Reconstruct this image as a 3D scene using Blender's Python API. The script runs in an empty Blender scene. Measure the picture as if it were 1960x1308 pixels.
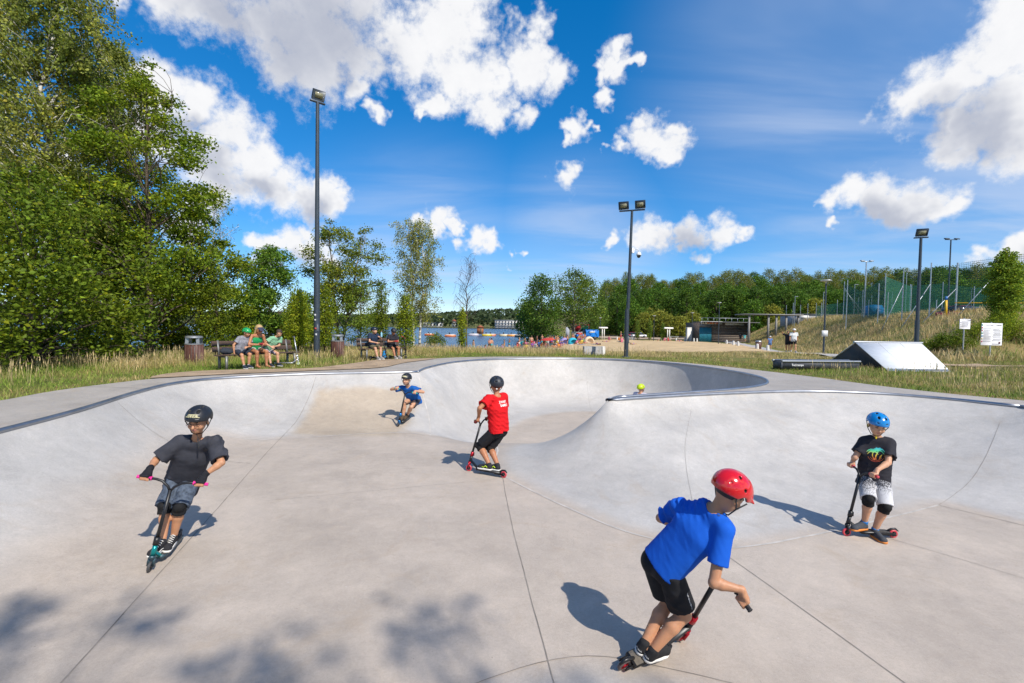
import bpy, bmesh, math, random
import numpy as np
from mathutils import Vector, Matrix, Quaternion
from mathutils.geometry import delaunay_2d_cdt
from mathutils.bvhtree import BVHTree

# ------------------------------------------------------------------ camera
SC = bpy.context.scene
COL = SC.collection
F = 900.0                      # focal length in pixels of the 1960 px wide photograph
CAM_Z = 1.4                    # eye height over the concrete deck (deck is z = 0)
cam_data = bpy.data.cameras.new("camera")
cam_data.sensor_width = 36.0
cam_data.lens = F / 1960.0 * 36.0
cam_data.clip_start = 0.05
cam_data.clip_end = 6000.0
cam = bpy.data.objects.new("camera", cam_data)
COL.objects.link(cam)
PITCH = -math.atan(29.0 / F)
ROLL = 0.017
cam.matrix_world = (Matrix.Translation((0, 0, CAM_Z)) @ Matrix.Rotation(math.pi / 2 + PITCH, 4, 'X')
                    @ Matrix.Rotation(ROLL, 4, 'Z'))
SC.camera = cam
CAM_R = cam.matrix_world.to_3x3()

def ray(px, py):
    d = CAM_R @ Vector(((px - 980.0) / F, (654.0 - py) / F, -1.0))
    return d / d.y                                   # one metre of depth along world Y

def at(px, py, depth):
    """world point seen at photo pixel (px, py) and lying `depth` metres in front of the lens"""
    return Vector((0, 0, CAM_Z)) + ray(px, py) * depth

def on(px, py, z=0.0):
    """world point on the level z seen at photo pixel (px, py)"""
    r = ray(px, py)
    return Vector((0, 0, CAM_Z)) + r * ((z - CAM_Z) / r.z)

# ------------------------------------------------------------------ sun
SUN_EL = math.radians(46.0)
SUN_XY = Vector((0.62, -0.785)).normalized()          # towards the sun, on the ground
sun_vec = Vector((SUN_XY.x * math.cos(SUN_EL), SUN_XY.y * math.cos(SUN_EL), math.sin(SUN_EL)))
sun_data = bpy.data.lights.new("sun", 'SUN')
sun_data.energy = 5.0
sun_data.angle = math.radians(0.53)
sun_data.color = (1.0, 0.945, 0.85)
sun = bpy.data.objects.new("sun", sun_data)
sun.rotation_euler = sun_vec.to_track_quat('Z', 'Y').to_euler()
COL.objects.link(sun)

# ------------------------------------------------------------------ world: sky and clouds
world = bpy.data.worlds.new("World")
SC.world = world
world.use_nodes = True
NT = world.node_tree
NT.nodes.clear()
def wn(t, **kw):
    n = NT.nodes.new(t)
    for k, v in kw.items():
        setattr(n, k, v)
    return n
def wl(a, b):
    NT.links.new(a, b)
def wmath(op, a, b=None, c=None, clamp=False):
    n = wn('ShaderNodeMath', operation=op, use_clamp=clamp)
    for i, v in enumerate((a, b, c)):
        if v is None:
            continue
        if isinstance(v, (int, float)):
            n.inputs[i].default_value = v
        else:
            wl(v, n.inputs[i])
    return n.outputs[0]
sky = wn('ShaderNodeTexSky', sky_type='NISHITA', sun_disc=False)
sky.sun_elevation = SUN_EL
sky.sun_rotation = math.atan2(SUN_XY.x, SUN_XY.y)
sky.altitude = 0.0
sky.air_density = 0.8
sky.dust_density = 0.0
sky.ozone_density = 6.0
hsv = wn('ShaderNodeHueSaturation')
hsv.inputs['Saturation'].default_value = 1.52
hsv.inputs['Hue'].default_value = 0.503
gam = wn('ShaderNodeGamma')
gam.inputs['Gamma'].default_value = 0.72
wl(sky.outputs[0], gam.inputs['Color'])
wl(gam.outputs[0], hsv.inputs['Color'])
hsv.inputs['Value'].default_value = 1.66
bg_sky = wn('ShaderNodeBackground')
bg_sky.inputs[1].default_value = 0.15
wl(hsv.outputs[0], bg_sky.inputs[0])

tc = wn('ShaderNodeTexCoord')
DIR = tc.outputs['Generated']
warp = wn('ShaderNodeTexNoise', noise_dimensions='3D')
warp.inputs['Scale'].default_value = 8.5
warp.inputs['Detail'].default_value = 4.0
warp.inputs['Roughness'].default_value = 0.62
wl(DIR, warp.inputs['Vector'])
w1 = wn('ShaderNodeVectorMath', operation='SUBTRACT')
w1.inputs[1].default_value = (0.5, 0.5, 0.5)
wl(warp.outputs['Color'], w1.inputs[0])
w2 = wn('ShaderNodeVectorMath', operation='MULTIPLY_ADD')
w2.inputs[1].default_value = (0.17, 0.17, 0.12)
wl(w1.outputs[0], w2.inputs[0])
wl(DIR, w2.inputs[2])
WDIR = w2.outputs[0]
edge = wn('ShaderNodeTexNoise', noise_dimensions='3D')
edge.inputs['Scale'].default_value = 19.0
edge.inputs['Detail'].default_value = 7.0
edge.inputs['Roughness'].default_value = 0.68
edge.inputs['Lacunarity'].default_value = 2.1
wl(DIR, edge.inputs['Vector'])

PUFFS = [  # (px, py, radius) of the puffs the clouds are made of, as bearings
    (230,-30,60),(310,-30,80),(400,0,85),(480,25,95),(560,50,105),(640,70,115),(600,125,90),(530,110,70),(690,120,75),
    (690,190,38),(730,230,22),(640,-30,170),
    (790,90,76),(850,60,95),(850,140,85),(910,150,70),(930,205,50),(985,212,32),(840,205,34),(995,105,62),(1010,38,34),(1048,140,45),
    (880,0,85),(1000,65,40),(820,235,15),
    (290,150,66),(370,195,66),(430,255,68),(490,300,66),(520,350,66),(430,330,88),(585,370,54),(630,385,40),(320,250,80),
    (555,330,48),(610,345,36),(655,375,14),(390,390,50),
    (550,465,40),(600,480,46),(512,470,28),(575,445,28),(630,495,40),(500,520,30),
    (40,480,60),(110,300,60),(30,640,50),(360,420,40),
    (1170,120,36),(1200,125,32),(1150,138,24),(1188,96,24),(1222,118,20),
    (1160,184,20),(1104,250,24),(1125,236,13),(1087,270,14),
    (1240,255,46),(1270,262,42),(1255,298,30),(1196,272,22),(1230,230,26),(1162,280,14),(1285,240,24),
    (1097,340,30),(1112,325,18),(1080,345,18),
    (1740,200,66),(1800,170,80),(1860,130,90),(1930,80,110),(1700,225,42),(1960,190,150),(1850,230,85),(1960,10,120),
    (1840,285,45),(1940,285,80),(2060,200,190),
    (1640,385,46),(1700,378,54),(1755,378,52),(1805,390,42),(1600,396,32),(1720,408,36),(1575,402,16),(1592,439,14),
    (1255,448,36),(1310,452,36),(1365,440,40),(1225,450,26),(1402,438,22),(1300,478,26),(1342,497,22),
    (1177,462,16),
    (825,430,28),(865,435,24),(800,420,20),(850,450,24),(890,437,14),
    (920,466,26),(950,470,22),(892,470,18),(990,487,11),(982,520,10),
    (1935,472,42),(1900,478,24),(1975,455,44),
]
random.seed(5)
puff_dirs = []
for px, py, r in PUFFS:
    d = CAM_R @ Vector(((px - 980.0) / F, (654.0 - py) / F, -1.0))
    c = 1.0 / d.length
    puff_dirs.append((d.normalized(), r / F * c ** 1.6 * 1.06))
for k in range(9):                                   # the same sort of sky all round
    az = math.radians(random.uniform(65, 295))
    el = math.radians(random.choice((8, 14, 22, 32, 45)) + random.uniform(-3, 3))
    d0 = Vector((math.sin(az) * math.cos(el), math.cos(az) * math.cos(el), math.sin(el)))
    s = 0.10 + 0.20 * math.sin(el)
    for j in range(2):
        q = (d0 + Vector((random.uniform(-1, 1), random.uniform(-1, 1), random.uniform(-.45, .45))) * s * 1.3).normalized()
        puff_dirs.append((q, s * random.uniform(.8, 1.2)))
def puff_field(vec, items):
    acc = None
    for d, r in items:
        n = wn('ShaderNodeVectorMath', operation='DISTANCE')
        n.inputs[1].default_value = d
        wl(vec, n.inputs[0])
        m = wmath('MULTIPLY_ADD', n.outputs['Value'], -1.0 / r, 1.0)
        acc = m if acc is None else wmath('MAXIMUM', acc, m)
    return acc
# grey bellies, where a cloud is deep and lit from its other side
BELLIES = [(560,60,190),(640,60,150),(420,10,110),(660,150,60),(1900,240,110),(1800,225,70),(1720,410,66),
           (430,330,60),(360,250,46),(500,350,46),(600,390,46),(1310,472,50),(560,500,34),(1945,496,36)]
bel = []
for px, py, r in BELLIES:
    d = CAM_R @ Vector(((px - 980.0) / F, (654.0 - py) / F, -1.0))
    bel.append((d.normalized(), r / F * (1.0 / d.length) ** 1.6))
e0 = wmath('MULTIPLY_ADD', edge.outputs['Fac'], 1.65, -0.70)
lump = wmath('MULTIPLY', wmath('MULTIPLY_ADD', edge.outputs['Fac'], -1.1, 0.72, clamp=True), 0.35)   # hollows between the lumps
# thin high veil, thickest towards the right
sep = wn('ShaderNodeSeparateXYZ'); wl(DIR, sep.inputs[0])
zz = wmath('ADD', wmath('MAXIMUM', sep.outputs['Z'], 0.0), 0.12)
comb = wn('ShaderNodeCombineXYZ')
wl(wmath('MULTIPLY', wmath('DIVIDE', sep.outputs['X'], zz), 0.35), comb.inputs[0])
wl(wmath('DIVIDE', sep.outputs['Y'], zz), comb.inputs[1])
cir = wn('ShaderNodeTexNoise', noise_dimensions='3D')
cir.inputs['Scale'].default_value = 1.6
cir.inputs['Detail'].default_value = 5.0
cir.inputs['Roughness'].default_value = 0.55
cir.inputs['Distortion'].default_value = 0.6
wl(comb.outputs[0], cir.inputs['Vector'])
veil_items = []
for px, py, r in [(1650,110,420),(1900,330,420),(1100,490,160),(1700,520,300),(800,550,220)]:
    d = CAM_R @ Vector(((px - 980.0) / F, (654.0 - py) / F, -1.0))
    veil_items.append((d.normalized(), r / F * (1.0 / d.length) ** 1.6))
veil_f = puff_field(DIR, veil_items)
vmr = wn('ShaderNodeMapRange', interpolation_type='SMOOTHSTEP')
vmr.inputs['From Min'].default_value = -0.5
vmr.inputs['From Max'].default_value = 0.7
wl(veil_f, vmr.inputs['Value'])
cmr = wn('ShaderNodeMapRange', interpolation_type='SMOOTHSTEP')
cmr.inputs['From Min'].default_value = 0.36
cmr.inputs['From Max'].default_value = 0.72
wl(cir.outputs['Fac'], cmr.inputs['Value'])
veil = wmath('MULTIPLY', vmr.outputs[0], wmath('MULTIPLY_ADD', cmr.outputs[0], 0.42, 0.16))
bg_veil = wn('ShaderNodeBackground')
bg_veil.inputs[0].default_value = (0.62, 0.70, 0.86, 1)
mixv = wn('ShaderNodeMixShader')
wl(veil, mixv.inputs[0]); wl(bg_sky.outputs[0], mixv.inputs[1]); wl(bg_veil.outputs[0], mixv.inputs[2])
dens0 = wmath('ADD', puff_field(WDIR, puff_dirs), e0)
mr = wn('ShaderNodeMapRange', interpolation_type='SMOOTHSTEP')
mr.inputs['From Min'].default_value = -0.04
mr.inputs['From Max'].default_value = 0.72
wl(dens0, mr.inputs['Value'])
bmr = wn('ShaderNodeMapRange', interpolation_type='SMOOTHSTEP')
bmr.inputs['From Min'].default_value = -0.25
bmr.inputs['From Max'].default_value = 0.85
wl(puff_field(WDIR, bel), bmr.inputs['Value'])
shade = wmath('MULTIPLY_ADD', bmr.outputs[0], 0.92, lump, clamp=True)
ccol = wn('ShaderNodeMix', data_type='RGBA')
ccol.inputs['A'].default_value = (0.92, 0.92, 0.93, 1)
ccol.inputs['B'].default_value = (0.47, 0.50, 0.59, 1)
wl(shade, ccol.inputs['Factor'])
bg_cloud = wn('ShaderNodeBackground')
wl(ccol.outputs['Result'], bg_cloud.inputs[0])
mixc = wn('ShaderNodeMixShader')
wl(wmath('MULTIPLY', mr.outputs[0], 0.985), mixc.inputs[0]); wl(mixv.outputs[0], mixc.inputs[1]); wl(bg_cloud.outputs[0], mixc.inputs[2])
last = mixc.outputs[0]
wout = wn('ShaderNodeOutputWorld')
wl(last, wout.inputs['Surface'])

world.cycles.sampling_method = 'NONE'

# ------------------------------------------------------------------ exposure and sampling
SC.cycles.use_adaptive_sampling = True
SC.cycles.adaptive_threshold = 0.015
SC.cycles.adaptive_min_samples = 12
SC.cycles.use_denoising = True
SC.cycles.max_bounces = 6
SC.cycles.transparent_max_bounces = 16
SC.view_settings.view_transform = 'Standard'
SC.view_settings.look = 'None'
SC.view_settings.exposure = 0.08
SC.view_settings.gamma = 1.0
SC.view_settings.use_curve_mapping = False

# ================================================================== helpers
def tag(o, label=None, cat=None, group=None, kind=None):
    if label: o["label"] = label
    if cat: o["category"] = cat
    if group: o["group"] = group
    if kind: o["kind"] = kind
    return o

def empty(name, loc=(0, 0, 0), rz=0.0, label=None, cat=None, group=None):
    o = bpy.data.objects.new(name, None)
    o.empty_display_size = 0.1
    o.location = loc
    o.rotation_euler = (0, 0, rz)
    COL.objects.link(o)
    return tag(o, label, cat, group)

def link(name, mesh, parent=None):
    o = bpy.data.objects.new(name, mesh)
    COL.objects.link(o)
    if parent is not None:
        o.parent = parent
        if parent.name in WORLD_ROOTS:                 # meshes of this thing are modelled in place
            o.matrix_parent_inverse = Matrix.Translation(-Vector(parent.location))
    return o
WORLD_ROOTS = set()

def copy_tree(o, parent=None):
    c = o.copy()
    COL.objects.link(c)
    c.parent = parent
    for ch in o.children:
        copy_tree(ch, c)
    return c

def np_mesh(name, verts, loops, starts, mats=(), smooth=False, col=None, midx=None):
    """mesh from numpy arrays; every polygon given by its loop start"""
    me = bpy.data.meshes.new(name)
    nv = len(verts)
    me.vertices.add(nv)
    me.vertices.foreach_set("co", np.asarray(verts, np.float32).ravel())
    me.loops.add(len(loops))
    me.loops.foreach_set("vertex_index", np.asarray(loops, np.int32))
    me.polygons.add(len(starts))
    me.polygons.foreach_set("loop_start", np.asarray(starts, np.int32))
    if midx is not None:
        me.polygons.foreach_set("material_index", np.asarray(midx, np.int32))
    if smooth:
        me.polygons.foreach_set("use_smooth", np.ones(len(starts), bool))
    for m in mats:
        me.materials.append(m)
    if col is not None:
        ca = me.color_attributes.new("col", 'FLOAT_COLOR', 'POINT')
        c4 = np.ones((nv, 4), np.float32)
        c4[:, :col.shape[1]] = col
        ca.data.foreach_set("color", c4.ravel())
    me.update(calc_edges=True)
    return me

def poly_mesh(name, verts, faces, mats=(), smooth=False, midx=None, col=None):
    loops = [i for f in faces for i in f]
    starts, k = [], 0
    for f in faces:
        starts.append(k); k += len(f)
    return np_mesh(name, np.array(verts, np.float32).reshape(-1, 3), loops, starts, mats, smooth, col, midx)

def basis(d):
    d = Vector(d).normalized()
    a = Vector((0, 0, 1)) if abs(d.z) < 0.92 else Vector((1, 0, 0))
    x = a.cross(d).normalized()
    return x, d.cross(x).normalized(), d

class MB:
    """collects boxes, bars, tubes and lathed shapes into one mesh"""
    def __init__(s): s.v, s.f, s.m, s.mi = [], [], [], 0
    def mat(s, i): s.mi = i; return s
    def _add(s, vs, fs):
        o = len(s.v)
        s.v += [tuple(p) for p in vs]
        s.f += [tuple(i + o for i in f) for f in fs]
        s.m += [s.mi] * len(fs)
        return s
    def box(s, c, size, M=None, bev=0.0):
        hx, hy, hz = size[0] / 2, size[1] / 2, size[2] / 2
        c = Vector(c)
        if bev > 0:
            b = min(bev, hx * .8, hy * .8, hz * .8)
            vs, fs = [], []
            idx = {}
            for sx in (-1, 1):
                for sy in (-1, 1):
                    for sz in (-1, 1):
                        for ax in range(3):
                            p = [sx * (hx - b), sy * (hy - b), sz * (hz - b)]
                            p[ax] = (sx * hx, sy * hy, sz * hz)[ax]
                            idx[(sx, sy, sz, ax)] = len(vs); vs.append(Vector(p))
            def q(*k): fs.append(tuple(idx[j] for j in k))
            for sx in (-1, 1):
                q((sx, -1, -1, 0), (sx, 1, -1, 0), (sx, 1, 1, 0), (sx, -1, 1, 0))
                q((-1, sx, -1, 1), (1, sx, -1, 1), (1, sx, 1, 1), (-1, sx, 1, 1))
                q((-1, -1, sx, 2), (1, -1, sx, 2), (1, 1, sx, 2), (-1, 1, sx, 2))
            for a in (-1, 1):
                for b2 in (-1, 1):
                    q((a, b2, -1, 0), (a, b2, 1, 0), (a, b2, 1, 1), (a, b2, -1, 1))
                    q((a, -1, b2, 0), (a, 1, b2, 0), (a, 1, b2, 2), (a, -1, b2, 2))
                    q((-1, a, b2, 1), (1, a, b2, 1), (1, a, b2, 2), (-1, a, b2, 2))
                    for c3 in (-1, 1):
                        q((a, b2, c3, 0), (a, b2, c3, 1), (a, b2, c3, 2))
        else:
            vs = [Vector((x, y, z)) for x in (-hx, hx) for y in (-hy, hy) for z in (-hz, hz)]
            fs = [(0, 1, 3, 2), (4, 6, 7, 5), (0, 4, 5, 1), (2, 3, 7, 6), (0, 2, 6, 4), (1, 5, 7, 3)]
        if M is not None:
            vs = [M @ p for p in vs]
        return s._add([p + c for p in vs], fs)
    def bar(s, p0, p1, w, h, up=None, bev=0.0):
        p0, p1 = Vector(p0), Vector(p1)
        d = (p1 - p0)
        L = d.length; d.normalize()
        u = Vector(up) if up else (Vector((0, 0, 1)) if abs(d.z) < .95 else Vector((0, 1, 0)))
        y = u.cross(d).normalized(); z = d.cross(y)
        M = Matrix((d, y, z)).transposed()
        return s.box((p0 + p1) / 2, (L, w, h), M, bev)
    def tube(s, pts, r, n=8, caps=True, closed=False):
        pts = [Vector(p) for p in pts]
        rs = r if isinstance(r, (list, tuple)) else [r] * len(pts)
        vs, fs = [], []
        m = len(pts)
        prev = None
        for i, p in enumerate(pts):
            if closed:
                t = pts[(i + 1) % m] - pts[i - 1]
            else:
                t = pts[min(i + 1, m - 1)] - pts[max(i - 1, 0)]
            t = t.normalized() if t.length > 1e-9 else Vector((0, 0, 1))
            if prev is None:
                x, y, _ = basis(t)
            else:
                x = prev - t * prev.dot(t)
                x = x.normalized() if x.length > 1e-6 else basis(t)[0]
                y = t.cross(x)
            prev = x
            for k in range(n):
                a = 2 * math.pi * k / n
                vs.append(p + (x * math.cos(a) + y * math.sin(a)) * rs[i])
        for i in range(m if closed else m - 1):
            j = (i + 1) % m
            for k in range(n):
                k2 = (k + 1) % n
                fs.append((i * n + k, i * n + k2, j * n + k2, j * n + k))
        if caps and not closed:
            fs.append(tuple(range(n - 1, -1, -1)))
            fs.append(tuple((m - 1) * n + k for k in range(n)))
        return s._add(vs, fs)
    def cyl(s, p0, p1, r0, r1=None, n=16):
        return s.tube([p0, p1], [r0, r0 if r1 is None else r1], n)
    def lathe(s, prof, c=(0, 0, 0), axis=(0, 0, 1), n=20, caps=True):
        x, y, d = basis(axis)
        c = Vector(c)
        vs, fs = [], []
        for r, h in prof:
            for k in range(n):
                a = 2 * math.pi * k / n
                vs.append(c + d * h + (x * math.cos(a) + y * math.sin(a)) * r)
        for i in range(len(prof) - 1):
            for k in range(n):
                k2 = (k + 1) % n
                fs.append((i * n + k, i * n + k2, (i + 1) * n + k2, (i + 1) * n + k))
        if caps:
            fs.append(tuple(range(n - 1, -1, -1)))
            fs.append(tuple((len(prof) - 1) * n + k for k in range(n)))
        return s._add(vs, fs)
    def ball(s, c, r, M=None, n=12, m=8):
        c = Vector(c)
        if not isinstance(r, (tuple, list)): r = (r, r, r)
        vs = [Vector((0, 0, r[2]))]
        for i in range(1, m):
            t = math.pi * i / m
            for k in range(n):
                a = 2 * math.pi * k / n
                vs.append(Vector((r[0] * math.sin(t) * math.cos(a), r[1] * math.sin(t) * math.sin(a), r[2] * math.cos(t))))
        vs.append(Vector((0, 0, -r[2])))
        if M is not None: vs = [M @ p for p in vs]
        fs = [(0, 1 + k, 1 + (k + 1) % n) for k in range(n)]
        for i in range(m - 2):
            for k in range(n):
                a, b = 1 + i * n + k, 1 + i * n + (k + 1) % n
                fs.append((a, a + n, b + n, b))
        L = len(vs) - 1
        fs += [(L, 1 + (m - 2) * n + (k + 1) % n, 1 + (m - 2) * n + k) for k in range(n)]
        return s._add([p + c for p in vs], fs)
    def prism(s, poly, z0, z1, M=None, off=(0, 0, 0)):
        n = len(poly)
        vs = [Vector((p[0], p[1], z0)) for p in poly] + [Vector((p[0], p[1], z1)) for p in poly]
        if M is not None: vs = [M @ p for p in vs]
        o = Vector(off)
        fs = [tuple(range(n - 1, -1, -1)), tuple(range(n, 2 * n))]
        fs += [(i, (i + 1) % n, n + (i + 1) % n, n + i) for i in range(n)]
        return s._add([p + o for p in vs], fs)
    def quad(s, a, b, c, d): return s._add([a, b, c, d], [(0, 1, 2, 3)])
    def build(s, name, mats, parent=None, smooth=False, sharp=None):
        if not isinstance(mats, (list, tuple)): mats = [mats]
        me = poly_mesh(name, s.v, s.f, mats, smooth, s.m)
        if smooth and sharp:
            me.set_sharp_from_angle(angle=math.radians(sharp))
        return link(name, me, parent)

# ------------------------------------------------------------------ materials
MATS = {}
def mat(name, color=(0.5, 0.5, 0.5), rough=0.6, metal=0.0, noise=0.0, nscale=8.0, bump=0.0, bscale=40.0, spec=0.5, attr=False,
        trans=0.0, coat=0.0, coords='Object', bdist=0.01):
    """principled material; noise varies the colour a little, bump gives grain, attr takes the colour from the mesh"""
    if name in MATS: return MATS[name]
    m = bpy.data.materials.new(name)
    m.use_nodes = True
    nt = m.node_tree
    b = nt.nodes['Principled BSDF']
    b.inputs['Base Color'].default_value = (*color, 1)
    b.inputs['Roughness'].default_value = rough
    b.inputs['Metallic'].default_value = metal
    b.inputs['Specular IOR Level'].default_value = spec
    b.inputs['Coat Weight'].default_value = coat
    b.inputs['Transmission Weight'].default_value = 0.0
    t = nt.nodes.new('ShaderNodeTexCoord')
    src = None
    if attr:
        a = nt.nodes.new('ShaderNodeVertexColor'); a.layer_name = "col"
        src = a.outputs['Color']
    if noise > 0:
        n = nt.nodes.new('ShaderNodeTexNoise')
        n.inputs['Scale'].default_value = nscale
        n.inputs['Detail'].default_value = 5.0
        n.inputs['Roughness'].default_value = 0.6
        nt.links.new(t.outputs[coords], n.inputs['Vector'])
        r = nt.nodes.new('ShaderNodeMapRange')
        r.inputs['From Min'].default_value = 0.25; r.inputs['From Max'].default_value = 0.75
        r.inputs['To Min'].default_value = 1.0 - noise; r.inputs['To Max'].default_value = 1.0 + noise
        nt.links.new(n.outputs['Fac'], r.inputs['Value'])
        mx = nt.nodes.new('ShaderNodeMix'); mx.data_type = 'RGBA'; mx.blend_type = 'MULTIPLY'
        mx.inputs['Factor'].default_value = 1.0
        if src is not None: nt.links.new(src, mx.inputs['A'])
        else: mx.inputs['A'].default_value = (*color, 1)
        nt.links.new(r.outputs[0], mx.inputs['B'])
        src = mx.outputs['Result']
    if src is not None: nt.links.new(src, b.inputs['Base Color'])
    if bump > 0:
        n2 = nt.nodes.new('ShaderNodeTexNoise')
        n2.inputs['Scale'].default_value = bscale
        n2.inputs['Detail'].default_value = 4.0
        nt.links.new(t.outputs[coords], n2.inputs['Vector'])
        bp = nt.nodes.new('ShaderNodeBump')
        bp.inputs['Strength'].default_value = bump
        bp.inputs['Distance'].default_value = bdist
        nt.links.new(n2.outputs['Fac'], bp.inputs['Height'])
        nt.links.new(bp.outputs[0], b.inputs['Normal'])
    if trans > 0:                                      # thin leaf or cloth: part of the light comes through
        o = nt.nodes['Material Output']
        tr = nt.nodes.new('ShaderNodeBsdfTranslucent')
        if src is not None: nt.links.new(src, tr.inputs['Color'])
        else: tr.inputs['Color'].default_value = (*color, 1)
        ms = nt.nodes.new('ShaderNodeMixShader'); ms.inputs[0].default_value = trans
        nt.links.new(b.outputs[0], ms.inputs[1]); nt.links.new(tr.outputs[0], ms.inputs[2])
        nt.links.new(ms.outputs[0], o.inputs['Surface'])
    MATS[name] = m
    return m

RNG = np.random.default_rng(11)

# value noise for placing things (not a texture)
_perm = np.random.default_rng(3).random((256, 256))
def vnoise(x, y):
    x = np.asarray(x, float); y = np.asarray(y, float)
    xi = np.floor(x).astype(int); yi = np.floor(y).astype(int)
    fx = x - xi; fy = y - yi
    fx = fx * fx * (3 - 2 * fx); fy = fy * fy * (3 - 2 * fy)
    g = lambda i, j: _perm[(xi + i) % 256, (yi + j) % 256]
    return (g(0, 0) * (1 - fx) * (1 - fy) + g(1, 0) * fx * (1 - fy) + g(0, 1) * (1 - fx) * fy + g(1, 1) * fx * fy)
def fbm(x, y, o=4):
    s, a, t = 0, 0.5, 0
    for k in range(o):
        s = s + a * vnoise(x * 2 ** k + 17 * k, y * 2 ** k + 31 * k); t += a; a *= .5
    return s / t
def sstep(a, b, x):
    t = np.clip((np.asarray(x, float) - a) / (b - a), 0, 1)
    return t * t * (3 - 2 * t)

def catmull(pts, step=0.15, closed=False):
    P = [np.array(p, float) for p in pts]
    n = len(P)
    out = []
    rng = range(n) if closed else range(n - 1)
    for i in rng:
        p0 = P[i - 1] if (closed or i > 0) else 2 * P[0] - P[1]
        p1, p2 = P[i], P[(i + 1) % n]
        p3 = P[(i + 2) % n] if (closed or i + 2 < n) else 2 * P[-1] - P[-2]
        m = max(1, int(np.linalg.norm(p2 - p1) / step))
        for k in range(m):
            t = k / m
            out.append(.5 * ((2 * p1) + (-p0 + p2) * t + (2 * p0 - 5 * p1 + 4 * p2 - p3) * t * t + (-p0 + 3 * p1 - 3 * p2 + p3) * t ** 3))
    if not closed: out.append(P[-1])
    return np.array(out)

def seg_dist(px, py, poly, closed=True):
    """distance of points to a polyline"""
    q = np.asarray(poly)
    a = q if closed else q[:-1]
    b = np.roll(q, -1, 0) if closed else q[1:]
    if px.size * len(a) < 400000:                      # few points: all segments at once
        d_ = b - a; L_ = (d_ ** 2).sum(1) + 1e-12
        X_ = px.reshape(-1, 1) - a[:, 0]; Y_ = py.reshape(-1, 1) - a[:, 1]
        t_ = np.clip((X_ * d_[:, 0] + Y_ * d_[:, 1]) / L_, 0, 1)
        return np.sqrt(((X_ - t_ * d_[:, 0]) ** 2 + (Y_ - t_ * d_[:, 1]) ** 2).min(1)).reshape(px.shape)
    best = np.full(px.shape, 1e9)
    for (ax, ay), (bx, by) in zip(a, b):
        dx, dy = bx - ax, by - ay
        L = dx * dx + dy * dy + 1e-12
        t = np.clip(((px - ax) * dx + (py - ay) * dy) / L, 0, 1)
        d = (px - ax - t * dx) ** 2 + (py - ay - t * dy) ** 2
        np.minimum(best, d, out=best)
    return np.sqrt(best)
def inside(px, py, poly):
    q = np.asarray(poly)
    if px.size * len(q) < 400000:
        p_ = np.roll(q, 1, 0); X_ = px.reshape(-1, 1); Y_ = py.reshape(-1, 1)
        dy_ = p_[:, 1] - q[:, 1]; dy_ = np.where(dy_ == 0, 1e-12, dy_)
        c_ = ((q[:, 1] > Y_) != (p_[:, 1] > Y_)) & (X_ < (p_[:, 0] - q[:, 0]) * (Y_ - q[:, 1]) / dy_ + q[:, 0])
        return (c_.sum(1) % 2 == 1).reshape(px.shape)
    r = np.zeros(px.shape, bool)
    j = len(q) - 1
    for i in range(len(q)):
        xi, yi = q[i]; xj, yj = q[j]
        if yi != yj:
            c = ((yi > py) != (yj > py)) & (px < (xj - xi) * (py - yi) / (yj - yi) + xi)
            r ^= c
        j = i
    return r

# ================================================================== the skate bowl
RIM_A = catmull([(9.9, 9.1), (10.3, 6.0), (10.0, 3.5), (8.5, 1.0), (6.0, 0.0), (3.5, 0.4), (1.5, 1.3), (0.4, 1.5), (-1.0, 0.9), (-2.8, 0.5),
                 (-4.6, 1.2), (-5.6, 3.2), (-6.1, 5.0), (-6.55, 7.0), (-7.2, 9.0), (-7.45, 10.4), (-7.05, 11.5), (-5.5, 12.7), (-3.9, 13.3), (-2.77, 13.85)], .2)
RIM_B = catmull([(-2.77, 13.85), (-2.72, 15.3), (-2.2, 17.6), (-1.1, 19.3), (0.5, 20.3), (2.8, 20.9), (5.0, 20.3), (6.6, 18.7), (7.4, 16.3), (7.45, 14.2),
                 (6.95, 12.7), (6.2, 11.75), (5.2, 11.0), (3.7, 10.2), (2.15, 9.42)], .2)
RIM_C = catmull([(1.85, 9.02), (3.5, 9.78), (5.0, 10.35), (6.3, 10.75), (7.4, 10.85), (8.5, 10.6), (9.35, 9.95), (9.9, 9.1)], .2)
RIM = np.vstack([RIM_A[:-1], RIM_B, RIM_C[:-1]])
OUTER = catmull([(-8.6, 7.6), (-8.85, 9.0), (-8.8, 10.2), (-8.5, 11.4), (-7.5, 12.5), (-5.8, 13.8), (-4.3, 14.9), (-3.95, 17.3), (-3.0, 19.9), (-1.4, 21.2), (0.3, 21.8), (2.9, 22.0),
                 (5.3, 21.4), (7.2, 19.7), (8.4, 17.4), (9.25, 14.75), (9.7, 12.4), (10.3, 10.9), (11.2, 9.6), (12.0, 7.0), (12.0, 2.0), (10.0, -2.5),
                 (5, -4), (-1, -4.2), (-6, -3), (-8.6, 0), (-8.4, 4.0)], .3, closed=True)
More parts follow.
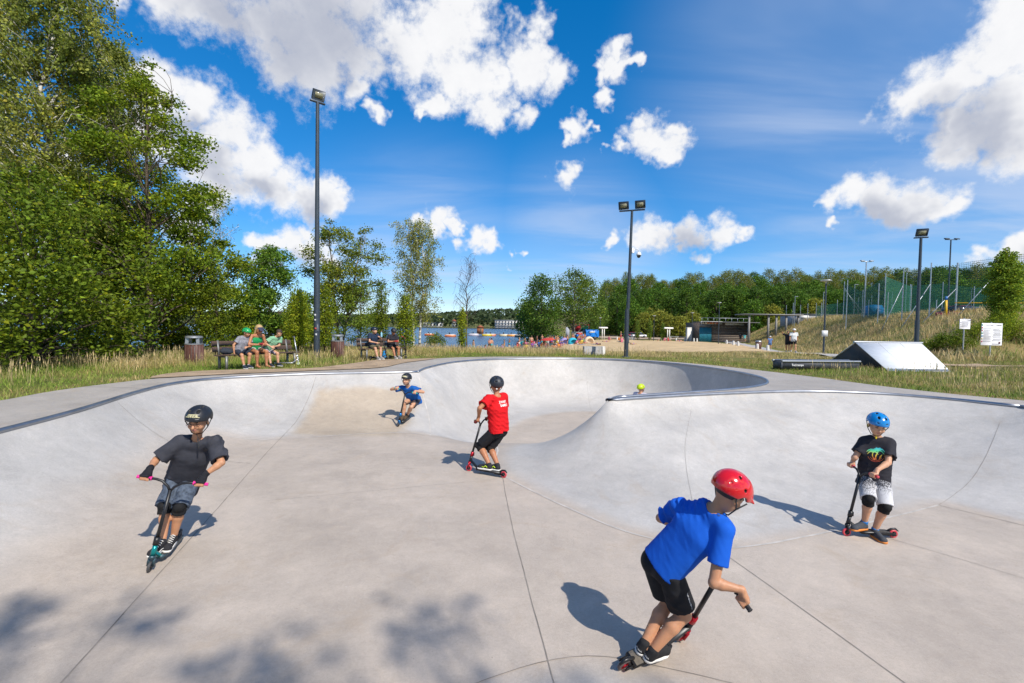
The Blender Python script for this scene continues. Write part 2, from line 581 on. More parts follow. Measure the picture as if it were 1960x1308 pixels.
FLOOR = catmull([(-2.7, 2.2), (-3.2, 4.0), (-3.67, 5.7), (-4.3, 7.8), (-4.75, 9.4)], .25).tolist() + \
        catmull([(-4.7, 9.65), (-3.2, 10.2), (-1.8, 10.5), (-1.0, 10.9), (-0.35, 12.2), (0.0, 13.8), (0.6, 15.6), (1.6, 16.8), (2.9, 17.3), (4.5, 16.9), (5.4, 15.5),
                 (5.2, 13.9), (4.0, 12.7), (2.2, 11.6), (0.6, 10.4), (-0.15, 9.3), (-0.25, 8.3), (-.08, 7.45), (1.0, 5.9), (1.65, 5.3), (2.4, 5.1), (3.8, 5.55), (6.0, 6.5)], .25).tolist() + \
        catmull([(6.2, 6.5), (6.6, 5.6), (6.7, 4.3), (6.2, 2.8), (4.5, 2.35), (2.6, 2.75), (1.3, 3.2), (.6, 3.36), (-.07, 3.15), (-1.2, 2.5), (-2.5, 2.1)], .25).tolist()
FLOOR = np.array(FLOOR)

def deepness(x, y):
    yl = np.interp(x, [-20, 1.9, 3.7, 5.2, 6.3, 9.0], [9.0, 9.2, 9.95, 10.65, 10.95, 12.0])
    return sstep(0.0, 3.4, y - yl) * sstep(-2.6, -0.6, x)
def bowl_z(x, y):
    x = np.atleast_1d(np.asarray(x, float)); y = np.atleast_1d(np.asarray(y, float))
    ins = inside(x, y, RIM)
    dr = seg_dist(x, y, RIM)
    infl = inside(x, y, FLOOR)
    df = np.where(infl, 0.0, seg_dist(x, y, FLOOR))
    dp = deepness(x, y)
    D = 1.0 + 0.72 * dp
    t = np.clip(dr / (dr + df + 1e-6), 0, 1)
    p = 2.35 + 1.9 * dp
    z = -D * (1 - (1 - t) ** p)
    return np.where(ins, z, 0.0)

M_CONC = bpy.data.materials.new("concrete"); M_CONC.use_nodes = True
def concrete_nodes(m):
    nt = m.node_tree; N = nt.nodes; L = nt.links
    b = N['Principled BSDF']
    tc = N.new('ShaderNodeTexCoord'); O = tc.outputs['Object']
    a = N.new('ShaderNodeVertexColor'); a.layer_name = "col"
    def noise(scale, det=5, rough=.6, vec=O, dist=0.0):
        n = N.new('ShaderNodeTexNoise'); n.inputs['Scale'].default_value = scale; n.inputs['Detail'].default_value = det
        n.inputs['Roughness'].default_value = rough; n.inputs['Distortion'].default_value = dist; L.new(vec, n.inputs['Vector']); return n.outputs['Fac']
    def rng(v, a0, a1, b0, b1):
        r = N.new('ShaderNodeMapRange'); r.inputs[1].default_value = a0; r.inputs[2].default_value = a1; r.inputs[3].default_value = b0; r.inputs[4].default_value = b1
        L.new(v, r.inputs[0]); return r.outputs[0]
    def mul(c, f):
        x = N.new('ShaderNodeMix'); x.data_type = 'RGBA'; x.blend_type = 'MULTIPLY'; x.inputs['Factor'].default_value = 1
        L.new(c, x.inputs['A']); L.new(f, x.inputs['B']); return x.outputs['Result']
    def blend(f, c, col):
        x = N.new('ShaderNodeMix'); x.data_type = 'RGBA'
        L.new(f, x.inputs['Factor']); L.new(c, x.inputs['A']); x.inputs['B'].default_value = (*col, 1); return x.outputs['Result']
    c = a.outputs['Color']
    c = mul(c, rng(noise(.55, 4), .3, .7, .85, 1.10))
    c = mul(c, rng(noise(2.6, 6, .65, dist=.4), .25, .75, .90, 1.09))
    c = mul(c, rng(noise(240, 3, .8), .2, .8, .78, 1.22))         # sand grain
    c = mul(c, rng(noise(46, 6, .8), .25, .75, .86, 1.13))
    c = mul(c, rng(noise(9, 7, .75, dist=.6), .3, .7, .92, 1.07))
    # brownish stains and pale scuffs
    st = rng(noise(1.25, 7, .7, dist=1.0), .56, .74, 0.0, .40)
    c = blend(st, c, (.36, .27, .185))
    mp = N.new('ShaderNodeMapping'); mp.inputs['Scale'].default_value = (1.0, 5.0, 3.0); mp.inputs['Rotation'].default_value = (0, 0, .5); L.new(O, mp.inputs[0])
    c = blend(rng(noise(3.0, 8, .75, mp.outputs[0], 1.5), .68, .74, 0, .35), c, (.56, .53, .50))
    mp2 = N.new('ShaderNodeMapping'); mp2.inputs['Scale'].default_value = (6.0, .8, 3.0); mp2.inputs['Rotation'].default_value = (0, 0, .9); L.new(O, mp2.inputs[0])
    c = blend(rng(noise(3.0, 8, .75, mp2.outputs[0], 1.0), .70, .75, 0, .35), c, (.16, .15, .15))
    for rot, sc_, lo_, st_, cc in ((.15, (.5, 9, 3), .66, .5, (.60, .57, .53)), (1.35, (11, .6, 3), .67, .45, (.17, .16, .155)), (2.2, (.6, 10, 3), .68, .5, (.19, .175, .165)), (.75, (12, .5, 3), .68, .4, (.58, .55, .52))):
        m_ = N.new('ShaderNodeMapping'); m_.inputs['Scale'].default_value = sc_; m_.inputs['Rotation'].default_value = (0, 0, rot); L.new(O, m_.inputs[0])
        c = blend(rng(noise(2.2, 9, .8, m_.outputs[0], .5), lo_, lo_ + .05, 0, st_), c, cc)
    v = N.new('ShaderNodeTexVoronoi'); v.inputs['Scale'].default_value = 9.0; L.new(O, v.inputs['Vector'])
    c = blend(rng(v.outputs['Distance'], .03, .05, .55, 0), c, (.13, .12, .11))   # pits
    v2 = N.new('ShaderNodeTexVoronoi'); v2.inputs['Scale'].default_value = 3.7; L.new(O, v2.inputs['Vector'])
    c = blend(rng(v2.outputs['Distance'], .02, .035, .6, 0), c, (.56, .53, .50))
    L.new(c, b.inputs['Base Color'])
    L.new(rng(noise(2.6, 6, .65), .3, .7, .55, .78), b.inputs['Roughness'])
    b.inputs['Specular IOR Level'].default_value = .35
    bp = N.new('ShaderNodeBump'); bp.inputs['Strength'].default_value = .35; bp.inputs['Distance'].default_value = .004
    L.new(noise(120, 4, .7), bp.inputs['Height'])
    bp2 = N.new('ShaderNodeBump'); bp2.inputs['Strength'].default_value = .35; bp2.inputs['Distance'].default_value = .02
    L.new(noise(1.8, 4, .5), bp2.inputs['Height']); L.new(bp.outputs[0], bp2.inputs['Normal'])
    L.new(bp2.outputs[0], b.inputs['Normal'])
concrete_nodes(M_CONC)
C_FLOOR = np.array((.445, .378, .318)); C_WALL = np.array((.450, .425, .400)); C_DECK = np.array((.375, .335, .295)); C_TAN = np.array((.42, .345, .265))

def cdt_region(constraints, grid_step, bbox, keep_mask):
    """triangulated sheet that follows the given lines exactly; keep_mask picks triangles by centre"""
    vs, es = [], []
    for line, closed in constraints:
        o = len(vs); n = len(line)
        vs += [Vector((float(p[0]), float(p[1]))) for p in line]
        es += [(o + i, o + (i + 1) % n) for i in range(n if closed else n - 1)]
    x0, x1, y0, y1 = bbox
    gx = np.arange(x0, x1, grid_step); gy = np.arange(y0, y1, grid_step * .87)
    X, Y = np.meshgrid(gx, gy); X = X + (np.arange(len(gy)) % 2)[:, None] * grid_step / 2
    X = X.ravel(); Y = Y.ravel()
    ok = np.ones(X.shape, bool)
    for line, closed in constraints:
        ok &= seg_dist(X, Y, line, closed) > grid_step * .45
    ok &= keep_mask(X, Y)
    vs += [Vector((float(a), float(b))) for a, b in zip(X[ok], Y[ok])]
    V, E, T, *_ = delaunay_2d_cdt(vs, es, [], 0, 1e-5)
    V = np.array([(p.x, p.y) for p in V]); T = np.array([t for t in T if len(t) == 3])
    C = V[T].mean(1)
    T = T[keep_mask(C[:, 0], C[:, 1])]
    used = np.unique(T); remap = np.full(len(V), -1); remap[used] = np.arange(len(used))
    T = remap[T]; V = V[used]
    a, b, c = V[T[:, 0]], V[T[:, 1]], V[T[:, 2]]
    flip = ((b[:, 0] - a[:, 0]) * (c[:, 1] - a[:, 1]) - (b[:, 1] - a[:, 1]) * (c[:, 0] - a[:, 0])) < 0
    T[flip] = T[flip][:, ::-1]
    return V, T
def sheet(name, V, T, z, mats, col=None, parent=None, smooth=True):
    v3 = np.column_stack([V, z])
    me = np_mesh(name, v3, T.ravel(), np.arange(0, len(T) * 3, 3), mats, smooth, col)
    return link(name, me, parent)

bowl = empty("skate_bowl", (0, 0, 0), 0, "grey concrete skate bowl with steel coping and a raised hip in the middle", "skate bowl")
V, T = cdt_region([(RIM, True), (FLOOR, True)], .16, (-8, 11, -.3, 21.5), lambda x, y: inside(x, y, RIM))
zb = bowl_z(V[:, 0], V[:, 1])
dr = seg_dist(V[:, 0], V[:, 1], RIM)
zb[dr < 2e-3] = 0.0
infl = inside(V[:, 0], V[:, 1], FLOOR); df = np.where(infl, 0, seg_dist(V[:, 0], V[:, 1], FLOOR))
wall = sstep(.0, .35, df)
# the left bank is poured in the floor's tan mix near its foot
leftside = sstep(-2.6, -3.4, V[:, 0]) * sstep(10.0, 9.2, V[:, 1])
wall = wall * (1 - leftside) + leftside * sstep(.9, 1.9, df + .5 * (fbm(V[:, 0] * 1.3, V[:, 1] * 1.3) - .5))
colv = C_FLOOR[None] * (1 - wall[:, None]) + C_WALL[None] * wall[:, None]
tanp = sstep(-4.75, -4.55, V[:, 0] + .16 * (V[:, 1] - 9.6)) * sstep(-2.35, -2.6, V[:, 0]) * sstep(9.9, 10.1, V[:, 1]) * sstep(13.0, 12.6, V[:, 1] + .7 * (fbm(V[:, 0] * 2, V[:, 1] * 2) - .5) - .25 * (V[:, 0] + 3.7))
colv = colv * (1 - tanp[:, None]) + C_TAN[None] * tanp[:, None]
deepfl = infl & (deepness(V[:, 0], V[:, 1]) > .35)
colv[deepfl] = C_FLOOR * .97
colv *= (1 + .10 * (fbm(V[:, 0] * .8, V[:, 1] * .8) - .5))[:, None]
sheet("bowl_surface", V, T, zb, [M_CONC], colv, bowl)
Vd, Td = cdt_region([(RIM, True), (OUTER, True)], .5, (-9.5, 12.5, -4.5, 22.5), lambda x, y: inside(x, y, OUTER) & ~inside(x, y, RIM))
cold = np.repeat(C_DECK[None], len(Vd), 0) * (1 + .12 * (fbm(Vd[:, 0] * .7, Vd[:, 1] * .7) - .5))[:, None]
sheet("deck", Vd, Td, np.zeros(len(Vd)), [M_CONC], cold, bowl)
# outer edge of the slab, 12 cm of it
n = len(OUTER)
vs = [(p[0], p[1], 0) for p in OUTER] + [(p[0], p[1], -.35) for p in OUTER]
edge_o = link("deck_edge", poly_mesh("deck_edge", vs, [(i, n + i, n + (i + 1) % n, (i + 1) % n) for i in range(n)], [M_CONC], col=np.repeat(C_DECK[None], 2 * n, 0)), bowl)

M_STEEL = mat("coping_steel", (.36, .37, .40), .42, 1.0, noise=.25, nscale=3, bump=.1, bscale=30)
def coping(line):
    pts = [(p[0], p[1], .012) for p in line]
    MB().tube(pts, .034, 10).build("coping", M_STEEL, bowl, True)
coping(RIM_A); coping(RIM_B); coping(np.vstack([RIM_B[-1:], RIM_C]))
# dark lip of grout just under the tube
M_LIP = mat("grout", (.2, .19, .175), .9, noise=.3, nscale=5)

M_JOINT = mat("joint_sealant", (.25, .22, .19), .9, noise=.45, nscale=6)
M_JOINTL = mat("joint_mortar", (.47, .435, .40), .9, noise=.3, nscale=5)
def joint(pts, w=.014, m=M_JOINT, lift=.004):
    line = catmull(pts, .12)
    nrm = np.gradient(line, axis=0); nrm = np.column_stack([-nrm[:, 1], nrm[:, 0]]); nrm /= np.linalg.norm(nrm, axis=1)[:, None] + 1e-9
    ww = w * (.7 + .6 * fbm(line[:, 0] * 5, line[:, 1] * 5))[:, None]
    wob = .012 * (fbm(line[:, 0] * 3 + 9, line[:, 1] * 3) - .5)[:, None]
    a = line + nrm * (ww / 2 + wob); b = line - nrm * (ww / 2 - wob)
    P = np.vstack([a, b]); z = bowl_z(P[:, 0], P[:, 1]) + lift
    k = len(line)
    link("joint", poly_mesh("joint", np.column_stack([P, z]), [(i, i + 1, k + i + 1, k + i) for i in range(k - 1)], [m], True), bowl)
joint([(-5.3, 12.7), (-5.0, 11.0), (-4.72, 9.5), (-3.67, 5.7), (-3.2, 4.0), (-2.65, 2.0)], .010)
joint([(-7.0, 9.2), (-5.6, 9.4), (-4.7, 9.6), (-3.2, 10.2), (-1.8, 10.5), (-1.0, 10.95)], .03, M_JOINTL)
joint([(-1.8, 10.5), (-2.1, 12.0), (-2.7, 13.7)], .03, M_JOINTL)
joint([(-.12, 7.5), (.0, 6.0), (.18, 4.3), (.3, 3.3), (.36, 2.6)], .008)
joint([(-1.0, 10.9), (-.3, 9.4), (-.25, 8.3), (-.08, 7.45), (1.0, 5.9), (1.65, 5.3), (2.4, 5.1), (3.8, 5.55), (6.0, 6.5)], .03, M_JOINTL)
joint([(6.0, 6.5), (6.6, 5.6), (6.7, 4.3)], .010)
joint([(6.0, 6.5), (7.6, 7.6), (9.3, 8.9)], .005)
joint([(2.3, 5.05), (2.5, 4.2), (2.72, 3.2), (2.85, 2.6)], .007)
joint([(-2.6, 2.1), (-1.2, 2.5), (-.07, 3.15), (.6, 3.36), (1.3, 3.2), (2.6, 2.75), (4.5, 2.35)], .007)
joint([(4.3, 5.6), (5.2, 4.4), (5.7, 3.4)], .005)
joint([(-3.4, 6.2), (-1.8, 6.75), (-.2, 7.3)], .004)
joint([(3.7, 9.6), (3.0, 8.0), (2.45, 6.2)], .0035)
joint([(.1, 16.0), (-.6, 18.3), (-.9, 19.3)], .006); joint([(3.0, 17.2), (3.2, 19.2), (3.3, 20.6)], .006)
joint([(-4.4, 7.9), (-6.2, 8.1), (-6.9, 8.2)], .008)
M_DJ = mat("deck_joint", (.2, .185, .17), .9)
def deck_joint(a, b, w=.014):
    a, b = Vector((*a, .004)), Vector((*b, .004)); t = (b - a).normalized(); nn = Vector((-t.y, t.x, 0)) * w / 2
    MB().quad(a - nn, b - nn, b + nn, a + nn).build("joint", M_DJ, bowl)
for a, b in [((-7.35, 9.6), (-8.8, 9.7)), ((-6.8, 11.85), (-7.8, 12.2)), ((-4.6, 13.1), (-5.3, 14.15)), ((-2.72, 16.0), (-4.05, 16.4)), ((-.8, 19.6), (-1.6, 21.0)),
             ((2.9, 20.95), (2.9, 21.9)), ((6.4, 19.0), (7.3, 19.6)), ((7.45, 15.6), (8.85, 16.0)), ((7.1, 13.0), (9.5, 13.4)), ((6.5, 11.9), (8.2, 10.8)), ((9.6, 9.6), (11.1, 9.7))]:
    deck_joint(a, b)

# ================================================================== ground, beach, paths, lake, hills
LAKE_Z = -2.0
SHORE = np.array([(-400, 30), (-60, 31), (-30, 33), (-14, 44), (-4, 62), (4, 74), (9, 92), (10, 112), (14, 135), (20, 165), (24, 230), (18, 420), (-20, 560)])
PATH_C = np.array([(15.5, 19.0), (18.6, 25.0), (21.0, 30.5), (23.3, 37.0), (28.0, 49.0), (38.0, 76.0), (47.0, 104.0), (52, 125)])
HILL = np.array([(21.6, 24.5), (25.0, 34.0), (31.5, 50.0), (41.5, 77.0), (50.0, 101.0), (55, 118), (75, 150), (190, 150), (190, 10), (60, 17), (36, 22.5), (27, 23.5)])
def shore_side(x, y):
    """positive on land (metres from the shore line), negative out in the lake"""
    ys = np.interp(x, SHORE[:8, 0], SHORE[:8, 1])
    d = seg_dist(x, y, SHORE, False)
    land = (y < ys) | (x > np.interp(y, SHORE[7:, 1], SHORE[7:, 0], left=10))
    land = np.where(y < 112, (y < ys) | (x > 10), x > np.interp(y, SHORE[7:, 1], SHORE[7:, 0]))
    return np.where(land, d, -d)
def ground_z(x, y, noise=True):
    x = np.atleast_1d(np.asarray(x, float)); y = np.atleast_1d(np.asarray(y, float))
    z = np.full(x.shape, -.03)
    drop = sstep(22, 58, y)                                              # falls away to the beach
    low = np.interp(x, [-30, 5, 22, 40, 60], [-1.75, -1.7, -1.05, -1.15, -.9])
    z = z * (1 - drop) + low * drop
    z = z - .35 * sstep(75, 110, y) * sstep(60, 10, x)
    bank = sstep(0.0, 9.0, shore_side(x, y))
    z = np.where(shore_side(x, y) > 0, z * bank + (LAKE_Z - .05) * (1 - bank), LAKE_Z - .05 - .12 * np.clip(-shore_side(x, y), 0, 15))
    # grassy embankment on the right with a level top for the playing fields
    hin = inside(x, y, HILL); dh = np.where(hin, seg_dist(x, y, HILL), 0)
    top = 3.3 + .014 * (np.clip(y, 20, 120) - 30) + .3 * (fbm(x * .08, y * .08) - .5)
    h = sstep(0, 13.5, dh)
    z = z * (1 - h) + top * h
    # the wooded hill behind it all
    wood = sstep(138, 260, y + .10 * x) * sstep(10, 60, x)
    z = z + wood * (17 + 6 * sstep(60, 260, x))
    if noise:
        out = 1 - sstep(.6, 0, seg_dist(x, y, OUTER))
        amp = .10 * sstep(0, 5, np.where(inside(x, y, OUTER), 0, seg_dist(x, y, OUTER)))
        z = z + amp * (fbm(x * .45, y * .45) - .5) * 2
    return z
def gz(x, y):
    return float(ground_z(np.array([x]), np.array([y]))[0])

def axis(segs):
    out = []
    for a, b, st in segs:
        out.append(np.arange(a, b, st))
    return np.unique(np.round(np.concatenate(out + [np.array([segs[-1][1]])]), 4))
gx = axis([(-1500, -200, 130), (-200, -60, 14), (-60, -26, 2), (-26, 30, .5), (30, 60, 1.0), (60, 200, 5), (200, 1500, 130)])
gy = axis([(-800, -60, 100), (-60, -10, 6), (-10, 36, .5), (36, 60, 1.0), (60, 140, 1.6), (140, 320, 6), (320, 1900, 80)])
X, Y = np.meshgrid(gx, gy)
xf, yf = X.ravel(), Y.ravel()
Z = ground_z(xf, yf)
inn = inside(xf, yf, OUTER); dO = seg_dist(xf, yf, OUTER)
Z[inn & (dO > .52)] = -2.6
nx, ny = len(gx), len(gy)
i = np.arange(ny - 1)[:, None] * nx + np.arange(nx - 1)[None]
Q = np.stack([i, i + 1, i + nx + 1, i + nx], -1).reshape(-1, 4)
hid = (Z[Q] < -2.5).all(1) & inn[Q].all(1)
Q = Q[~hid]

M_GROUND = bpy.data.materials.new("meadow_ground"); M_GROUND.use_nodes = True
def ground_nodes(m):
    nt = m.node_tree; N = nt.nodes; L = nt.links
    b = N['Principled BSDF']; b.inputs['Roughness'].default_value = 1.0; b.inputs['Specular IOR Level'].default_value = .1
    tc = N.new('ShaderNodeTexCoord'); O = tc.outputs['Object']
    def noise(scale, det=5, rough=.6, dist=0):
        n = N.new('ShaderNodeTexNoise'); n.inputs['Scale'].default_value = scale; n.inputs['Detail'].default_value = det
        n.inputs['Roughness'].default_value = rough; n.inputs['Distortion'].default_value = dist; L.new(O, n.inputs['Vector']); return n.outputs['Fac']
    r = N.new('ShaderNodeValToRGB'); L.new(noise(.5, 8, .7, .4), r.inputs[0])
    e = r.color_ramp.elements
    e[0].position = .30; e[0].color = (.085, .125, .024, 1)
    e[1].position = .74; e[1].color = (.34, .25, .115, 1)
    q = r.color_ramp.elements.new(.46); q.color = (.15, .165, .045, 1)
    q = r.color_ramp.elements.new(.57); q.color = (.26, .20, .08, 1)
    mx = N.new('ShaderNodeMix'); mx.data_type = 'RGBA'; mx.blend_type = 'MULTIPLY'; mx.inputs['Factor'].default_value = 1
    g = N.new('ShaderNodeMapRange'); g.inputs[1].default_value = .25; g.inputs[2].default_value = .75; g.inputs[3].default_value = .55; g.inputs[4].default_value = 1.35
    L.new(noise(22, 6, .8), g.inputs[0]); L.new(r.outputs[0], mx.inputs['A']); L.new(g.outputs[0], mx.inputs['B'])
    L.new(mx.outputs['Result'], b.inputs['Base Color'])
    bp = N.new('ShaderNodeBump'); bp.inputs['Strength'].default_value = .8; bp.inputs['Distance'].default_value = .08
    L.new(noise(9, 6, .8), bp.inputs['Height']); L.new(bp.outputs[0], b.inputs['Normal'])
ground_nodes(M_GROUND)
ground = link("ground", np_mesh("ground", np.column_stack([xf, yf, Z]), Q.ravel(), np.arange(0, len(Q) * 4, 4), [M_GROUND], True))
tag(ground, kind="structure")

# lake
M_WATER = bpy.data.materials.new("lake_water"); M_WATER.use_nodes = True
nt = M_WATER.node_tree; b = nt.nodes['Principled BSDF']
b.inputs['Base Color'].default_value = (.012, .055, .12, 1); b.inputs['Roughness'].default_value = .22; b.inputs['IOR'].default_value = 1.33
tcn = nt.nodes.new('ShaderNodeTexCoord'); mp = nt.nodes.new('ShaderNodeMapping'); mp.inputs['Scale'].default_value = (.35, 1.0, 1)
nt.links.new(tcn.outputs['Object'], mp.inputs[0])
wvn = nt.nodes.new('ShaderNodeTexNoise'); wvn.inputs['Scale'].default_value = .9; wvn.inputs['Detail'].default_value = 5; nt.links.new(mp.outputs[0], wvn.inputs['Vector'])
bpn = nt.nodes.new('ShaderNodeBump'); bpn.inputs['Strength'].default_value = 1.0; bpn.inputs['Distance'].default_value = .5
nt.links.new(wvn.outputs['Fac'], bpn.inputs['Height']); nt.links.new(bpn.outputs[0], b.inputs['Normal'])
lake_poly = [(-1500, 20), (-60, 26), (-25, 27), (-5, 50), (10, 68), (26, 120), (30, 420), (60, 560), (1500, 620), (1500, 640), (-1500, 640)]
lake = link("lake", poly_mesh("lake", [(p[0], p[1], LAKE_Z) for p in lake_poly], [tuple(range(len(lake_poly)))], [M_WATER]))
tag(lake, kind="structure")

def drape(name, poly, step, dz, m, kind="structure"):
    poly = np.array(poly, float)
    V, T = cdt_region([(poly, True)], step, (poly[:, 0].min(), poly[:, 0].max(), poly[:, 1].min(), poly[:, 1].max()), lambda x, y: inside(x, y, poly))
    o = sheet(name, V, T, ground_z(V[:, 0], V[:, 1]) + dz, [m])
    return tag(o, kind=kind)
M_SAND = mat("beach_sand", (.53, .385, .22), .95, noise=.22, nscale=.5, bump=.9, bscale=2.5, bdist=.12, spec=.1)
SAND = catmull([(-3, 63), (2, 60), (7, 50), (11.5, 41), (16, 40.5), (21, 43), (25.8, 45.5), (30, 55), (35, 70), (38.5, 84), (37.5, 97), (31, 103), (24, 108), (14, 106), (10.5, 96), (7, 82), (3.0, 71.5)], 1.0, closed=True)
drape("beach", SAND, 1.2, .13, M_SAND)
M_DIRT = mat("trodden_dirt", (.36, .265, .18), .95, noise=.3, nscale=1.6, bump=.8, bscale=14, bdist=.03, spec=.1)
DIRT = catmull([(-8.65, 11.2), (-9.0, 12.1), (-8.7, 13.0), (-7.6, 13.75), (-6.2, 14.35), (-5.6, 16.2), (-5.2, 18.2), (-4.3, 18.9), (-3.2, 19.6), (-3.4, 18.5), (-3.9, 17.0), (-4.2, 15.0), (-5.6, 13.8), (-7.3, 12.5), (-8.3, 11.5)], .4, closed=True)
drape("dirt_path", DIRT, .4, .05, M_DIRT)
TRAIL = catmull([(13.0, 20.8), (17.0, 21.3), (21, 21.2), (26, 20.6), (33, 19.6), (33, 18.9), (26, 19.9), (21, 20.4), (17, 20.6), (13, 20.2)], .8, closed=True)
drape("worn_trail", TRAIL, .6, .06, M_DIRT)
WORN = catmull([(12.5, 33), (18, 31), (21, 34), (25, 43.5), (20, 42), (15, 39.5), (11, 38)], .8, closed=True)
drape("worn_grass", WORN, .8, .07, mat("worn_turf", (.30, .235, .11), .95, noise=.35, nscale=1.2, bump=.8, bscale=12, bdist=.04, spec=.1))

def ribbon(name, centre, w, dz, m, step=1.5):
    c = catmull(centre, step); t = np.gradient(c, axis=0); nn = np.column_stack([-t[:, 1], t[:, 0]]); nn /= np.linalg.norm(nn, axis=1)[:, None]
    rows = [c + nn * w * s for s in (-.5, -.17, .17, .5)]
    P = np.vstack(rows); z = ground_z(P[:, 0], P[:, 1]) + dz; k = len(c)
    fs = [(r * k + i + 1, r * k + i, (r + 1) * k + i, (r + 1) * k + i + 1) for r in range(3) for i in range(k - 1)]
    return tag(link(name, poly_mesh(name, np.column_stack([P, z]), fs, [m], True)), kind="structure")
M_PATH = mat("path_concrete", (.40, .37, .34), .9, noise=.12, nscale=1.5, bump=.2, bscale=20)
ribbon("footpath", PATH_C, 2.3, .10, M_PATH)
M_LOT = mat("gravel_lot", (.36, .27, .19), .95, noise=.2, nscale=.6, bump=.4, bscale=6)
drape("gravel_yard", catmull([(20, 128), (30, 116), (48, 120), (58, 132), (52, 142), (30, 146)], 2, closed=True), 2.5, .14, M_LOT)

# ------------------------------------------------------------------ far shore
M_FARGRASS = mat("far_meadow", (.16, .17, .06), 1.0, noise=.3, nscale=.02)
def far_hill(name, pts, depth, m):
    """long hill: (x, height) crest line, `depth` metres wide, foot in front"""
    xs = np.linspace(pts[0][0], pts[-1][0], 90); hs = np.interp(xs, [p[0] for p in pts], [p[1] for p in pts])
    rows = []
    for k, f in enumerate((0, .12, .3, .55, .8, 1.0)):
        rows.append(np.column_stack([xs, np.full(len(xs), pts[0][2] + depth * f) , LAKE_Z + .2 + hs * [0, .05, .35, .75, 1, .6][k]]))
    n = len(xs)
    fs = [(r * n + i, r * n + i + 1, (r + 1) * n + i + 1, (r + 1) * n + i) for r in range(5) for i in range(n - 1)]
    return tag(link(name, poly_mesh(name, np.vstack(rows), fs, [m], True)), kind="structure")
far_hill("far_shore_hill", [(-1100, 14, 585), (-700, 13, 585), (-420, 9, 585), (-260, 7, 585), (-130, 11, 585), (-20, 22, 585), (60, 20, 585), (180, 14, 585), (420, 10, 585)], 260, M_FARGRASS)

# ================================================================== vegetation
M_LEAF = mat("leaves", attr=True, rough=.55, trans=.42, spec=.2)
M_GRASS = mat("grass_blades", attr=True, rough=.75, trans=.25, spec=.2)
M_BARK = mat("bark", (.105, .082, .062), .95, noise=.4, nscale=6, bump=.9, bscale=18, bdist=.03, spec=.1)
M_BARKG = mat("grey_bark", (.24, .20, .165), .95, noise=.35, nscale=5, bump=.8, bscale=18, bdist=.02, spec=.1)
M_BIRCH = bpy.data.materials.new("birch_bark"); M_BIRCH.use_nodes = True
nt = M_BIRCH.node_tree; b = nt.nodes['Principled BSDF']; b.inputs['Roughness'].default_value = .8
tcn = nt.nodes.new('ShaderNodeTexCoord'); mp = nt.nodes.new('ShaderNodeMapping'); mp.inputs['Scale'].default_value = (3, 3, 9); nt.links.new(tcn.outputs['Object'], mp.inputs[0])
nn_ = nt.nodes.new('ShaderNodeTexNoise'); nn_.inputs['Scale'].default_value = 1.2; nn_.inputs['Detail'].default_value = 4; nt.links.new(mp.outputs[0], nn_.inputs['Vector'])
rp = nt.nodes.new('ShaderNodeValToRGB'); nt.links.new(nn_.outputs['Fac'], rp.inputs[0])
rp.color_ramp.elements[0].position = .38; rp.color_ramp.elements[0].color = (.05, .045, .04, 1)
rp.color_ramp.elements[1].position = .5; rp.color_ramp.elements[1].color = (.62, .58, .52, 1)
nt.links.new(rp.outputs[0], b.inputs['Base Color'])

def leaf_mesh(name, P, size, cols, rng, droop=0.0, aspect=.62):
    """one folded leaf (two triangles on each side of its rib, 4 verts) at each point"""
    n = len(P)
    d = rng.normal(size=(n, 3)); d[:, 2] = d[:, 2] * .6 - .25 - droop
    d /= np.linalg.norm(d, axis=1)[:, None] + 1e-9
    u = rng.normal(size=(n, 3)); u -= (u * d).sum(1)[:, None] * d
    u /= np.linalg.norm(u, axis=1)[:, None] + 1e-9
    nrm = np.cross(d, u)
    s = (size * rng.uniform(.65, 1.25, n))[:, None]
    a = P - d * s * .5
    c = P + d * s * .5
    l = P + u * s * aspect * .5 + nrm * s * .12 - d * s * .08
    r = P - u * s * aspect * .5 + nrm * s * .12 - d * s * .08
    V = np.stack([a, l, c, r], 1).reshape(-1, 3)
    base = np.arange(n)[:, None] * 4
    loops = (base + np.array([[0, 1, 2, 0, 2, 3]])).ravel()
    starts = np.arange(0, n * 6, 3)
    return np_mesh(name, V, loops, starts, [M_LEAF], False, np.repeat(cols, 4, 0))

def leaf_cols(n, base, rng, P=None, var=.30, yellow=.12, centre=None):
    c = np.array(base)[None] * np.array([[1.66, 1.66, 1.1]]) * np.exp(rng.normal(0, var, n))[:, None]
    c = np.repeat(np.ones((n, 1)), 3, 1) * c
    y = rng.random(n) < yellow
    c[y] = c[y] * np.array([1.7, 1.35, .8])
    if P is not None:                                   # whole sprays differ in hue
        k = (fbm(P[:, 0] * .9 + P[:, 2] * .5, P[:, 1] * .9 - P[:, 2] * .6) - .5)[:, None]
        c = c * (1 + k * np.array([[.9, .5, .5]]))
    return np.clip(c, .004, .5)

def crown_points(lobes, n, rng, shell=.55):
    """points spread through a set of (centre, radii) clumps, denser towards each clump's skin"""
    w = np.array([r[0] * r[1] * r[2] for c, r in lobes]) ** .75; w /= w.sum()
    which = rng.choice(len(lobes), n, p=w)
    d = rng.normal(size=(n, 3)); d /= np.linalg.norm(d, axis=1)[:, None]
    rad = rng.random(n) ** (shell) 
    C = np.array([c for c, r in lobes]); R = np.array([r for c, r in lobes])
    wob = 1 + .35 * rng.normal(size=n) * (rng.random(n) < .35)
    return C[which] + d * R[which] * (rad * wob)[:, None]

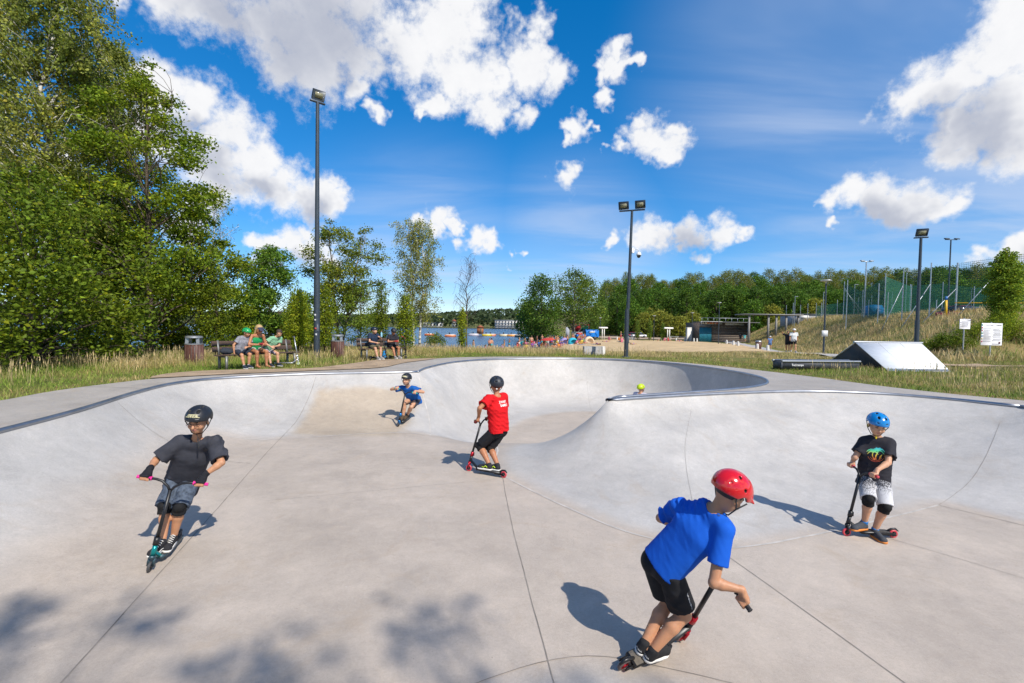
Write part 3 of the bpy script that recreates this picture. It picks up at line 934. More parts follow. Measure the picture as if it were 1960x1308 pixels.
def limb(mb, p0, p1, r0, r1, rng, n=5, sag=.0, seg=5):
    p0, p1 = np.array(p0, float), np.array(p1, float)
    L = np.linalg.norm(p1 - p0)
    pts, rs = [], []
    off = rng.normal(size=3) * L * .10
    for k in range(seg + 1):
        t = k / seg
        q = p0 * (1 - t) + p1 * t + off * math.sin(math.pi * t) + np.array([0, 0, -sag * L * t * t + .10 * L * math.sin(math.pi * t)])
        pts.append(q); rs.append(r0 * (1 - t) + r1 * t)
    mb.tube([tuple(q) for q in pts], rs, n)
    return pts

def broadleaf(name, loc, H, width, seed, leaf=.10, nleaf=14000, base=(.05, .085, .014), trunk_r=.16, bole=.18, nclump=60, bark=None,
              label=None, cat="tree", group=None, profile=None, lean=(0, 0), clump=(.5, .95), shell=.55, droop=0., yellow=.12, var=.3, flat=.62, stems=1):
    rng = np.random.default_rng(seed)
    root = empty(name, loc, 0, label, cat, group)
    mb = MB()
    prof = profile or (lambda t: math.sin(math.pi * min(1, (t * .88 + .12)) ** .8) ** .7)
    lobes = []
    stem_tops = []
    for s in range(stems):
        sx, sy = (rng.normal() * .12 * (stems > 1), rng.normal() * .12 * (stems > 1))
        spread = width * .22 * (stems > 1)
        tx, ty = lean[0] + rng.normal() * spread, lean[1] + rng.normal() * spread
        tp = []
        for k in range(9):
            t = k / 8
            tp.append((sx + tx * t + .05 * H * .12 * rng.normal() * t, sy + ty * t + .05 * H * .12 * rng.normal() * t, -.15 + (H * .97 + .15) * t))
        mb.tube(tp, [trunk_r * (1.25 if k == 0 else 1 - .93 * k / 8) for k in range(9)], 8)
        stem_tops.append(tp)
    def trunk_at(s, t):
        tp = stem_tops[s]; f = min(7.999, t * 8); i = int(f); f -= i
        return np.array(tp[i]) * (1 - f) + np.array(tp[i + 1]) * f
    for i in range(nclump):
        s = i % stems
        t = bole + (1 - bole) * ((i + rng.random()) / nclump)
        ang = i * 2.39996 + rng.normal() * .35
        q = prof((t - bole) / (1 - bole))
        rr = width * .5 * q * (.45 + .6 * rng.random())
        c0 = trunk_at(s, min(1, t))
        cs = width * rng.uniform(*clump) * .27 * (.55 + .6 * q)
        c = c0 + np.array([math.cos(ang) * rr, math.sin(ang) * rr, rng.normal() * .03 * H + .04 * H])
        lobes.append((c, np.array([cs, cs, cs * flat])))
        b0 = trunk_at(s, max(.06, t - .10 - .10 * rng.random()))
        pts = limb(mb, b0, c, max(.014, trunk_r * .42 * (1.1 - t)), .008, rng, 5, .02)
        for j in range(2):
            e = c + rng.normal(size=3) * cs * .6
            limb(mb, pts[3], e, .012, .004, rng, 4, 0, 3)
    mb.build("trunk", bark or M_BARK, root, True)
    P = crown_points(lobes, nleaf, rng, shell)
    P = P[P[:, 2] > .25]
    link("crown", leaf_mesh("crown", P, leaf, leaf_cols(len(P), base, rng, P, var, yellow), rng, droop), root)
    return root

def birch(name, loc, H, width, seed, label, nleaf=16000, leaf=.06, base=(.085, .105, .03), trunk_r=.10, lean=(0, 0), group=None, nb=46, stems=1, dens=1.0, bark=None, start=.25):
    """slender trunk, steep limbs and long hanging twigs"""
    rng = np.random.default_rng(seed)
    root = empty(name, loc, 0, label, "tree", group)
    mb = MB(); tw = []
    for s in range(stems):
        ox = (s - (stems - 1) / 2) * .35
        tp = [(ox + lean[0] * t + (s - (stems - 1) / 2) * .5 * t + .06 * rng.normal() * t * 2, lean[1] * t + .06 * rng.normal() * t * 2, -.15 + (H + .15) * t) for t in np.linspace(0, 1, 10)]
        mb.tube(tp, [trunk_r * (1 - .92 * k / 9) for k in range(10)], 8)
        for i in range(nb // stems):
            t = start + (.97 - start) * (i + rng.random()) / (nb // stems)
            f = min(8.999, t * 9); k = int(f); p0 = np.array(tp[k]) * (1 - (f - k)) + np.array(tp[k + 1]) * (f - k)
            ang = i * 2.4 + rng.normal() * .4
            q = width * .5 * (1.05 - .75 * abs(t - .45) / .6) * rng.uniform(.55, 1.1)
            p1 = p0 + np.array([math.cos(ang) * q, math.sin(ang) * q, .8 * q + .1])
            pts = limb(mb, p0, p1, max(.012, trunk_r * .36 * (1.1 - t)), .008, rng, 4, 0, 5)
            for j in range(6):
                a = pts[2 + j % 4]
                e = np.array(a) + np.array([rng.normal() * .22 * width * .4, rng.normal() * .22 * width * .4, -rng.uniform(.25, 1.0) * min(1.3, width * .35)])
                pp = limb(mb, a, e, .006, .003, rng, 3, .1, 3)
                tw.append((np.array(a), e))
    mb.build("trunk", bark or M_BIRCH, root, True)
    W = rng.integers(0, len(tw), nleaf)
    A = np.array([t[0] for t in tw])[W]; E = np.array([t[1] for t in tw])[W]
    f = rng.random(nleaf)[:, None]
    P = A * (1 - f) + E * f + rng.normal(size=(nleaf, 3)) * np.array([.11, .11, .09]) * dens
    link("crown", leaf_mesh("crown", P, leaf, leaf_cols(nleaf, base, rng, P, .3, .10), rng, .5, .75), root)
    return root

def column_tree(name, loc, H, W, seed, label, nleaf=5200, leaf=.085, base=(.055, .095, .015), group=None, skirt=.12):
    rng = np.random.default_rng(seed)
    root = empty(name, loc, 0, label, "tree", group)
    mb = MB()
    mb.tube([(0, 0, -.1), (.02, 0, H * .5), (0, .02, H * .95)], [.06, .04, .01], 7)
    lobes = []
    for i in range(34):
        t = skirt + (1 - skirt) * (i + .5) / 34
        a = i * 2.4
        w = W * .5 * min(1, .45 + 2.2 * t) * max(.12, 1 - max(0, t - .72) / .33) ** .55 * (.9 + .2 * rng.random())
        c = np.array([math.cos(a) * w * .55, math.sin(a) * w * .55, t * H])
        lobes.append((c, np.array([w * .62, w * .62, H * .05 + .1])))
        limb(mb, (0, 0, max(.1, t * H - .5)), c, .014, .005, rng, 4, 0, 3)
    mb.build("trunk", M_BARK, root, True)
    P = crown_points(lobes, nleaf, rng, .5)
    link("crown", leaf_mesh("crown", P, leaf, leaf_cols(nleaf, base, rng, P, .3, .15), rng), root)
    return root

def bush(name, loc, R, seed, label, nleaf=2500, leaf=.09, base=(.05, .085, .014), cat="shrub", group=None, spiky=0.0):
    rng = np.random.default_rng(seed)
    root = empty(name, loc, 0, label, cat, group)
    mb = MB(); lobes = []
    for i in range(16):
        a = rng.random() * 6.28; q = rng.random() ** .6
        c = np.array([math.cos(a) * R[0] * q * .75, math.sin(a) * R[1] * q * .75, R[2] * (.25 + .65 * rng.random() * (1 - .5 * q))])
        lobes.append((c, np.array([R[0] * .32, R[1] * .32, R[2] * .28 * (1 + spiky)])))
        limb(mb, (c[0] * .25, c[1] * .25, -.05), c, .02, .005, rng, 4, 0, 3)
    mb.build("stem", M_BARK, root, True)
    P = crown_points(lobes, nleaf, rng, .6); P[:, 2] = np.maximum(P[:, 2], .05)
    link("foliage", leaf_mesh("foliage", P, leaf, leaf_cols(nleaf, base, rng, P, .3, .12), rng), root)
    return root

def put(px, depth, dz=0.0):
    """ground spot under photo column px at the given depth"""
    x = (px - 980.0) / F * depth
    return (x, depth, gz(x, depth) + dz)

G_DARK = (.078, .112, .013); G_MID = (.108, .148, .015); G_OLIVE = (.150, .168, .048); G_FRESH = (.135, .178, .018)
# the wall of trees on the left, between the bowl and the lake
birch("birch_tree", put(95, 17.5), 14.6, 6.2, 21, "tall olive leaved birch at the far left edge, highest of the trees", 44000, .108, G_OLIVE, .17, nb=80)
birch("birch_tree", put(205, 21), 13.4, 5.6, 22, "tall birch with drooping twigs beside the dark trunk of the maple", 38000, .11, (.145, .165, .042), .15, nb=70)
birch("birch_tree", put(-60, 20), 16.0, 6.5, 27, "birch cut off by the left edge of the picture", 36000, .11, G_OLIVE, .17, nb=70)
broadleaf("maple_tree", put(285, 18.6), 10.8, 5.9, 23, .135, 27000, G_MID, .15, .12, 64, label="broad green maple behind the grass, left of the first litter bin", flat=.5, clump=(.38, .7))
broadleaf("alder_tree", put(60, 13.6), 5.4, 5.2, 24, .13, 21000, G_DARK, .10, .02, 52, label="dense dark alder thicket in front of the birches at far left", flat=.75, clump=(.5, .85))
broadleaf("alder_tree", put(165, 19.5), 6.5, 5.2, 25, .135, 15000, G_DARK, .15, .10, 46, label="low dark alder between the thicket and the maple", flat=.7)
broadleaf("alder_tree", put(225, 23), 8.0, 6.0, 26, .14, 14000, G_DARK, .2, .14, 46, label="shaded alder with thick dark trunk behind the maple", flat=.6)
birch("birch_tree", put(408, 26), 8.9, 2.9, 28, "thin sparse grey birch rising behind the columnar tree", 3800, .06, (.13, .13, .05), .06, nb=40, dens=1.2)
broadleaf("maple_tree", put(385, 21.5), 6.6, 3.8, 29, .13, 15000, G_MID, .09, .08, 40, label="small maple between the first litter bin and the bench", flat=.55, clump=(.4, .75))
column_tree("hornbeam_tree", put(413, 18.5), 3.6, 1.15, 30, "dark columnar hornbeam directly left of the bench with three people", 5200, .085, G_DARK, group="columnar hornbeams along the lakeside")
broadleaf("lime_tree", put(515, 26), 5.6, 3.9, 31, .14, 19000, (.075, .135, .025), .10, .05, 48, label="round crowned green tree behind the bench with three people", flat=.72, clump=(.5, .8))
bush("shrub", put(600, 25), (1.5, 1.0, 2.1), 232, "tall leafy shrub behind the tall lamp post", 3800, .11, G_MID)
bush("shrub", put(555, 26), (1.4, 1.0, 2.3), 233, "leafy shrub behind the right end of the left bench", 3800, .11, (.10, .14, .02))
bush("shrub", put(455, 23), (1.3, 1.0, 1.9), 32, "leafy shrub filling the gap behind the left bench", 3600, .11, G_MID)
bush("shrub", put(345, 20.5), (1.5, 1.1, 1.5), 132, "leafy shrub behind the first litter bin", 3600, .11, G_DARK)
bush("shrub", put(20, 15.2), (1.9, 1.2, 1.6), 133, "dark leafy shrub at the foot of the far left thicket", 4200, .11, G_DARK)
bush("shrub", put(150, 16.4), (.9, .7, 1.1), 134, "small fresh green shrub growing among the tall straw", 2400, .09, G_FRESH)
column_tree("hornbeam_tree", put(570, 21.5), 3.0, 1.15, 33, "columnar hornbeam just left of the tall lamp post", 5000, .085, G_FRESH, group="columnar hornbeams along the lakeside")
column_tree("hornbeam_tree", put(622, 22), 3.2, 1.05, 34, "columnar hornbeam just right of the tall lamp post", 4600, .085, G_MID, group="columnar hornbeams along the lakeside")
broadleaf("alder_tree", put(655, 29), 7.4, 4.3, 35, .13, 15000, (.105, .130, .024), .12, .30, 46, bark=M_BARKG, label="tall thin alder with two bare trunks behind the second litter bin", flat=.6, clump=(.45, .75), stems=2)
broadleaf("alder_tree", put(690, 27), 3.6, 2.6, 135, .10, 5200, (.10, .15, .028), .06, .10, 26, label="young bright green alder below the thin two trunked one", flat=.6)
column_tree("hornbeam_tree", put(729, 24), 3.4, .85, 36, "narrow columnar hornbeam behind the right bench", 3600, .085, G_DARK, group="columnar hornbeams along the lakeside")
column_tree("hornbeam_tree", put(776, 23), 2.8, 1.05, 37, "columnar hornbeam in front of the white trunked birch", 4600, .085, G_MID, group="columnar hornbeams along the lakeside")
birch("birch_tree", put(797, 29), 7.9, 2.9, 38, "birch with two white trunks and hanging yellowish twigs by the lake", 17000, .085, (.155, .17, .055), .085, nb=56, stems=2, start=.22)
birch("bare_tree", put(893, 33), 6.6, 2.3, 39, "dark leafless tree standing alone before the lake", 120, .06, (.08, .06, .04), .07, nb=40, start=.33, bark=M_BARK)
column_tree("hornbeam_tree", put(884, 29), 2.7, .6, 40, "slim columnar hornbeam in front of the leafless tree", 2300, .085, G_FRESH, group="columnar hornbeams along the lakeside")
bush("shrub", put(832, 33), (.95, .8, 1.35), 41, "low waterside shrub right of the white trunked birch", 1800, .10, (.09, .125, .04))
# group of big trees on the beach and single trees at the right
broadleaf("poplar_tree", put(1035, 104), 15.0, 10.5, 42, .42, 9000, (.055, .10, .02), .35, .05, 46, label="dark rounded tree at the waterline, left of the beach tree group", flat=.75)
broadleaf("poplar_tree", put(1098, 112), 16.3, 12.0, 43, .42, 8500, (.08, .12, .028), .4, .22, 40, bark=M_BARKG, label="tallest tree of the beach group with a pale bare trunk", flat=.7)
broadleaf("poplar_tree", put(1120, 124), 15.5, 11, 44, .45, 6500, (.056, .10, .02), .4, .15, 36, label="dark tree standing behind the pale trunk on the beach", flat=.7)
broadleaf("poplar_tree", put(1022, 112), 11.5, 9, 45, .45, 5500, (.05, .092, .02), .3, .03, 36, label="lower dark tree leaning over the lake, leftmost of the beach group", flat=.7)
column_tree("hornbeam_tree", put(1918, 31.5), 4.9, 1.85, 46, "thick columnar hornbeam on the embankment at the right", 15000, .14, (.12, .18, .028), group="columnar hornbeams on the embankment", skirt=.06)
for k, (px, dp, rx, rz, g) in enumerate([(1795, 29, 1.5, .95, G_MID), (1835, 28, 1.3, 1.1, G_DARK), (1862, 29.5, 1.4, 1.3, G_MID), (1945, 28.5, 1.6, 1.45, G_FRESH), (1990, 28, 1.6, 1.4, G_DARK), (1915, 29.5, 1.1, 1.4, G_MID)]):
    bush("shrub", put(px, dp, -.05), (rx, .9, rz), 60 + k, ["low juniper green shrub beside the white ramp", "dark shrub right behind the small notice board post", "green shrub between the two notice boards",
         "bright tall shrub right of the large notice board", "shrub cut off by the right edge of the picture", "shrub under the thick columnar hornbeam"][k], 3200, .085, g, spiky=.6)
for k, (px, dp, h) in enumerate([(1197, 110, 3.9), (1220, 105, 4.4), (1243, 103, 5.0), (1268, 104, 3.9)]):
    column_tree("poplar_sapling", put(px, dp), h, 1.1, 70 + k, ["slim young tree hidden partly by the lamp post with the camera", "slim young tree in front of the parked cars", "tallest slim young tree at the beach edge", "slim young tree right of the tallest one at the beach edge"][k],
                900, .24, (.08, .13, .03), group="slim young trees behind the beach")

# ------------------------------------------------------------------ the wood on the hill
def forest_proto(kind, seed):
    H = [13, 11.5, 13.2, 8][kind]
    W = [9.0, 9.0, 8.2, 8.0][kind]
    base = [(.042, .082, .016), (.052, .105, .018), (.098, .118, .036), (.140, .155, .036)][kind]
    rng = np.random.default_rng(seed)
    mb = MB(); mb.tube([(0, 0, -.5), (0, 0, H * .5), (.1, 0, H * .9)], [.22, .15, .04], 6)
    lobes = []
    for i in range(34):
        t = .06 + .94 * (i + rng.random()) / 34; a = i * 2.4
        w = W * .5 * math.sin(math.pi * min(1, t * .82 + .16)) ** .6
        c = np.array([math.cos(a) * w * .7, math.sin(a) * w * .7, t * H * .95])
        s = W * rng.uniform(.13, .2)
        lobes.append((c, np.array([s, s, s * (.75 if kind != 2 else 1.1)])))
        limb(mb, (0, 0, max(.5, t * H - 2)), c, .05, .02, rng, 3, 0, 2)
    nl = 3400
    P = crown_points(lobes, nl, rng, .42); P = P[P[:, 2] > .2]
    return (poly_mesh("trunk", mb.v, mb.f, [M_BARKG if kind == 2 else M_BARK], True),
            leaf_mesh("crown", P, .52 if kind != 2 else .42, leaf_cols(len(P), base, rng, P * .25, .32, .12), rng))
PROTO = [[forest_proto(k, 200 + 10 * k + j) for j in range(3)] for k in range(4)]
FLAB = ["dark green broadleaf crown in the wood behind the beach", "deep green crown in the middle of the wooded slope",
        "pale birch crown along the top of the wooded hill", "yellowish green bushy tree at the foot of the wood"]
def forest_tree(kind, x, y, sc, rng):
    m = PROTO[kind][int(rng.integers(3))]
    e = empty("forest_tree", (x, y, gz(x, y) - .2), rng.random() * 6.28, FLAB[kind], "tree", ["dark trees of the wood", "green trees of the wood", "birches on the wooded hill", "bushy trees before the wood"][kind])
    e.scale = (sc * rng.uniform(.9, 1.15), sc * rng.uniform(.9, 1.15), sc)
    link("trunk", m[0], e); link("crown", m[1], e)
rng = np.random.default_rng(77)
for row, (dep, px0, px1, stp, kinds) in enumerate([(150, 1150, 1560, 26, (0, 1, 1, 0)), (162, 1140, 1700, 25, (0, 1, 0, 1)), (176, 1150, 1960, 27, (0, 1, 1)), (192, 1150, 2010, 26, (1, 1, 0)),
                                                   (210, 1160, 2010, 25, (1, 2, 0, 2)), (230, 1160, 2010, 22, (2, 2, 1)), (250, 1160, 2010, 21, (2, 2, 2, 0))]):
    px = px0
    while px < px1:
        d = dep + rng.normal() * 3
        if not (row == 0 and 1268 < px < 1300):
            forest_tree(int(rng.choice(kinds)), (px - 980) / F * d, d, rng.uniform(.74, 1.18), rng)
        px += stp * rng.uniform(.75, 1.25)
for px, d, s in [(1232, 140, .95), (1262, 138, 1.0), (1278, 135, .85), (1300, 133, .8), (1322, 136, .95), (1245, 150, 1.1)]:
    forest_tree(3, (px - 980) / F * d, d, s, rng)
for px, d, k, s in [(1780, 108, 0, .95), (1812, 112, 1, 1.05), (1700, 125, 1, .72), (1740, 125, 0, .72), (1845, 120, 0, .8), (1880, 112, 1, .7), (1915, 110, 0, .8), (1945, 108, 1, .8), (1640, 135, 0, .8), (1600, 138, 1, .8), (1560, 140, 3, .9), (1530, 142, 1, .9),
                    (1990, 105, 0, .9), (1475, 140, 3, .85), (1440, 142, 1, .95), (1500, 145, 0, 1.0)]:
    x = (px - 980) / F * d
    m = PROTO[k][0]
    forest_tree(k, x, d, s, rng)

# far shore woods: one mass seen across the lake
rng = np.random.default_rng(5)
n = 20000
x = rng.uniform(-1000, 330, n); y = 592 + 215 * rng.random(n) ** 1.3
hs = np.interp(x, [-1100, -700, -420, -260, -130, -20, 60, 180, 420], [14, 13, 9, 7, 11, 22, 20, 14, 10])
hz = LAKE_Z + hs * np.interp((y - 585) / 260, [0, .12, .3, .55, .8, 1], [0, .05, .35, .75, 1, .6])
tree_h = 9 + 5 * fbm(x * .02, y * .05)
P = np.column_stack([x, y, hz + tree_h * (.15 + .85 * rng.random(n) ** .6)])
k = fbm(x * .04, y * .03)[:, None]
cols = np.array([[.040, .066, .026]]) * (1 - k) + np.array([[.085, .110, .042]]) * k
cols = cols * np.exp(rng.normal(0, .25, n))[:, None]
fw = link("far_wood", leaf_mesh("far_wood", P, 5.2, cols, rng, 0, .9))
tag(fw, "dark wooded shore across the lake", "wood", kind="stuff")

# ------------------------------------------------------------------ grass
def grass(name, P, h, w, cols, rng, label, bend=.6):
    n = len(P)
    a = rng.random(n) * 6.283
    u = np.column_stack([np.cos(a), np.sin(a), np.zeros(n)])
    b = a + rng.normal(size=n) * .9
    t = np.column_stack([np.cos(b), np.sin(b), np.zeros(n)]) * (bend * h * rng.uniform(.2, 1.3, n))[:, None]
    up = np.zeros((n, 3)); up[:, 2] = h
    W = (w * rng.uniform(.7, 1.3, n))[:, None]
    v0 = P - u * W / 2; v1 = P + u * W / 2
    m = P + up * .55 + t * .32
    v2 = m - u * W * .38; v3 = m + u * W * .38
    v4 = P + up * .95 + t
    V = np.stack([v0, v1, v3, v2, v4], 1).reshape(-1, 3)
    base = np.arange(n)[:, None] * 5
    loops = (base + np.array([[0, 1, 2, 3, 3, 2, 4]])).ravel()
    starts = (np.arange(n)[:, None] * 7 + np.array([[0, 4]])).ravel()
    shade = np.array([.8, .8, 1.0, 1.0, 1.15])
    me = np_mesh(name, V, loops, starts, [M_GRASS], False, np.repeat(cols, 5, 0))
    return tag(link(name, me), label, "grass", kind="stuff")
STRAW = np.array((.60, .46, .24)); OCHRE = np.array((.44, .30, .13)); GREEN = np.array((.155, .24, .034)); LIME = np.array((.25, .34, .05)); OLV = np.array((.30, .285, .085))
def grass_field(name, label, poly, dens, hfun, dry, rng, w=.011, avoid=()):
    poly = np.array(poly, float)
    x0, y0 = poly.min(0); x1, y1 = poly.max(0)
    n = int((x1 - x0) * (y1 - y0) * dens)
    x = rng.uniform(x0, x1, n); y = rng.uniform(y0, y1, n)
    ok = inside(x, y, poly) & ~(inside(x, y, OUTER) & (seg_dist(x, y, OUTER) > .02))
    for av in avoid: ok &= ~inside(x, y, av)
    keep = fbm(x * 1.7 + 5, y * 1.7) > .30
    ok &= keep
    x, y = x[ok], y[ok]
    n = len(x)
    D = seg_dist(x, y, OUTER)
    f = fbm(x * .55, y * .55); g = fbm(x * 1.9 + 40, y * 1.9)
    dr = np.clip(dry(x, y, D) + (f - .5) * 1.5 + (g - .5) * .7 + rng.normal(0, .16, n), 0, 1)
    h = hfun(x, y, D) * (.45 + .9 * g) * rng.uniform(.6, 1.25, n) * (.8 + .5 * dr)
    c = np.where((dr < .5)[:, None], GREEN + (OLV - GREEN) * (dr * 2)[:, None], OLV + (STRAW - OLV) * ((dr - .5) * 2)[:, None])
    mixo = (rng.random(n) < .22)[:, None]; c = np.where(mixo & (dr > .5)[:, None], OCHRE, c)
    lim = (rng.random(n) < .15)[:, None]; c = np.where(lim & (dr < .45)[:, None], LIME, c)
    c = c * np.exp(rng.normal(0, .22, n))[:, None]
    P = np.column_stack([x, y, ground_z(x, y) - .01])
    return grass(name, P, h, w, c, rng, label)
rng = np.random.default_rng(9)
AV = [DIRT]
grass_field("meadow_grass", "tall straw and green grass left of the bowl", [(-22, 5), (-8.3, 5), (-8.4, 13), (-6.2, 14.3), (-9, 18), (-22, 19)], 400,
            lambda x, y, D: .10 + .17 * sstep(1.0, 4.5, D), lambda x, y, D: .06 + .38 * sstep(1.4, 4.6, D), rng, .012, AV)
grass_field("lakeside_grass", "tall mixed grass between benches and lake", [(-14, 14.5), (-5.8, 14.0), (-5, 18.5), (-3.2, 18.2), (0, 21.5), (4, 22), (9, 18), (11, 24), (12, 33), (6, 41), (-4, 40), (-14, 30)], 140,
            lambda x, y, D: .10 + .17 * sstep(.8, 4.0, D) * sstep(9, 3, x), lambda x, y, D: .20 + .34 * sstep(.6, 4, D), rng, .017, AV)
grass_field("verge_grass", "short patchy grass between bowl and white ramp", [(8.0, 18.4), (9.3, 14.7), (10.2, 10.9), (11.3, 9.0), (22, 8), (34, 14), (34, 24), (24, 26), (18, 27), (13, 24)], 165,
            lambda x, y, D: .05 + .05 * sstep(.3, 2.5, D) + .10 * fbm(x * .7 + 3, y * .7), lambda x, y, D: .28 + .12 * sstep(1, 5, D), rng, .015, [TRAIL])
grass_field("slope_grass", "dry golden grass covering the embankment", [(21.8, 24.2), (28, 23), (48, 20), (60, 22), (62, 60), (70, 120), (55, 118), (50, 101), (41.5, 77), (31.5, 50), (25, 34)], 25,
            lambda x, y, D: .30 + .22 * fbm(x * .4, y * .4), lambda x, y, D: .84 + 0 * x, rng, .036)
grass_field("field_grass", "sparse dry grass beyond the bowl rim", [(9, 24), (17, 26.5), (21, 31), (25, 43), (12, 41), (8, 46), (4, 50), (-6, 50), (-4, 40), (6, 40)], 40,
            lambda x, y, D: .20 + 0 * x, lambda x, y, D: .68 + 0 * x, rng, .024, [SAND])
# taller seed heads
def stalks(name, label, poly, n, hmin, hmax, rng):
    poly = np.array(poly, float); x = rng.uniform(poly[:, 0].min(), poly[:, 0].max(), n * 3); y = rng.uniform(poly[:, 1].min(), poly[:, 1].max(), n * 3)
    ok = inside(x, y, poly) & ~inside(x, y, OUTER) & (fbm(x * .9, y * .9) > .47) & (seg_dist(x, y, OUTER) > .9) & ~inside(x, y, DIRT) & ~inside(x, y, TRAIL); x = x[ok][:n]; y = y[ok][:n]; n = len(x)
    h = rng.uniform(hmin, hmax, n); P = np.column_stack([x, y, ground_z(x, y)])
    lean = rng.normal(size=(n, 2)) * .12
    T = P + np.column_stack([lean[:, 0] * h, lean[:, 1] * h, h])
    a = rng.random(n) * 6.28; u = np.column_stack([np.cos(a), np.sin(a), 0 * a])
    q = P + (T - P) * .72
    V = np.stack([P - u * .003, P + u * .003, q + u * .003, q - u * .003, q - u * .012, q + u * .012, T], 1).reshape(-1, 3)
    base = np.arange(n)[:, None] * 7
    loops = (base + np.array([[0, 1, 2, 3, 4, 5, 6]])).ravel(); starts = (np.arange(n)[:, None] * 7 + np.array([[0, 4]])).ravel()
    c = (STRAW * .95)[None] * np.exp(rng.normal(0, .25, n))[:, None]
    tag(link(name, np_mesh(name, V, loops, starts, [M_GRASS], False, np.repeat(c, 7, 0))), label, "grass", kind="stuff")
stalks("seed_heads", "pale seed heads standing over the meadow at left", [(-22, 8), (-9.8, 8), (-9.6, 13.5), (-9, 17), (-20, 19)], 2000, .32, .55, rng)
stalks("seed_heads", "pale seed heads in the grass behind the bowl", [(-13, 15), (-5.6, 15), (-2, 23), (6, 23), (9, 30), (-4, 38), (-14, 28)], 2600, .30, .55, rng)
stalks("seed_heads", "pale seed heads in front of the white ramp", [(9.6, 17.8), (10.2, 14.5), (11.5, 11), (24, 11), (26, 18), (14, 17.3), (11, 18.4)], 800, .25, .5, rng)

# ================================================================== modelling people with distance fields
class Vol:
    """signed distances on a grid; shapes are blended in one after the other, then turned into one continuous surface"""
    def __init__(s, lo, hi, h):
        s.h = h
        s.lo = np.array(lo, float) - 3 * h
        s.n = np.ceil((np.array(hi, float) + 3 * h - s.lo) / h).astype(int) + 1
        s.d = np.full(tuple(s.n), 9.0, np.float32)
    def _win(s, lo, hi):
        a = np.clip(np.floor((np.array(lo) - s.lo) / s.h).astype(int), 0, s.n)
        b = np.clip(np.ceil((np.array(hi) - s.lo) / s.h).astype(int) + 1, 0, s.n)
        if (b <= a).any(): return None, None
        ax = [s.lo[k] + s.h * np.arange(a[k], b[k]) for k in range(3)]
        G = np.stack(np.meshgrid(*ax, indexing='ij'), -1).astype(np.float32)
        return (slice(a[0], b[0]), slice(a[1], b[1]), slice(a[2], b[2])), G
    def put(s, fn, lo, hi, k=.02, cut=False):
        m = max(k, .01) + 3 * s.h
        w, G = s._win(np.array(lo) - m, np.array(hi) + m)
        if w is None: return
        b = fn(G).astype(np.float32); a = s.d[w]
        if cut:
            b = -b
            hh = np.clip(.5 - .5 * (a - b) / k, 0, 1) if k > 0 else (b > a).astype(np.float32)
            s.d[w] = a * (1 - hh) + b * hh + (k * hh * (1 - hh) if k > 0 else 0)
        else:
            hh = np.clip(.5 + .5 * (b - a) / max(k, 1e-5), 0, 1)
            s.d[w] = b * (1 - hh) + a * hh - k * hh * (1 - hh)
    def cone(s, p0, p1, r0, r1, k=.02, cut=False, planes=()):
        p0, p1 = np.array(p0, float), np.array(p1, float); R = max(r0, r1)
        f = cone_fn(p0, p1, r0, r1)
        if planes:
            def g(G, f=f):
                d = f(G)
                for q, nrm in planes: d = np.maximum(d, ((G - np.array(q, np.float32)) * np.array(nrm, np.float32)).sum(-1))
                return d
        else: g = f
        s.put(g, np.minimum(p0, p1) - R, np.maximum(p0, p1) + R, k, cut)
    def ell(s, c, r, M=None, k=.02, cut=False, planes=()):
        c = np.array(c, float); r = np.array(r, float)
        Mi = np.array(M.to_3x3().inverted() if M is not None else Matrix.Identity(3), np.float32)
        def g(G):
            q = (G - c.astype(np.float32)) @ Mi.T
            l = np.sqrt(((q / r.astype(np.float32)) ** 2).sum(-1)) + 1e-6
            l2 = np.sqrt(((q / (r * r).astype(np.float32)) ** 2).sum(-1)) + 1e-6
            d = l * (l - 1) / l2
            for p, nrm in planes: d = np.maximum(d, ((G - np.array(p, np.float32)) * np.array(nrm, np.float32)).sum(-1))
            return d
        R = r.max(); s.put(g, c - R, c + R, k, cut)
    def plane_cut(s, p, nrm):
        """removes what lies beyond the plane"""
        ax = [s.lo[k] + s.h * np.arange(s.n[k]) for k in range(3)]
        d = (ax[0][:, None, None] - p[0]) * nrm[0] + (ax[1][None, :, None] - p[1]) * nrm[1] + (ax[2][None, None, :] - p[2]) * nrm[2]
        s.d = np.maximum(s.d, d.astype(np.float32))
    def mesh(s, name, mats, mi=None, folds=0.0, seed=0, fdir=None, ffreq=22.0):
        d = s.d
        if folds > 0:                                   # cloth: shallow creases
            band = np.argwhere(np.abs(d) < .03)
            P = s.lo + band * s.h
            r = np.random.default_rng(seed); v = 0
            for q in range(7):
                w = r.normal(size=3); w /= np.linalg.norm(w)
                if fdir is not None: w = w * .55 + np.array(fdir) * r.choice((-1, 1)) * .8
                fr = ffreq * r.uniform(.6, 1.7)
                ph = P @ w * fr + r.random() * 6.3 + 1.6 * np.sin(P @ r.normal(size=3) * 9 + r.random() * 6)
                v = v + np.abs(np.sin(ph)) ** .7 * r.uniform(.5, 1)
            amp = np.clip(.5 + 1.2 * np.sin(P @ np.array([5.1, 6.3, 4.2]) + seed), .15, 1.3)
            d = d.copy(); d[tuple(band.T)] += (folds * (v / 4 - .95) * amp).astype(np.float32)
        V, Q = surface_nets(d)
        V = s.lo + V * s.h
        return V, Q
def cone_fn(p0, p1, r0, r1):
    a = np.array(p0, np.float32); ba = (np.array(p1) - np.array(p0)).astype(np.float32)
    L = float((ba * ba).sum()) + 1e-9
    def f(G):
        pa = G - a
        t = np.clip((pa @ ba) / L, 0, 1)
        q = pa - t[..., None] * ba
        return np.sqrt((q * q).sum(-1)) - (r0 + (r1 - r0) * t)
    return f
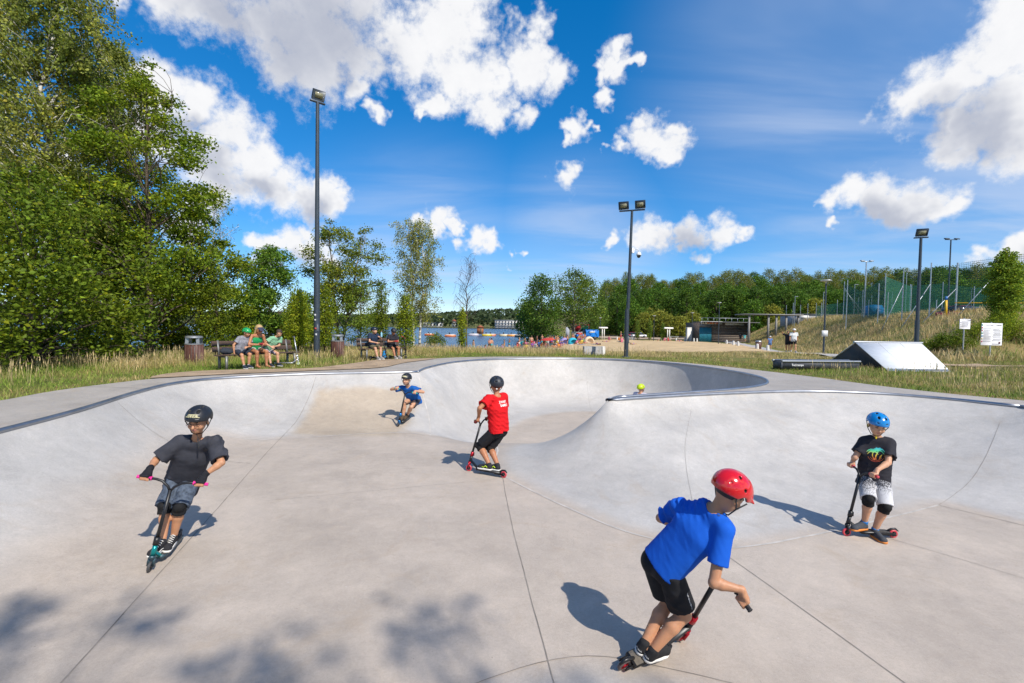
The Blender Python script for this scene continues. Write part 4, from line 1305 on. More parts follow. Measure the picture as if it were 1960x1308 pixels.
def surface_nets(d):
    neg = d < 0
    c = np.zeros(tuple(np.array(d.shape) - 1), np.int8)
    for i in (0, 1):
        for j in (0, 1):
            for k in (0, 1):
                c += neg[i:d.shape[0] - 1 + i, j:d.shape[1] - 1 + j, k:d.shape[2] - 1 + k]
    act = (c > 0) & (c < 8)
    I = np.argwhere(act)
    if len(I) == 0: return np.zeros((0, 3)), np.zeros((0, 4), int)
    idx = np.full(act.shape, -1, np.int32); idx[act] = np.arange(len(I))
    acc = np.zeros((len(I), 3)); cnt = np.zeros(len(I))
    corners = [(i, j, k) for i in (0, 1) for j in (0, 1) for k in (0, 1)]
    val = {q: d[I[:, 0] + q[0], I[:, 1] + q[1], I[:, 2] + q[2]] for q in corners}
    for q in corners:
        for ax in range(3):
            if q[ax] == 0:
                q2 = list(q); q2[ax] = 1; q2 = tuple(q2)
                v0, v1 = val[q], val[q2]
                cr = (v0 < 0) != (v1 < 0)
                t = np.where(cr, v0 / np.where(cr, v0 - v1, 1), 0)
                p = np.zeros((len(I), 3)); p[:] = q; p[:, ax] += t
                acc[cr] += p[cr]; cnt[cr] += 1
    V = I + acc / cnt[:, None]
    quads = []
    for ax in range(3):
        o = [1 if k == ax else 0 for k in range(3)]
        A = neg[:d.shape[0] - o[0], :d.shape[1] - o[1], :d.shape[2] - o[2]]; B = neg[o[0]:, o[1]:, o[2]:]
        cr = A != B
        e = np.argwhere(cr); u, v = [(1, 2), (2, 0), (0, 1)][ax]
        ok = (e[:, u] > 0) & (e[:, v] > 0) & (e[:, u] < act.shape[u]) & (e[:, v] < act.shape[v]) & (e[:, ax] < act.shape[ax])
        e = e[ok]; flip = A[tuple(e.T)]
        def ix(du, dv):
            q = e.copy(); q[:, u] += du; q[:, v] += dv; return idx[tuple(q.T)]
        q4 = np.stack([ix(-1, -1), ix(0, -1), ix(0, 0), ix(-1, 0)], 1)
        q4[~flip] = q4[~flip][:, ::-1]
        quads.append(q4)
    Q = np.vstack(quads)
    return V, Q[(Q >= 0).all(1)]
def vol_obj(name, vol, mats, parent, pick=None, folds=0.0, seed=0, fdir=None, ffreq=34.0, loc=(0, 0, 0)):
    V, Q = vol.mesh(name, mats, None, folds, seed, fdir, ffreq)
    midx = None
    if pick is not None: midx = pick(V[Q].mean(1))
    me = np_mesh(name, V, Q.ravel(), np.arange(0, len(Q) * 4, 4), mats, True, None, midx)
    return link(name, me, parent)

# ------------------------------------------------------------------ a person from joints
def cloth(name, col=(.1, .1, .1), rough=.85, noise=.12, nscale=30, bump=.25, bscale=350):
    return mat(name, col, rough, 0, noise=noise, nscale=nscale, bump=bump, bscale=bscale, spec=.2, bdist=.002)
def skin_mat(name, col):
    if name in MATS: return MATS[name]
    m = mat(name, col, .5, noise=.10, nscale=14, spec=.4)
    b = m.node_tree.nodes['Principled BSDF']
    b.inputs['Subsurface Weight'].default_value = .12; b.inputs['Subsurface Radius'].default_value = (.01, .004, .002); b.inputs['Subsurface Scale'].default_value = .5
    return m
SKIN = skin_mat("skin_tan", (.48, .235, .128)); SKIN_L = skin_mat("skin_fair", (.53, .285, .175)); SKIN_D = skin_mat("skin_sunburnt", (.40, .17, .085))
M_EYE = mat("eye_dark", (.03, .02, .018), .3); M_LIP2 = mat("lips", (.42, .15, .12), .5); M_BROW = mat("brow", (.09, .05, .03), .8)
M_WHITE = mat("white_rubber", (.72, .70, .66), .7, noise=.1, nscale=20); M_BLACK = mat("black_rubber", (.022, .022, .024), .75, noise=.3, nscale=30)

def ik(a, b, l1, l2, pole):
    """middle joint of a two-bone limb from a to b bending towards pole"""
    a, b, pole = Vector(a), Vector(b), Vector(pole)
    d = b - a; L = d.length
    L2 = min(L, (l1 + l2) * .999)
    n = d / max(L, 1e-6)
    x = (l1 * l1 - l2 * l2 + L2 * L2) / (2 * L2)
    h = math.sqrt(max(0, l1 * l1 - x * x))
    p = pole - a; p = p - n * p.dot(n)
    p = p.normalized() if p.length > 1e-6 else Vector((0, 0, 1))
    return a + n * (x * L / L2) + p * h

def frame(fwd, up):
    """columns: right, forward, up"""
    f = Vector(fwd).normalized(); u = Vector(up); u = (u - f * u.dot(f)).normalized()
    r = f.cross(u).normalized()
    return Matrix((r, f, u)).transposed()

def add_hand(v, wrist, grip, axis, palm_dir, inner, s=1.0, h=1.0, fingers=True, tips=True, infl=0.0):
    """hand closed on a bar: `axis` along the bar, `palm_dir` from bar centre to the back of the hand, `inner` sign of axis towards the thumb"""
    w, c, g, n = Vector(wrist), Vector(grip), Vector(axis).normalized(), Vector(palm_dir).normalized()
    n = (n - g * n.dot(g)).normalized()
    arm = (c - w); arm = arm - g * arm.dot(g); arm = arm - n * arm.dot(n)
    f = arm.normalized() if arm.length > 1e-4 else g.cross(n)
    kn = c + n * .030 * s + f * .012 * s
    v.cone(w, c + n * .026 * s - f * .012 * s, (.024 + infl) * s, (.026 + infl) * s, .015)
    for o in (-.026, -.009, .009, .026):
        b = c + g * o * s
        k0 = b + n * .029 * s - f * .01 * s
        k1 = b + f * .029 * s + n * .014 * s
        v.cone(w * .45 + (c + n * .026 * s) * .55 + g * o * .7 * s, k0, (.014 + infl) * s, (.012 + infl) * s, .012)
        v.cone(k0, k1, (.0112 + infl) * s, (.0098 + infl) * s, .005)
        if tips:
            k2 = b + f * .020 * s - n * .020 * s
            k3 = b - f * .006 * s - n * .026 * s
            v.cone(k1, k2, (.0098 + infl) * s, .0088 * s, .004)
            v.cone(k2, k3, .0088 * s, .0078 * s, .004)
    t0 = c + g * inner * .030 * s - f * .022 * s + n * .012 * s
    t1 = c + g * inner * .046 * s + f * .002 * s - n * .008 * s
    t2 = c + g * inner * .036 * s + f * .016 * s - n * .024 * s
    v.cone(w * .6 + c * .4 + g * inner * .018 * s, t0, (.015 + infl) * s, (.013 + infl) * s, .012)
    v.cone(t0, t1, (.013 + infl) * s, (.0105 + infl) * s, .006)
    if tips: v.cone(t1, t2, .0105 * s, .009 * s, .004)

def open_hand(v, wrist, direction, side, s=1.0):
    """relaxed, slightly curled hand; side points to the thumb"""
    w, d, t = Vector(wrist), Vector(direction).normalized(), Vector(side).normalized()
    t = (t - d * t.dot(d)).normalized(); b = d.cross(t)
    v.cone(w, w + d * .05 * s, .022 * s, .026 * s, .012)
    for i, o in enumerate((-.027, -.009, .009, .026)):
        k0 = w + d * .075 * s + t * o * s; L = (.052, .064, .068, .06)[i] * s
        v.cone(w + d * .03 * s + t * o * .6 * s, k0, .015 * s, .0115 * s, .01)
        k1 = k0 + d * L * .5 + b * .008 * s; k2 = k1 + d * L * .45 + b * .022 * s
        v.cone(k0, k1, .0105 * s, .0095 * s, .004); v.cone(k1, k2, .0095 * s, .008 * s, .004)
    t1 = w + d * .03 * s + t * .036 * s; t2 = t1 + d * .035 * s + t * .014 * s
    v.cone(w + d * .012 * s + t * .012 * s, t1, .015 * s, .013 * s, .01); v.cone(t1, t2, .012 * s, .010 * s, .005)

def add_head(v, c, M, s=1.0, k=.012, detail=True):
    """head centred at c; M columns right, forward, up. total height about .215 s"""
    def P(x, y, z): return Vector(c) + M @ Vector((x, y, z)) * s
    v.ell(P(0, -.012, .025), (.074 * s, .092 * s, .082 * s), M, k)
    v.ell(P(0, .018, -.030), (.060 * s, .068 * s, .072 * s), M, .03)
    v.ell(P(0, .046, -.074), (.030 * s, .030 * s, .026 * s), M, .03)       # chin
    if not detail: return
    for e in (-1, 1):
        v.ell(P(e * .074, -.008, -.012), (.010 * s, .018 * s, .029 * s), M, .008)   # ears
        v.ell(P(e * .031, .085, .004), (.020 * s, .014 * s, .013 * s), M, .010, cut=True)
        v.ell(P(e * .031, .070, .003), (.0145 * s, .0135 * s, .0125 * s), M, .004)
        v.ell(P(e * .040, .060, -.034), (.022 * s, .020 * s, .020 * s), M, .02)
    v.cone(P(0, .078, .002), P(0, .101, -.030), .009 * s, .014 * s, .008)
    v.ell(P(0, .082, -.055), (.022 * s, .009 * s, .009 * s), M, .006)
    v.ell(P(0, .080, .022), (.045 * s, .012 * s, .010 * s), M, .012)

def face_pick(c, M, s):
    """materials over the head: 0 skin, 1 eyes, 2 lips, 3 brows"""
    Mi = np.array(M.inverted()); c = np.array(c)
    def pick(C):
        q = (C - c) @ Mi.T / s
        m = np.zeros(len(C), int)
        ax = np.abs(q[:, 0])
        m[(((ax - .031) / .0125) ** 2 + ((q[:, 2] - .003) / .0065) ** 2 < 1) & (q[:, 1] > .06)] = 1
        m[((ax / .022) ** 2 + ((q[:, 2] + .055) / .0085) ** 2 < 1) & (q[:, 1] > .06)] = 2
        m[(((ax - .033) / .019) ** 2 + ((q[:, 2] - .024) / .0055) ** 2 < 1) & (q[:, 1] > .05)] = 3
        return m
    return pick

def add_shoe(v, heel, M, s=1.0, grow=0.0, sole=False, hi=.0):
    """shoe, heel point on the ground; M columns right, forward, up; length about .245 s"""
    def P(x, y, z): return Vector(heel) + M @ Vector((x, y, z)) * s
    up = M @ Vector((0, 0, 1))
    if sole:
        pl = [(P(0, 0, .026), up), (P(0, 0, .001), -up)]
        v.cone(P(0, .040, .02), P(.004, .175, .02), .041 * s, .047 * s, .0, planes=pl)
        v.cone(P(.004, .12, .02), P(-.004, .205, .02), .045 * s, .040 * s, .004, planes=pl)
        return
    pl = [(P(0, 0, .022), -up)]
    v.cone(P(0, .040, .045), P(0, .050, .085 + hi), (.036 + grow) * s, (.036 + grow) * s, .02, planes=pl)
    v.cone(P(0, .045, .045), P(.003, .185, .034), (.037 + grow) * s, (.036 + grow) * s, .02, planes=pl)
    v.ell(P(-.002, .200, .034), ((.041 + grow) * s, (.040 + grow) * s, .034 * s), M, .02, planes=pl)
    v.cone(P(0, .060, .085 + hi), P(0, .150, .052), .030 * s, .028 * s, .02)

def helmet_parts(root, c, M, s, shell_mats, visor=0.0, vents='slots', band=None, h=.006, low=.0, strap=None, name="helmet", tilt=0.0, parent=None):
    """hard shell helmet as one part with vents cut in it"""
    if tilt: M = M @ Matrix.Rotation(tilt, 3, 'X')
    def P(x, y, z): return Vector(c) + M @ Vector((x, y, z)) * s
    v = Vol(np.array(P(0, 0, .03)) - .2 * s, np.array(P(0, 0, .03)) + .2 * s, h)
    up = M @ Vector((0, 0, 1)); fw = M @ Vector((0, 1, 0))
    v.ell(P(0, -.012, .036), (.103 * s, .128 * s, .104 * s), M, .0)
    if visor > 0: v.ell(P(0, .085, .040), (.085 * s, (.048 + visor) * s, .018 * s), M @ Matrix.Rotation(-.12, 3, 'X'), .02)
    # lower rim: level brow, dipping at the nape
    cutp = P(0, 0, .012 + low)
    v.plane_cut(tuple(cutp + fw * .0), tuple((-up * 1.0 - fw * -.18).normalized()) if False else tuple((-up + fw * .22).normalized()))
    v.ell(P(0, -.006, .008), (.086 * s, .110 * s, .088 * s), M, .006, cut=True)
    for e in (-1, 1):
        v.ell(P(e * .10, .0, -.012 + low), (.05 * s, .035 * s, .045 * s), M, .01, cut=True)
    if vents == 'slots':
        for e in (-1, 1):
            for y, z, w in ((.105, .068, .020), (.055, .115, .016), (-.02, .135, .016), (-.085, .115, .016), (-.122, .065, .018)):
                v.ell(P(e * (.034 + .012 * (z < .1)), y, z), ((w if z < .1 else .011) * s, .022 * s, (.0065 if z < .1 else .02) * s), M, .002, cut=True)
    else:
        for e in (-1, 1):
            for x, y, z in ((.05, .075, .10), (.052, .0, .118), (.05, -.07, .105), (.062, -.115, .06), (.092, -.03, .065), (.085, .055, .065)):
                v.ell(P(e * x, y, z), (.0105 * s, .0105 * s, .0105 * s), M, .001, cut=True)
    Mi = np.array(M.inverted()); cc = np.array(P(0, -.012, .036))
    R = np.array((.103, .128, .104)) * s
    def pick(C):
        q = ((C - cc) @ Mi.T) / R
        r = np.sqrt((q ** 2).sum(1))
        m = (r < .955).astype(int)
        qq = ((C - np.array(c)) @ Mi.T) / s
        if visor > 0: m[(qq[:, 1] > .095) & (qq[:, 2] < .07)] = 0
        return m
    ho = vol_obj(name, v, [shell_mats, mat("helmet_lining", (.02, .02, .02), .9)], parent or root, pick)
    if band:                                                    # strip of tape with writing round the brow
        mb = MB(); n = 16; a0, a1 = -0.72, 0.72; z0, z1 = .078, .102
        for i in range(n):
            qd = []
            for ang, z in ((a0 + (a1 - a0) * i / n, z0), (a0 + (a1 - a0) * (i + 1) / n, z0), (a0 + (a1 - a0) * (i + 1) / n, z1), (a0 + (a1 - a0) * i / n, z1)):
                rz = math.sqrt(max(0, 1 - ((z - .036) / .1065) ** 2))
                qd.append(P(math.sin(ang) * .1065 * rz, -.012 + math.cos(ang) * .1315 * rz, z - .010 * (ang / .72) ** 2))
            mb.quad(*qd)
        mb.build("tape", mat("masking_tape", (.46, .42, .25), .8, noise=.15, nscale=60), ho)
        if band is not True:
            for ch, ang in zip(band, np.linspace(-.24, .30, len(band))):
                pass
    if strap is not None:
        mb = MB()
        for e in (-1, 1):
            for y in (.045, -.055):
                mb.tube([P(e * .088, y, .015), P(e * .082, .012, -.045), P(e * .045, .036, -.098), P(0, .045, -.108)], .0042 * s, 5)
        mb.build("strap", strap, ho)
    return ho

def text_on(words, size, origin, right, up, m, parent, bvh=None, direction=None, name="lettering", lift=.0025, font_bold=True, space=1.0, grad=None):
    """flat lettering laid on a surface: built from the built-in font, pressed onto bvh along `direction`"""
    cu = bpy.data.curves.new("lettering", 'FONT'); cu.body = words; cu.size = size; cu.align_x = 'CENTER'; cu.align_y = 'CENTER'; cu.resolution_u = 2
    cu.space_character = space
    if font_bold: cu.offset = size * .025
    o = bpy.data.objects.new("lettering", cu); COL.objects.link(o)
    dg = bpy.context.evaluated_depsgraph_get()
    me = bpy.data.meshes.new_from_object(o.evaluated_get(dg))
    bpy.data.objects.remove(o); bpy.data.curves.remove(cu)
    bm = bmesh.new(); bm.from_mesh(me)
    if bvh is not None:
        bmesh.ops.triangulate(bm, faces=bm.faces[:])
        for _ in range(2):
            long = [e for e in bm.edges if e.calc_length() > size * .16]
            if long: bmesh.ops.subdivide_edges(bm, edges=long, cuts=1)
            bmesh.ops.triangulate(bm, faces=bm.faces[:])
    miss = []
    R, U, O = Vector(right).normalized(), Vector(up).normalized(), Vector(origin)
    for q in bm.verts:
        p = O + R * q.co.x + U * q.co.y
        if bvh is not None:
            d = Vector(direction).normalized()
            hit = bvh.ray_cast(p - d * .3, d, .8)
            if hit[0] is None: miss.append(q); continue
            p = hit[0] - d * lift
        q.co = p
    if miss: bmesh.ops.delete(bm, geom=miss, context='VERTS')
    bm.to_mesh(me); bm.free()
    me.materials.clear(); me.materials.append(m)
    return link(name, me, parent)
def obj_bvh(o):
    me = o.data
    return BVHTree.FromPolygons([tuple(v.co) for v in me.vertices], [tuple(p.vertices) for p in me.polygons])

def person(name, J, label, S=1.0, skin=SKIN, shirt=None, shorts=None, shoes=None, hair=None, h=.007, sleeve=.62, shirt_len=.10, short_len=.80, hands=None,
           group=None, seed=0, shirt_loose=.022, short_loose=.030, neck_low=.0, female=False, gloves=None, pads=None, socks=None, detail=True, base=None, sole=None, tank=False, folds=.022, hk=1.1):
    """J: joints pelvis, neck, head, head_f, head_u, sl sr (shoulders), el er, wl wr, hl hr (hips), kl kr, al ar (ankles), fl fr (foot forward), ul ur"""
    J = {k: Vector(v) for k, v in J.items()}
    allp = np.array([tuple(J[k]) for k in J if k not in ('head_f', 'head_u', 'fl', 'fr', 'ul', 'ur', 'gl', 'gr', 'nl', 'nr', 'axl', 'axr')])
    lo, hi = allp.min(0) - .22 * S, allp.max(0) + .22 * S
    base = Vector(base) if base is not None else (J['al'] + J['ar']) / 2
    root = empty(name, base, 0, label, "person", group)
    WORLD_ROOTS.add(root.name)
    B = tuple(base)
    Mh = frame(J['head_f'], J['head_u'])
    spine = (J['neck'] - J['pelvis']); su = spine.normalized()
    side = (J['sr'] - J['sl']); side = (side - su * side.dot(su)).normalized()
    front = su.cross(side) * -1
    hs = (J['hr'] - J['hl']).normalized()
    # ---- body
    v = Vol(lo, hi, h)
    ch = J['pelvis'] * .38 + J['neck'] * .62
    for e in (-1, 1):
        v.cone(J['pelvis'] + hs * e * .055 * S, ch + side * e * .065 * S, .078 * S, .082 * S, .03)
        v.cone(ch + side * e * .055 * S, J['neck'] - su * .05 * S + side * e * .05 * S, .082 * S, .055 * S, .03)
    v.cone(J['neck'] - su * .05 * S, J['sl'], .055 * S, .044 * S, .03); v.cone(J['neck'] - su * .05 * S, J['sr'], .055 * S, .044 * S, .03)
    v.cone(J['neck'] - su * .03 * S, J['head'] - Mh @ Vector((0, .012, .03)) * S, .045 * S, .041 * S, .02)
    for a, e, w in (('sl', 'el', 'wl'), ('sr', 'er', 'wr')):
        v.cone(J[a], J[e], .043 * S, .033 * S, .015)
        m = J[e] * .72 + J[w] * .28
        v.cone(J[e], m, .033 * S, .035 * S, .012); v.cone(m, J[w], .035 * S, .0225 * S, .012)
    for a, e, w in (('hl', 'kl', 'al'), ('hr', 'kr', 'ar')):
        v.cone(J[a], J[e], .073 * S, .048 * S, .03)
        cal = J[e] * .68 + J[w] * .32
        bend = ((J[a] + J[w]) / 2 - J[e]); bend = bend.normalized() * .012 * S if bend.length > .01 else Vector((0, 0, 0))
        v.cone(J[e], cal + bend, .046 * S, .049 * S, .02); v.cone(cal + bend, J[w], .049 * S, .029 * S, .02)
        v.ell(J[e] - bend * .5, (.043 * S,) * 3, None, .01)
    for a, f, u in (('al', 'fl', 'ul'), ('ar', 'fr', 'ur')):
        if f in J:
            Mf = frame(J[f], J[u]); p = J[a] - Mf @ Vector((0, 0, .06)) * S
            v.cone(J[a], p + Mf @ Vector((0, .03, .02)) * S, .028 * S, .028 * S, .02)
            v.cone(p + Mf @ Vector((0, -.01, .02)) * S, p + Mf @ Vector((0, .13, .014)) * S, .028 * S, .02 * S, .02)
            if shoes is None:
                for t in range(5):
                    x = (t - 2) * .013
                    v.cone(p + Mf @ Vector((x * .8, .11, .012)) * S, p + Mf @ Vector((x * 1.1, .155 - abs(t - 1) * .008, .009)) * S, .012 * S, .009 * S, .006)
    add_head(v, J['head'], Mh, S * hk, detail=detail)
    for k, (w, g, n, a) in {'l': ('wl', 'gl', 'nl', 'axl'), 'r': ('wr', 'gr', 'nr', 'axr')}.items():
        if g in J: add_hand(v, J[w], J[g], J[a], J[n], 1, S)
        elif detail:
            e = J['el' if k == 'l' else 'er']
            open_hand(v, J[w], (J[w] - e), front * .6 + Vector((0, 0, 1)) * .3, S)
    body = vol_obj("body", v, [skin, M_EYE, M_LIP2, M_BROW], root, face_pick(J['head'], Mh, S * hk) if detail else None, loc=B)
    out = {'root': root, 'body': body, 'M': Mh}
    # ---- shirt
    if shirt is not None:
        L = shirt_loose * S
        v = Vol(lo, hi, h)
        hem = J['pelvis'] - su * shirt_len * S
        for e in (-1, 1):
            v.cone(hem - su * .06 * S + hs * e * .062 * S, ch + side * e * .066 * S, .082 * S + L * 1.25, .082 * S + L, .05)
            v.cone(ch + side * e * .056 * S, J['neck'] - su * .055 * S + side * e * .055 * S, .082 * S + L, .055 * S + L * .6, .05)
        v.cone(hem - su * .06 * S, ch, .09 * S + L, .085 * S + L, .04)
        if not tank:
            v.cone(J['neck'] - su * .05 * S, J['sl'], .055 * S + L * .5, .046 * S + L * .7, .04); v.cone(J['neck'] - su * .05 * S, J['sr'], .055 * S + L * .5, .046 * S + L * .7, .04)
        nf = J['neck'] + su * (.012 - neck_low * .2) * S + front * .030 * S
        if not tank:
            for a, e in (('sl', 'el'), ('sr', 'er')):
                d = (J[e] - J[a]); q = J[a] + d * sleeve; dn = d.normalized()
                sag = Vector((0, 0, -1)) * L * .5
                v.cone(J[a], q + dn * .05 * S + sag, .046 * S + L * .85, .042 * S + L * 1.75, .03, planes=[(tuple(q), tuple(dn))])
                v.cone(J[a] + d * max(.1, sleeve - .16), J[a] + d * 1.1, .043 * S + .002, .036 * S + L * .9, .004, cut=True)
        v.plane_cut(tuple(hem), tuple(-su))
        v.ell(nf, (.066 * S, (.064 + neck_low * .4) * S, .052 * S + neck_low * .6 * S), frame(front, su), .006, cut=True)
        v.cone(J['neck'] - su * .04 * S, J['neck'] + su * .12 * S, .052 * S, .056 * S, .006, cut=True)
        so = vol_obj("shirt", v, [shirt], root, None, folds * S, seed + 3, tuple((J['sr'] - J['hl']).normalized()), loc=B)
        out['shirt'] = so
    # ---- shorts
    if shorts is not None:
        L = short_loose * S
        v = Vol(lo, hi, h)
        for e in (-1, 1):
            v.cone(J['pelvis'] + hs * e * .055 * S + su * .05 * S, J['pelvis'] + hs * e * .055 * S - su * .02 * S, .082 * S, .088 * S, .04)
        for e in (-1, 1): v.ell(J['pelvis'] + hs * e * .05 * S - front * .045 * S - su * .02 * S, (.078 * S,) * 3, None, .03)
        for a, e in (('hl', 'kl'), ('hr', 'kr')):
            d = J[e] - J[a]; q = J[a] + d * short_len; dn = d.normalized()
            v.cone(J[a] + dn * .01 * S, q + dn * .05 * S, .084 * S, .052 * S + L, .022, planes=[(tuple(q), tuple(dn))])
            v.cone(J[a] + d * max(.2, short_len - .22), J[a] + d * 1.15, .055 * S + .010, .048 * S + .014, .004, cut=True)
        v.plane_cut(tuple(J['pelvis'] + su * .09 * S), tuple(su))
        out['shorts'] = vol_obj("shorts", v, [shorts] if not isinstance(shorts, (list, tuple)) else list(shorts), root, None, folds * .8 * S, seed + 9, (0, 0, 1), loc=B)
    # ---- shoes and socks
    if shoes is not None:
        for a, f, u in (('al', 'fl', 'ul'), ('ar', 'fr', 'ur')):
            Mf = frame(J[f], J[u]); heel = J[a] - Mf @ Vector((0, .045, .075)) * S
            bx = np.array([tuple(heel + Mf @ Vector(q) * S) for q in ((-.07, -.05, -.02), (.07, .28, .14), (-.07, .28, -.02), (.07, -.05, .14))])
            v = Vol(bx.min(0) - .03, bx.max(0) + .03, max(.006, h * .8)); add_shoe(v, heel, Mf, S)
            so = vol_obj("shoe", v, [shoes], root, loc=B)
            v = Vol(bx.min(0) - .03, bx.max(0) + .03, max(.006, h * .8)); add_shoe(v, heel, Mf, S, 0, True)
            vol_obj("sole", v, [sole or M_WHITE], so)
            out.setdefault('shoes', []).append((so, heel, Mf))
    if socks is not None:
        v = Vol(lo, hi, h)
        for a, e in (('al', 'kl'), ('ar', 'kr')):
            d = J[e] - J[a]; v.cone(J[a], J[a] + d * .16, .032 * S + .005, .035 * S + .005, .01, planes=[(tuple(J[a] + d * .13), tuple(d.normalized()))])
        vol_obj("socks", v, [socks], root, loc=B)
    if pads is not None:
        for a, e, w in (('hl', 'kl', 'al'), ('hr', 'kr', 'ar')):
            fw = (J[e] - (J[a] + J[w]) / 2); fw = fw.normalized() if fw.length > .02 else front
            bx = np.array(J[e]); v = Vol(bx - .14 * S, bx + .14 * S, h)
            d1 = (J[a] - J[e]).normalized(); d2 = (J[w] - J[e]).normalized()
            v.cone(J[e] + d1 * .055 * S, J[e] + d2 * .060 * S, .066 * S, .063 * S, .02, planes=[(tuple(J[e] + d1 * .06 * S), tuple(d1)), (tuple(J[e] + d2 * .07 * S), tuple(d2))])
            v.ell(J[e] + fw * .030 * S, (.052 * S,) * 3, None, .02)
            vol_obj("knee_pad", v, [pads], root, loc=B)
    if gloves is not None:
        for w, g, n, a in (('wl', 'gl', 'nl', 'axl'), ('wr', 'gr', 'nr', 'axr')):
            bx = np.array(J[g]); v = Vol(bx - .13 * S, bx + .13 * S, .005)
            e = J['el' if w == 'wl' else 'er']
            v.cone(J[w], J[w] + (e - J[w]) * .12, .029 * S, .031 * S, .01)
            add_hand(v, J[w], J[g], J[a], J[n], 1, S, tips=False, infl=.005)
            vol_obj("glove", v, [gloves], root, loc=B)
    if hair is not None:
        c = J['head']; v = Vol(np.array(c) - .19 * S, np.array(c) + .19 * S, max(.008, h * .8))
        Sk = S * hk
        def P(x, y, z): return c + Mh @ Vector((x, y, z)) * Sk
        long = hair[1] if len(hair) > 1 else 0
        v.ell(P(0, -.020, .036), (.083 * Sk, .096 * Sk, .086 * Sk), Mh, .0)
        v.ell(P(0, .075, -.03), (.075 * Sk, .075 * Sk, .082 * Sk), Mh, .02, cut=True)
        v.plane_cut(tuple(P(0, 0, -.055)), tuple(Mh @ Vector((0, 0, -1))))
        if long:
            for e in (-1, 1):
                v.cone(P(e * .062, -.02, .0), P(e * .075, .015 - .02, -.17), .034 * S, .022 * S, .02)
            v.cone(P(0, -.07, 0), P(0, -.085, -.16), .06 * S, .04 * S, .03)
        vol_obj("hair", v, [hair[0]], root, None, .006, seed + 1, tuple(Mh @ Vector((0, .2, 1))), 60, loc=B)
    return out

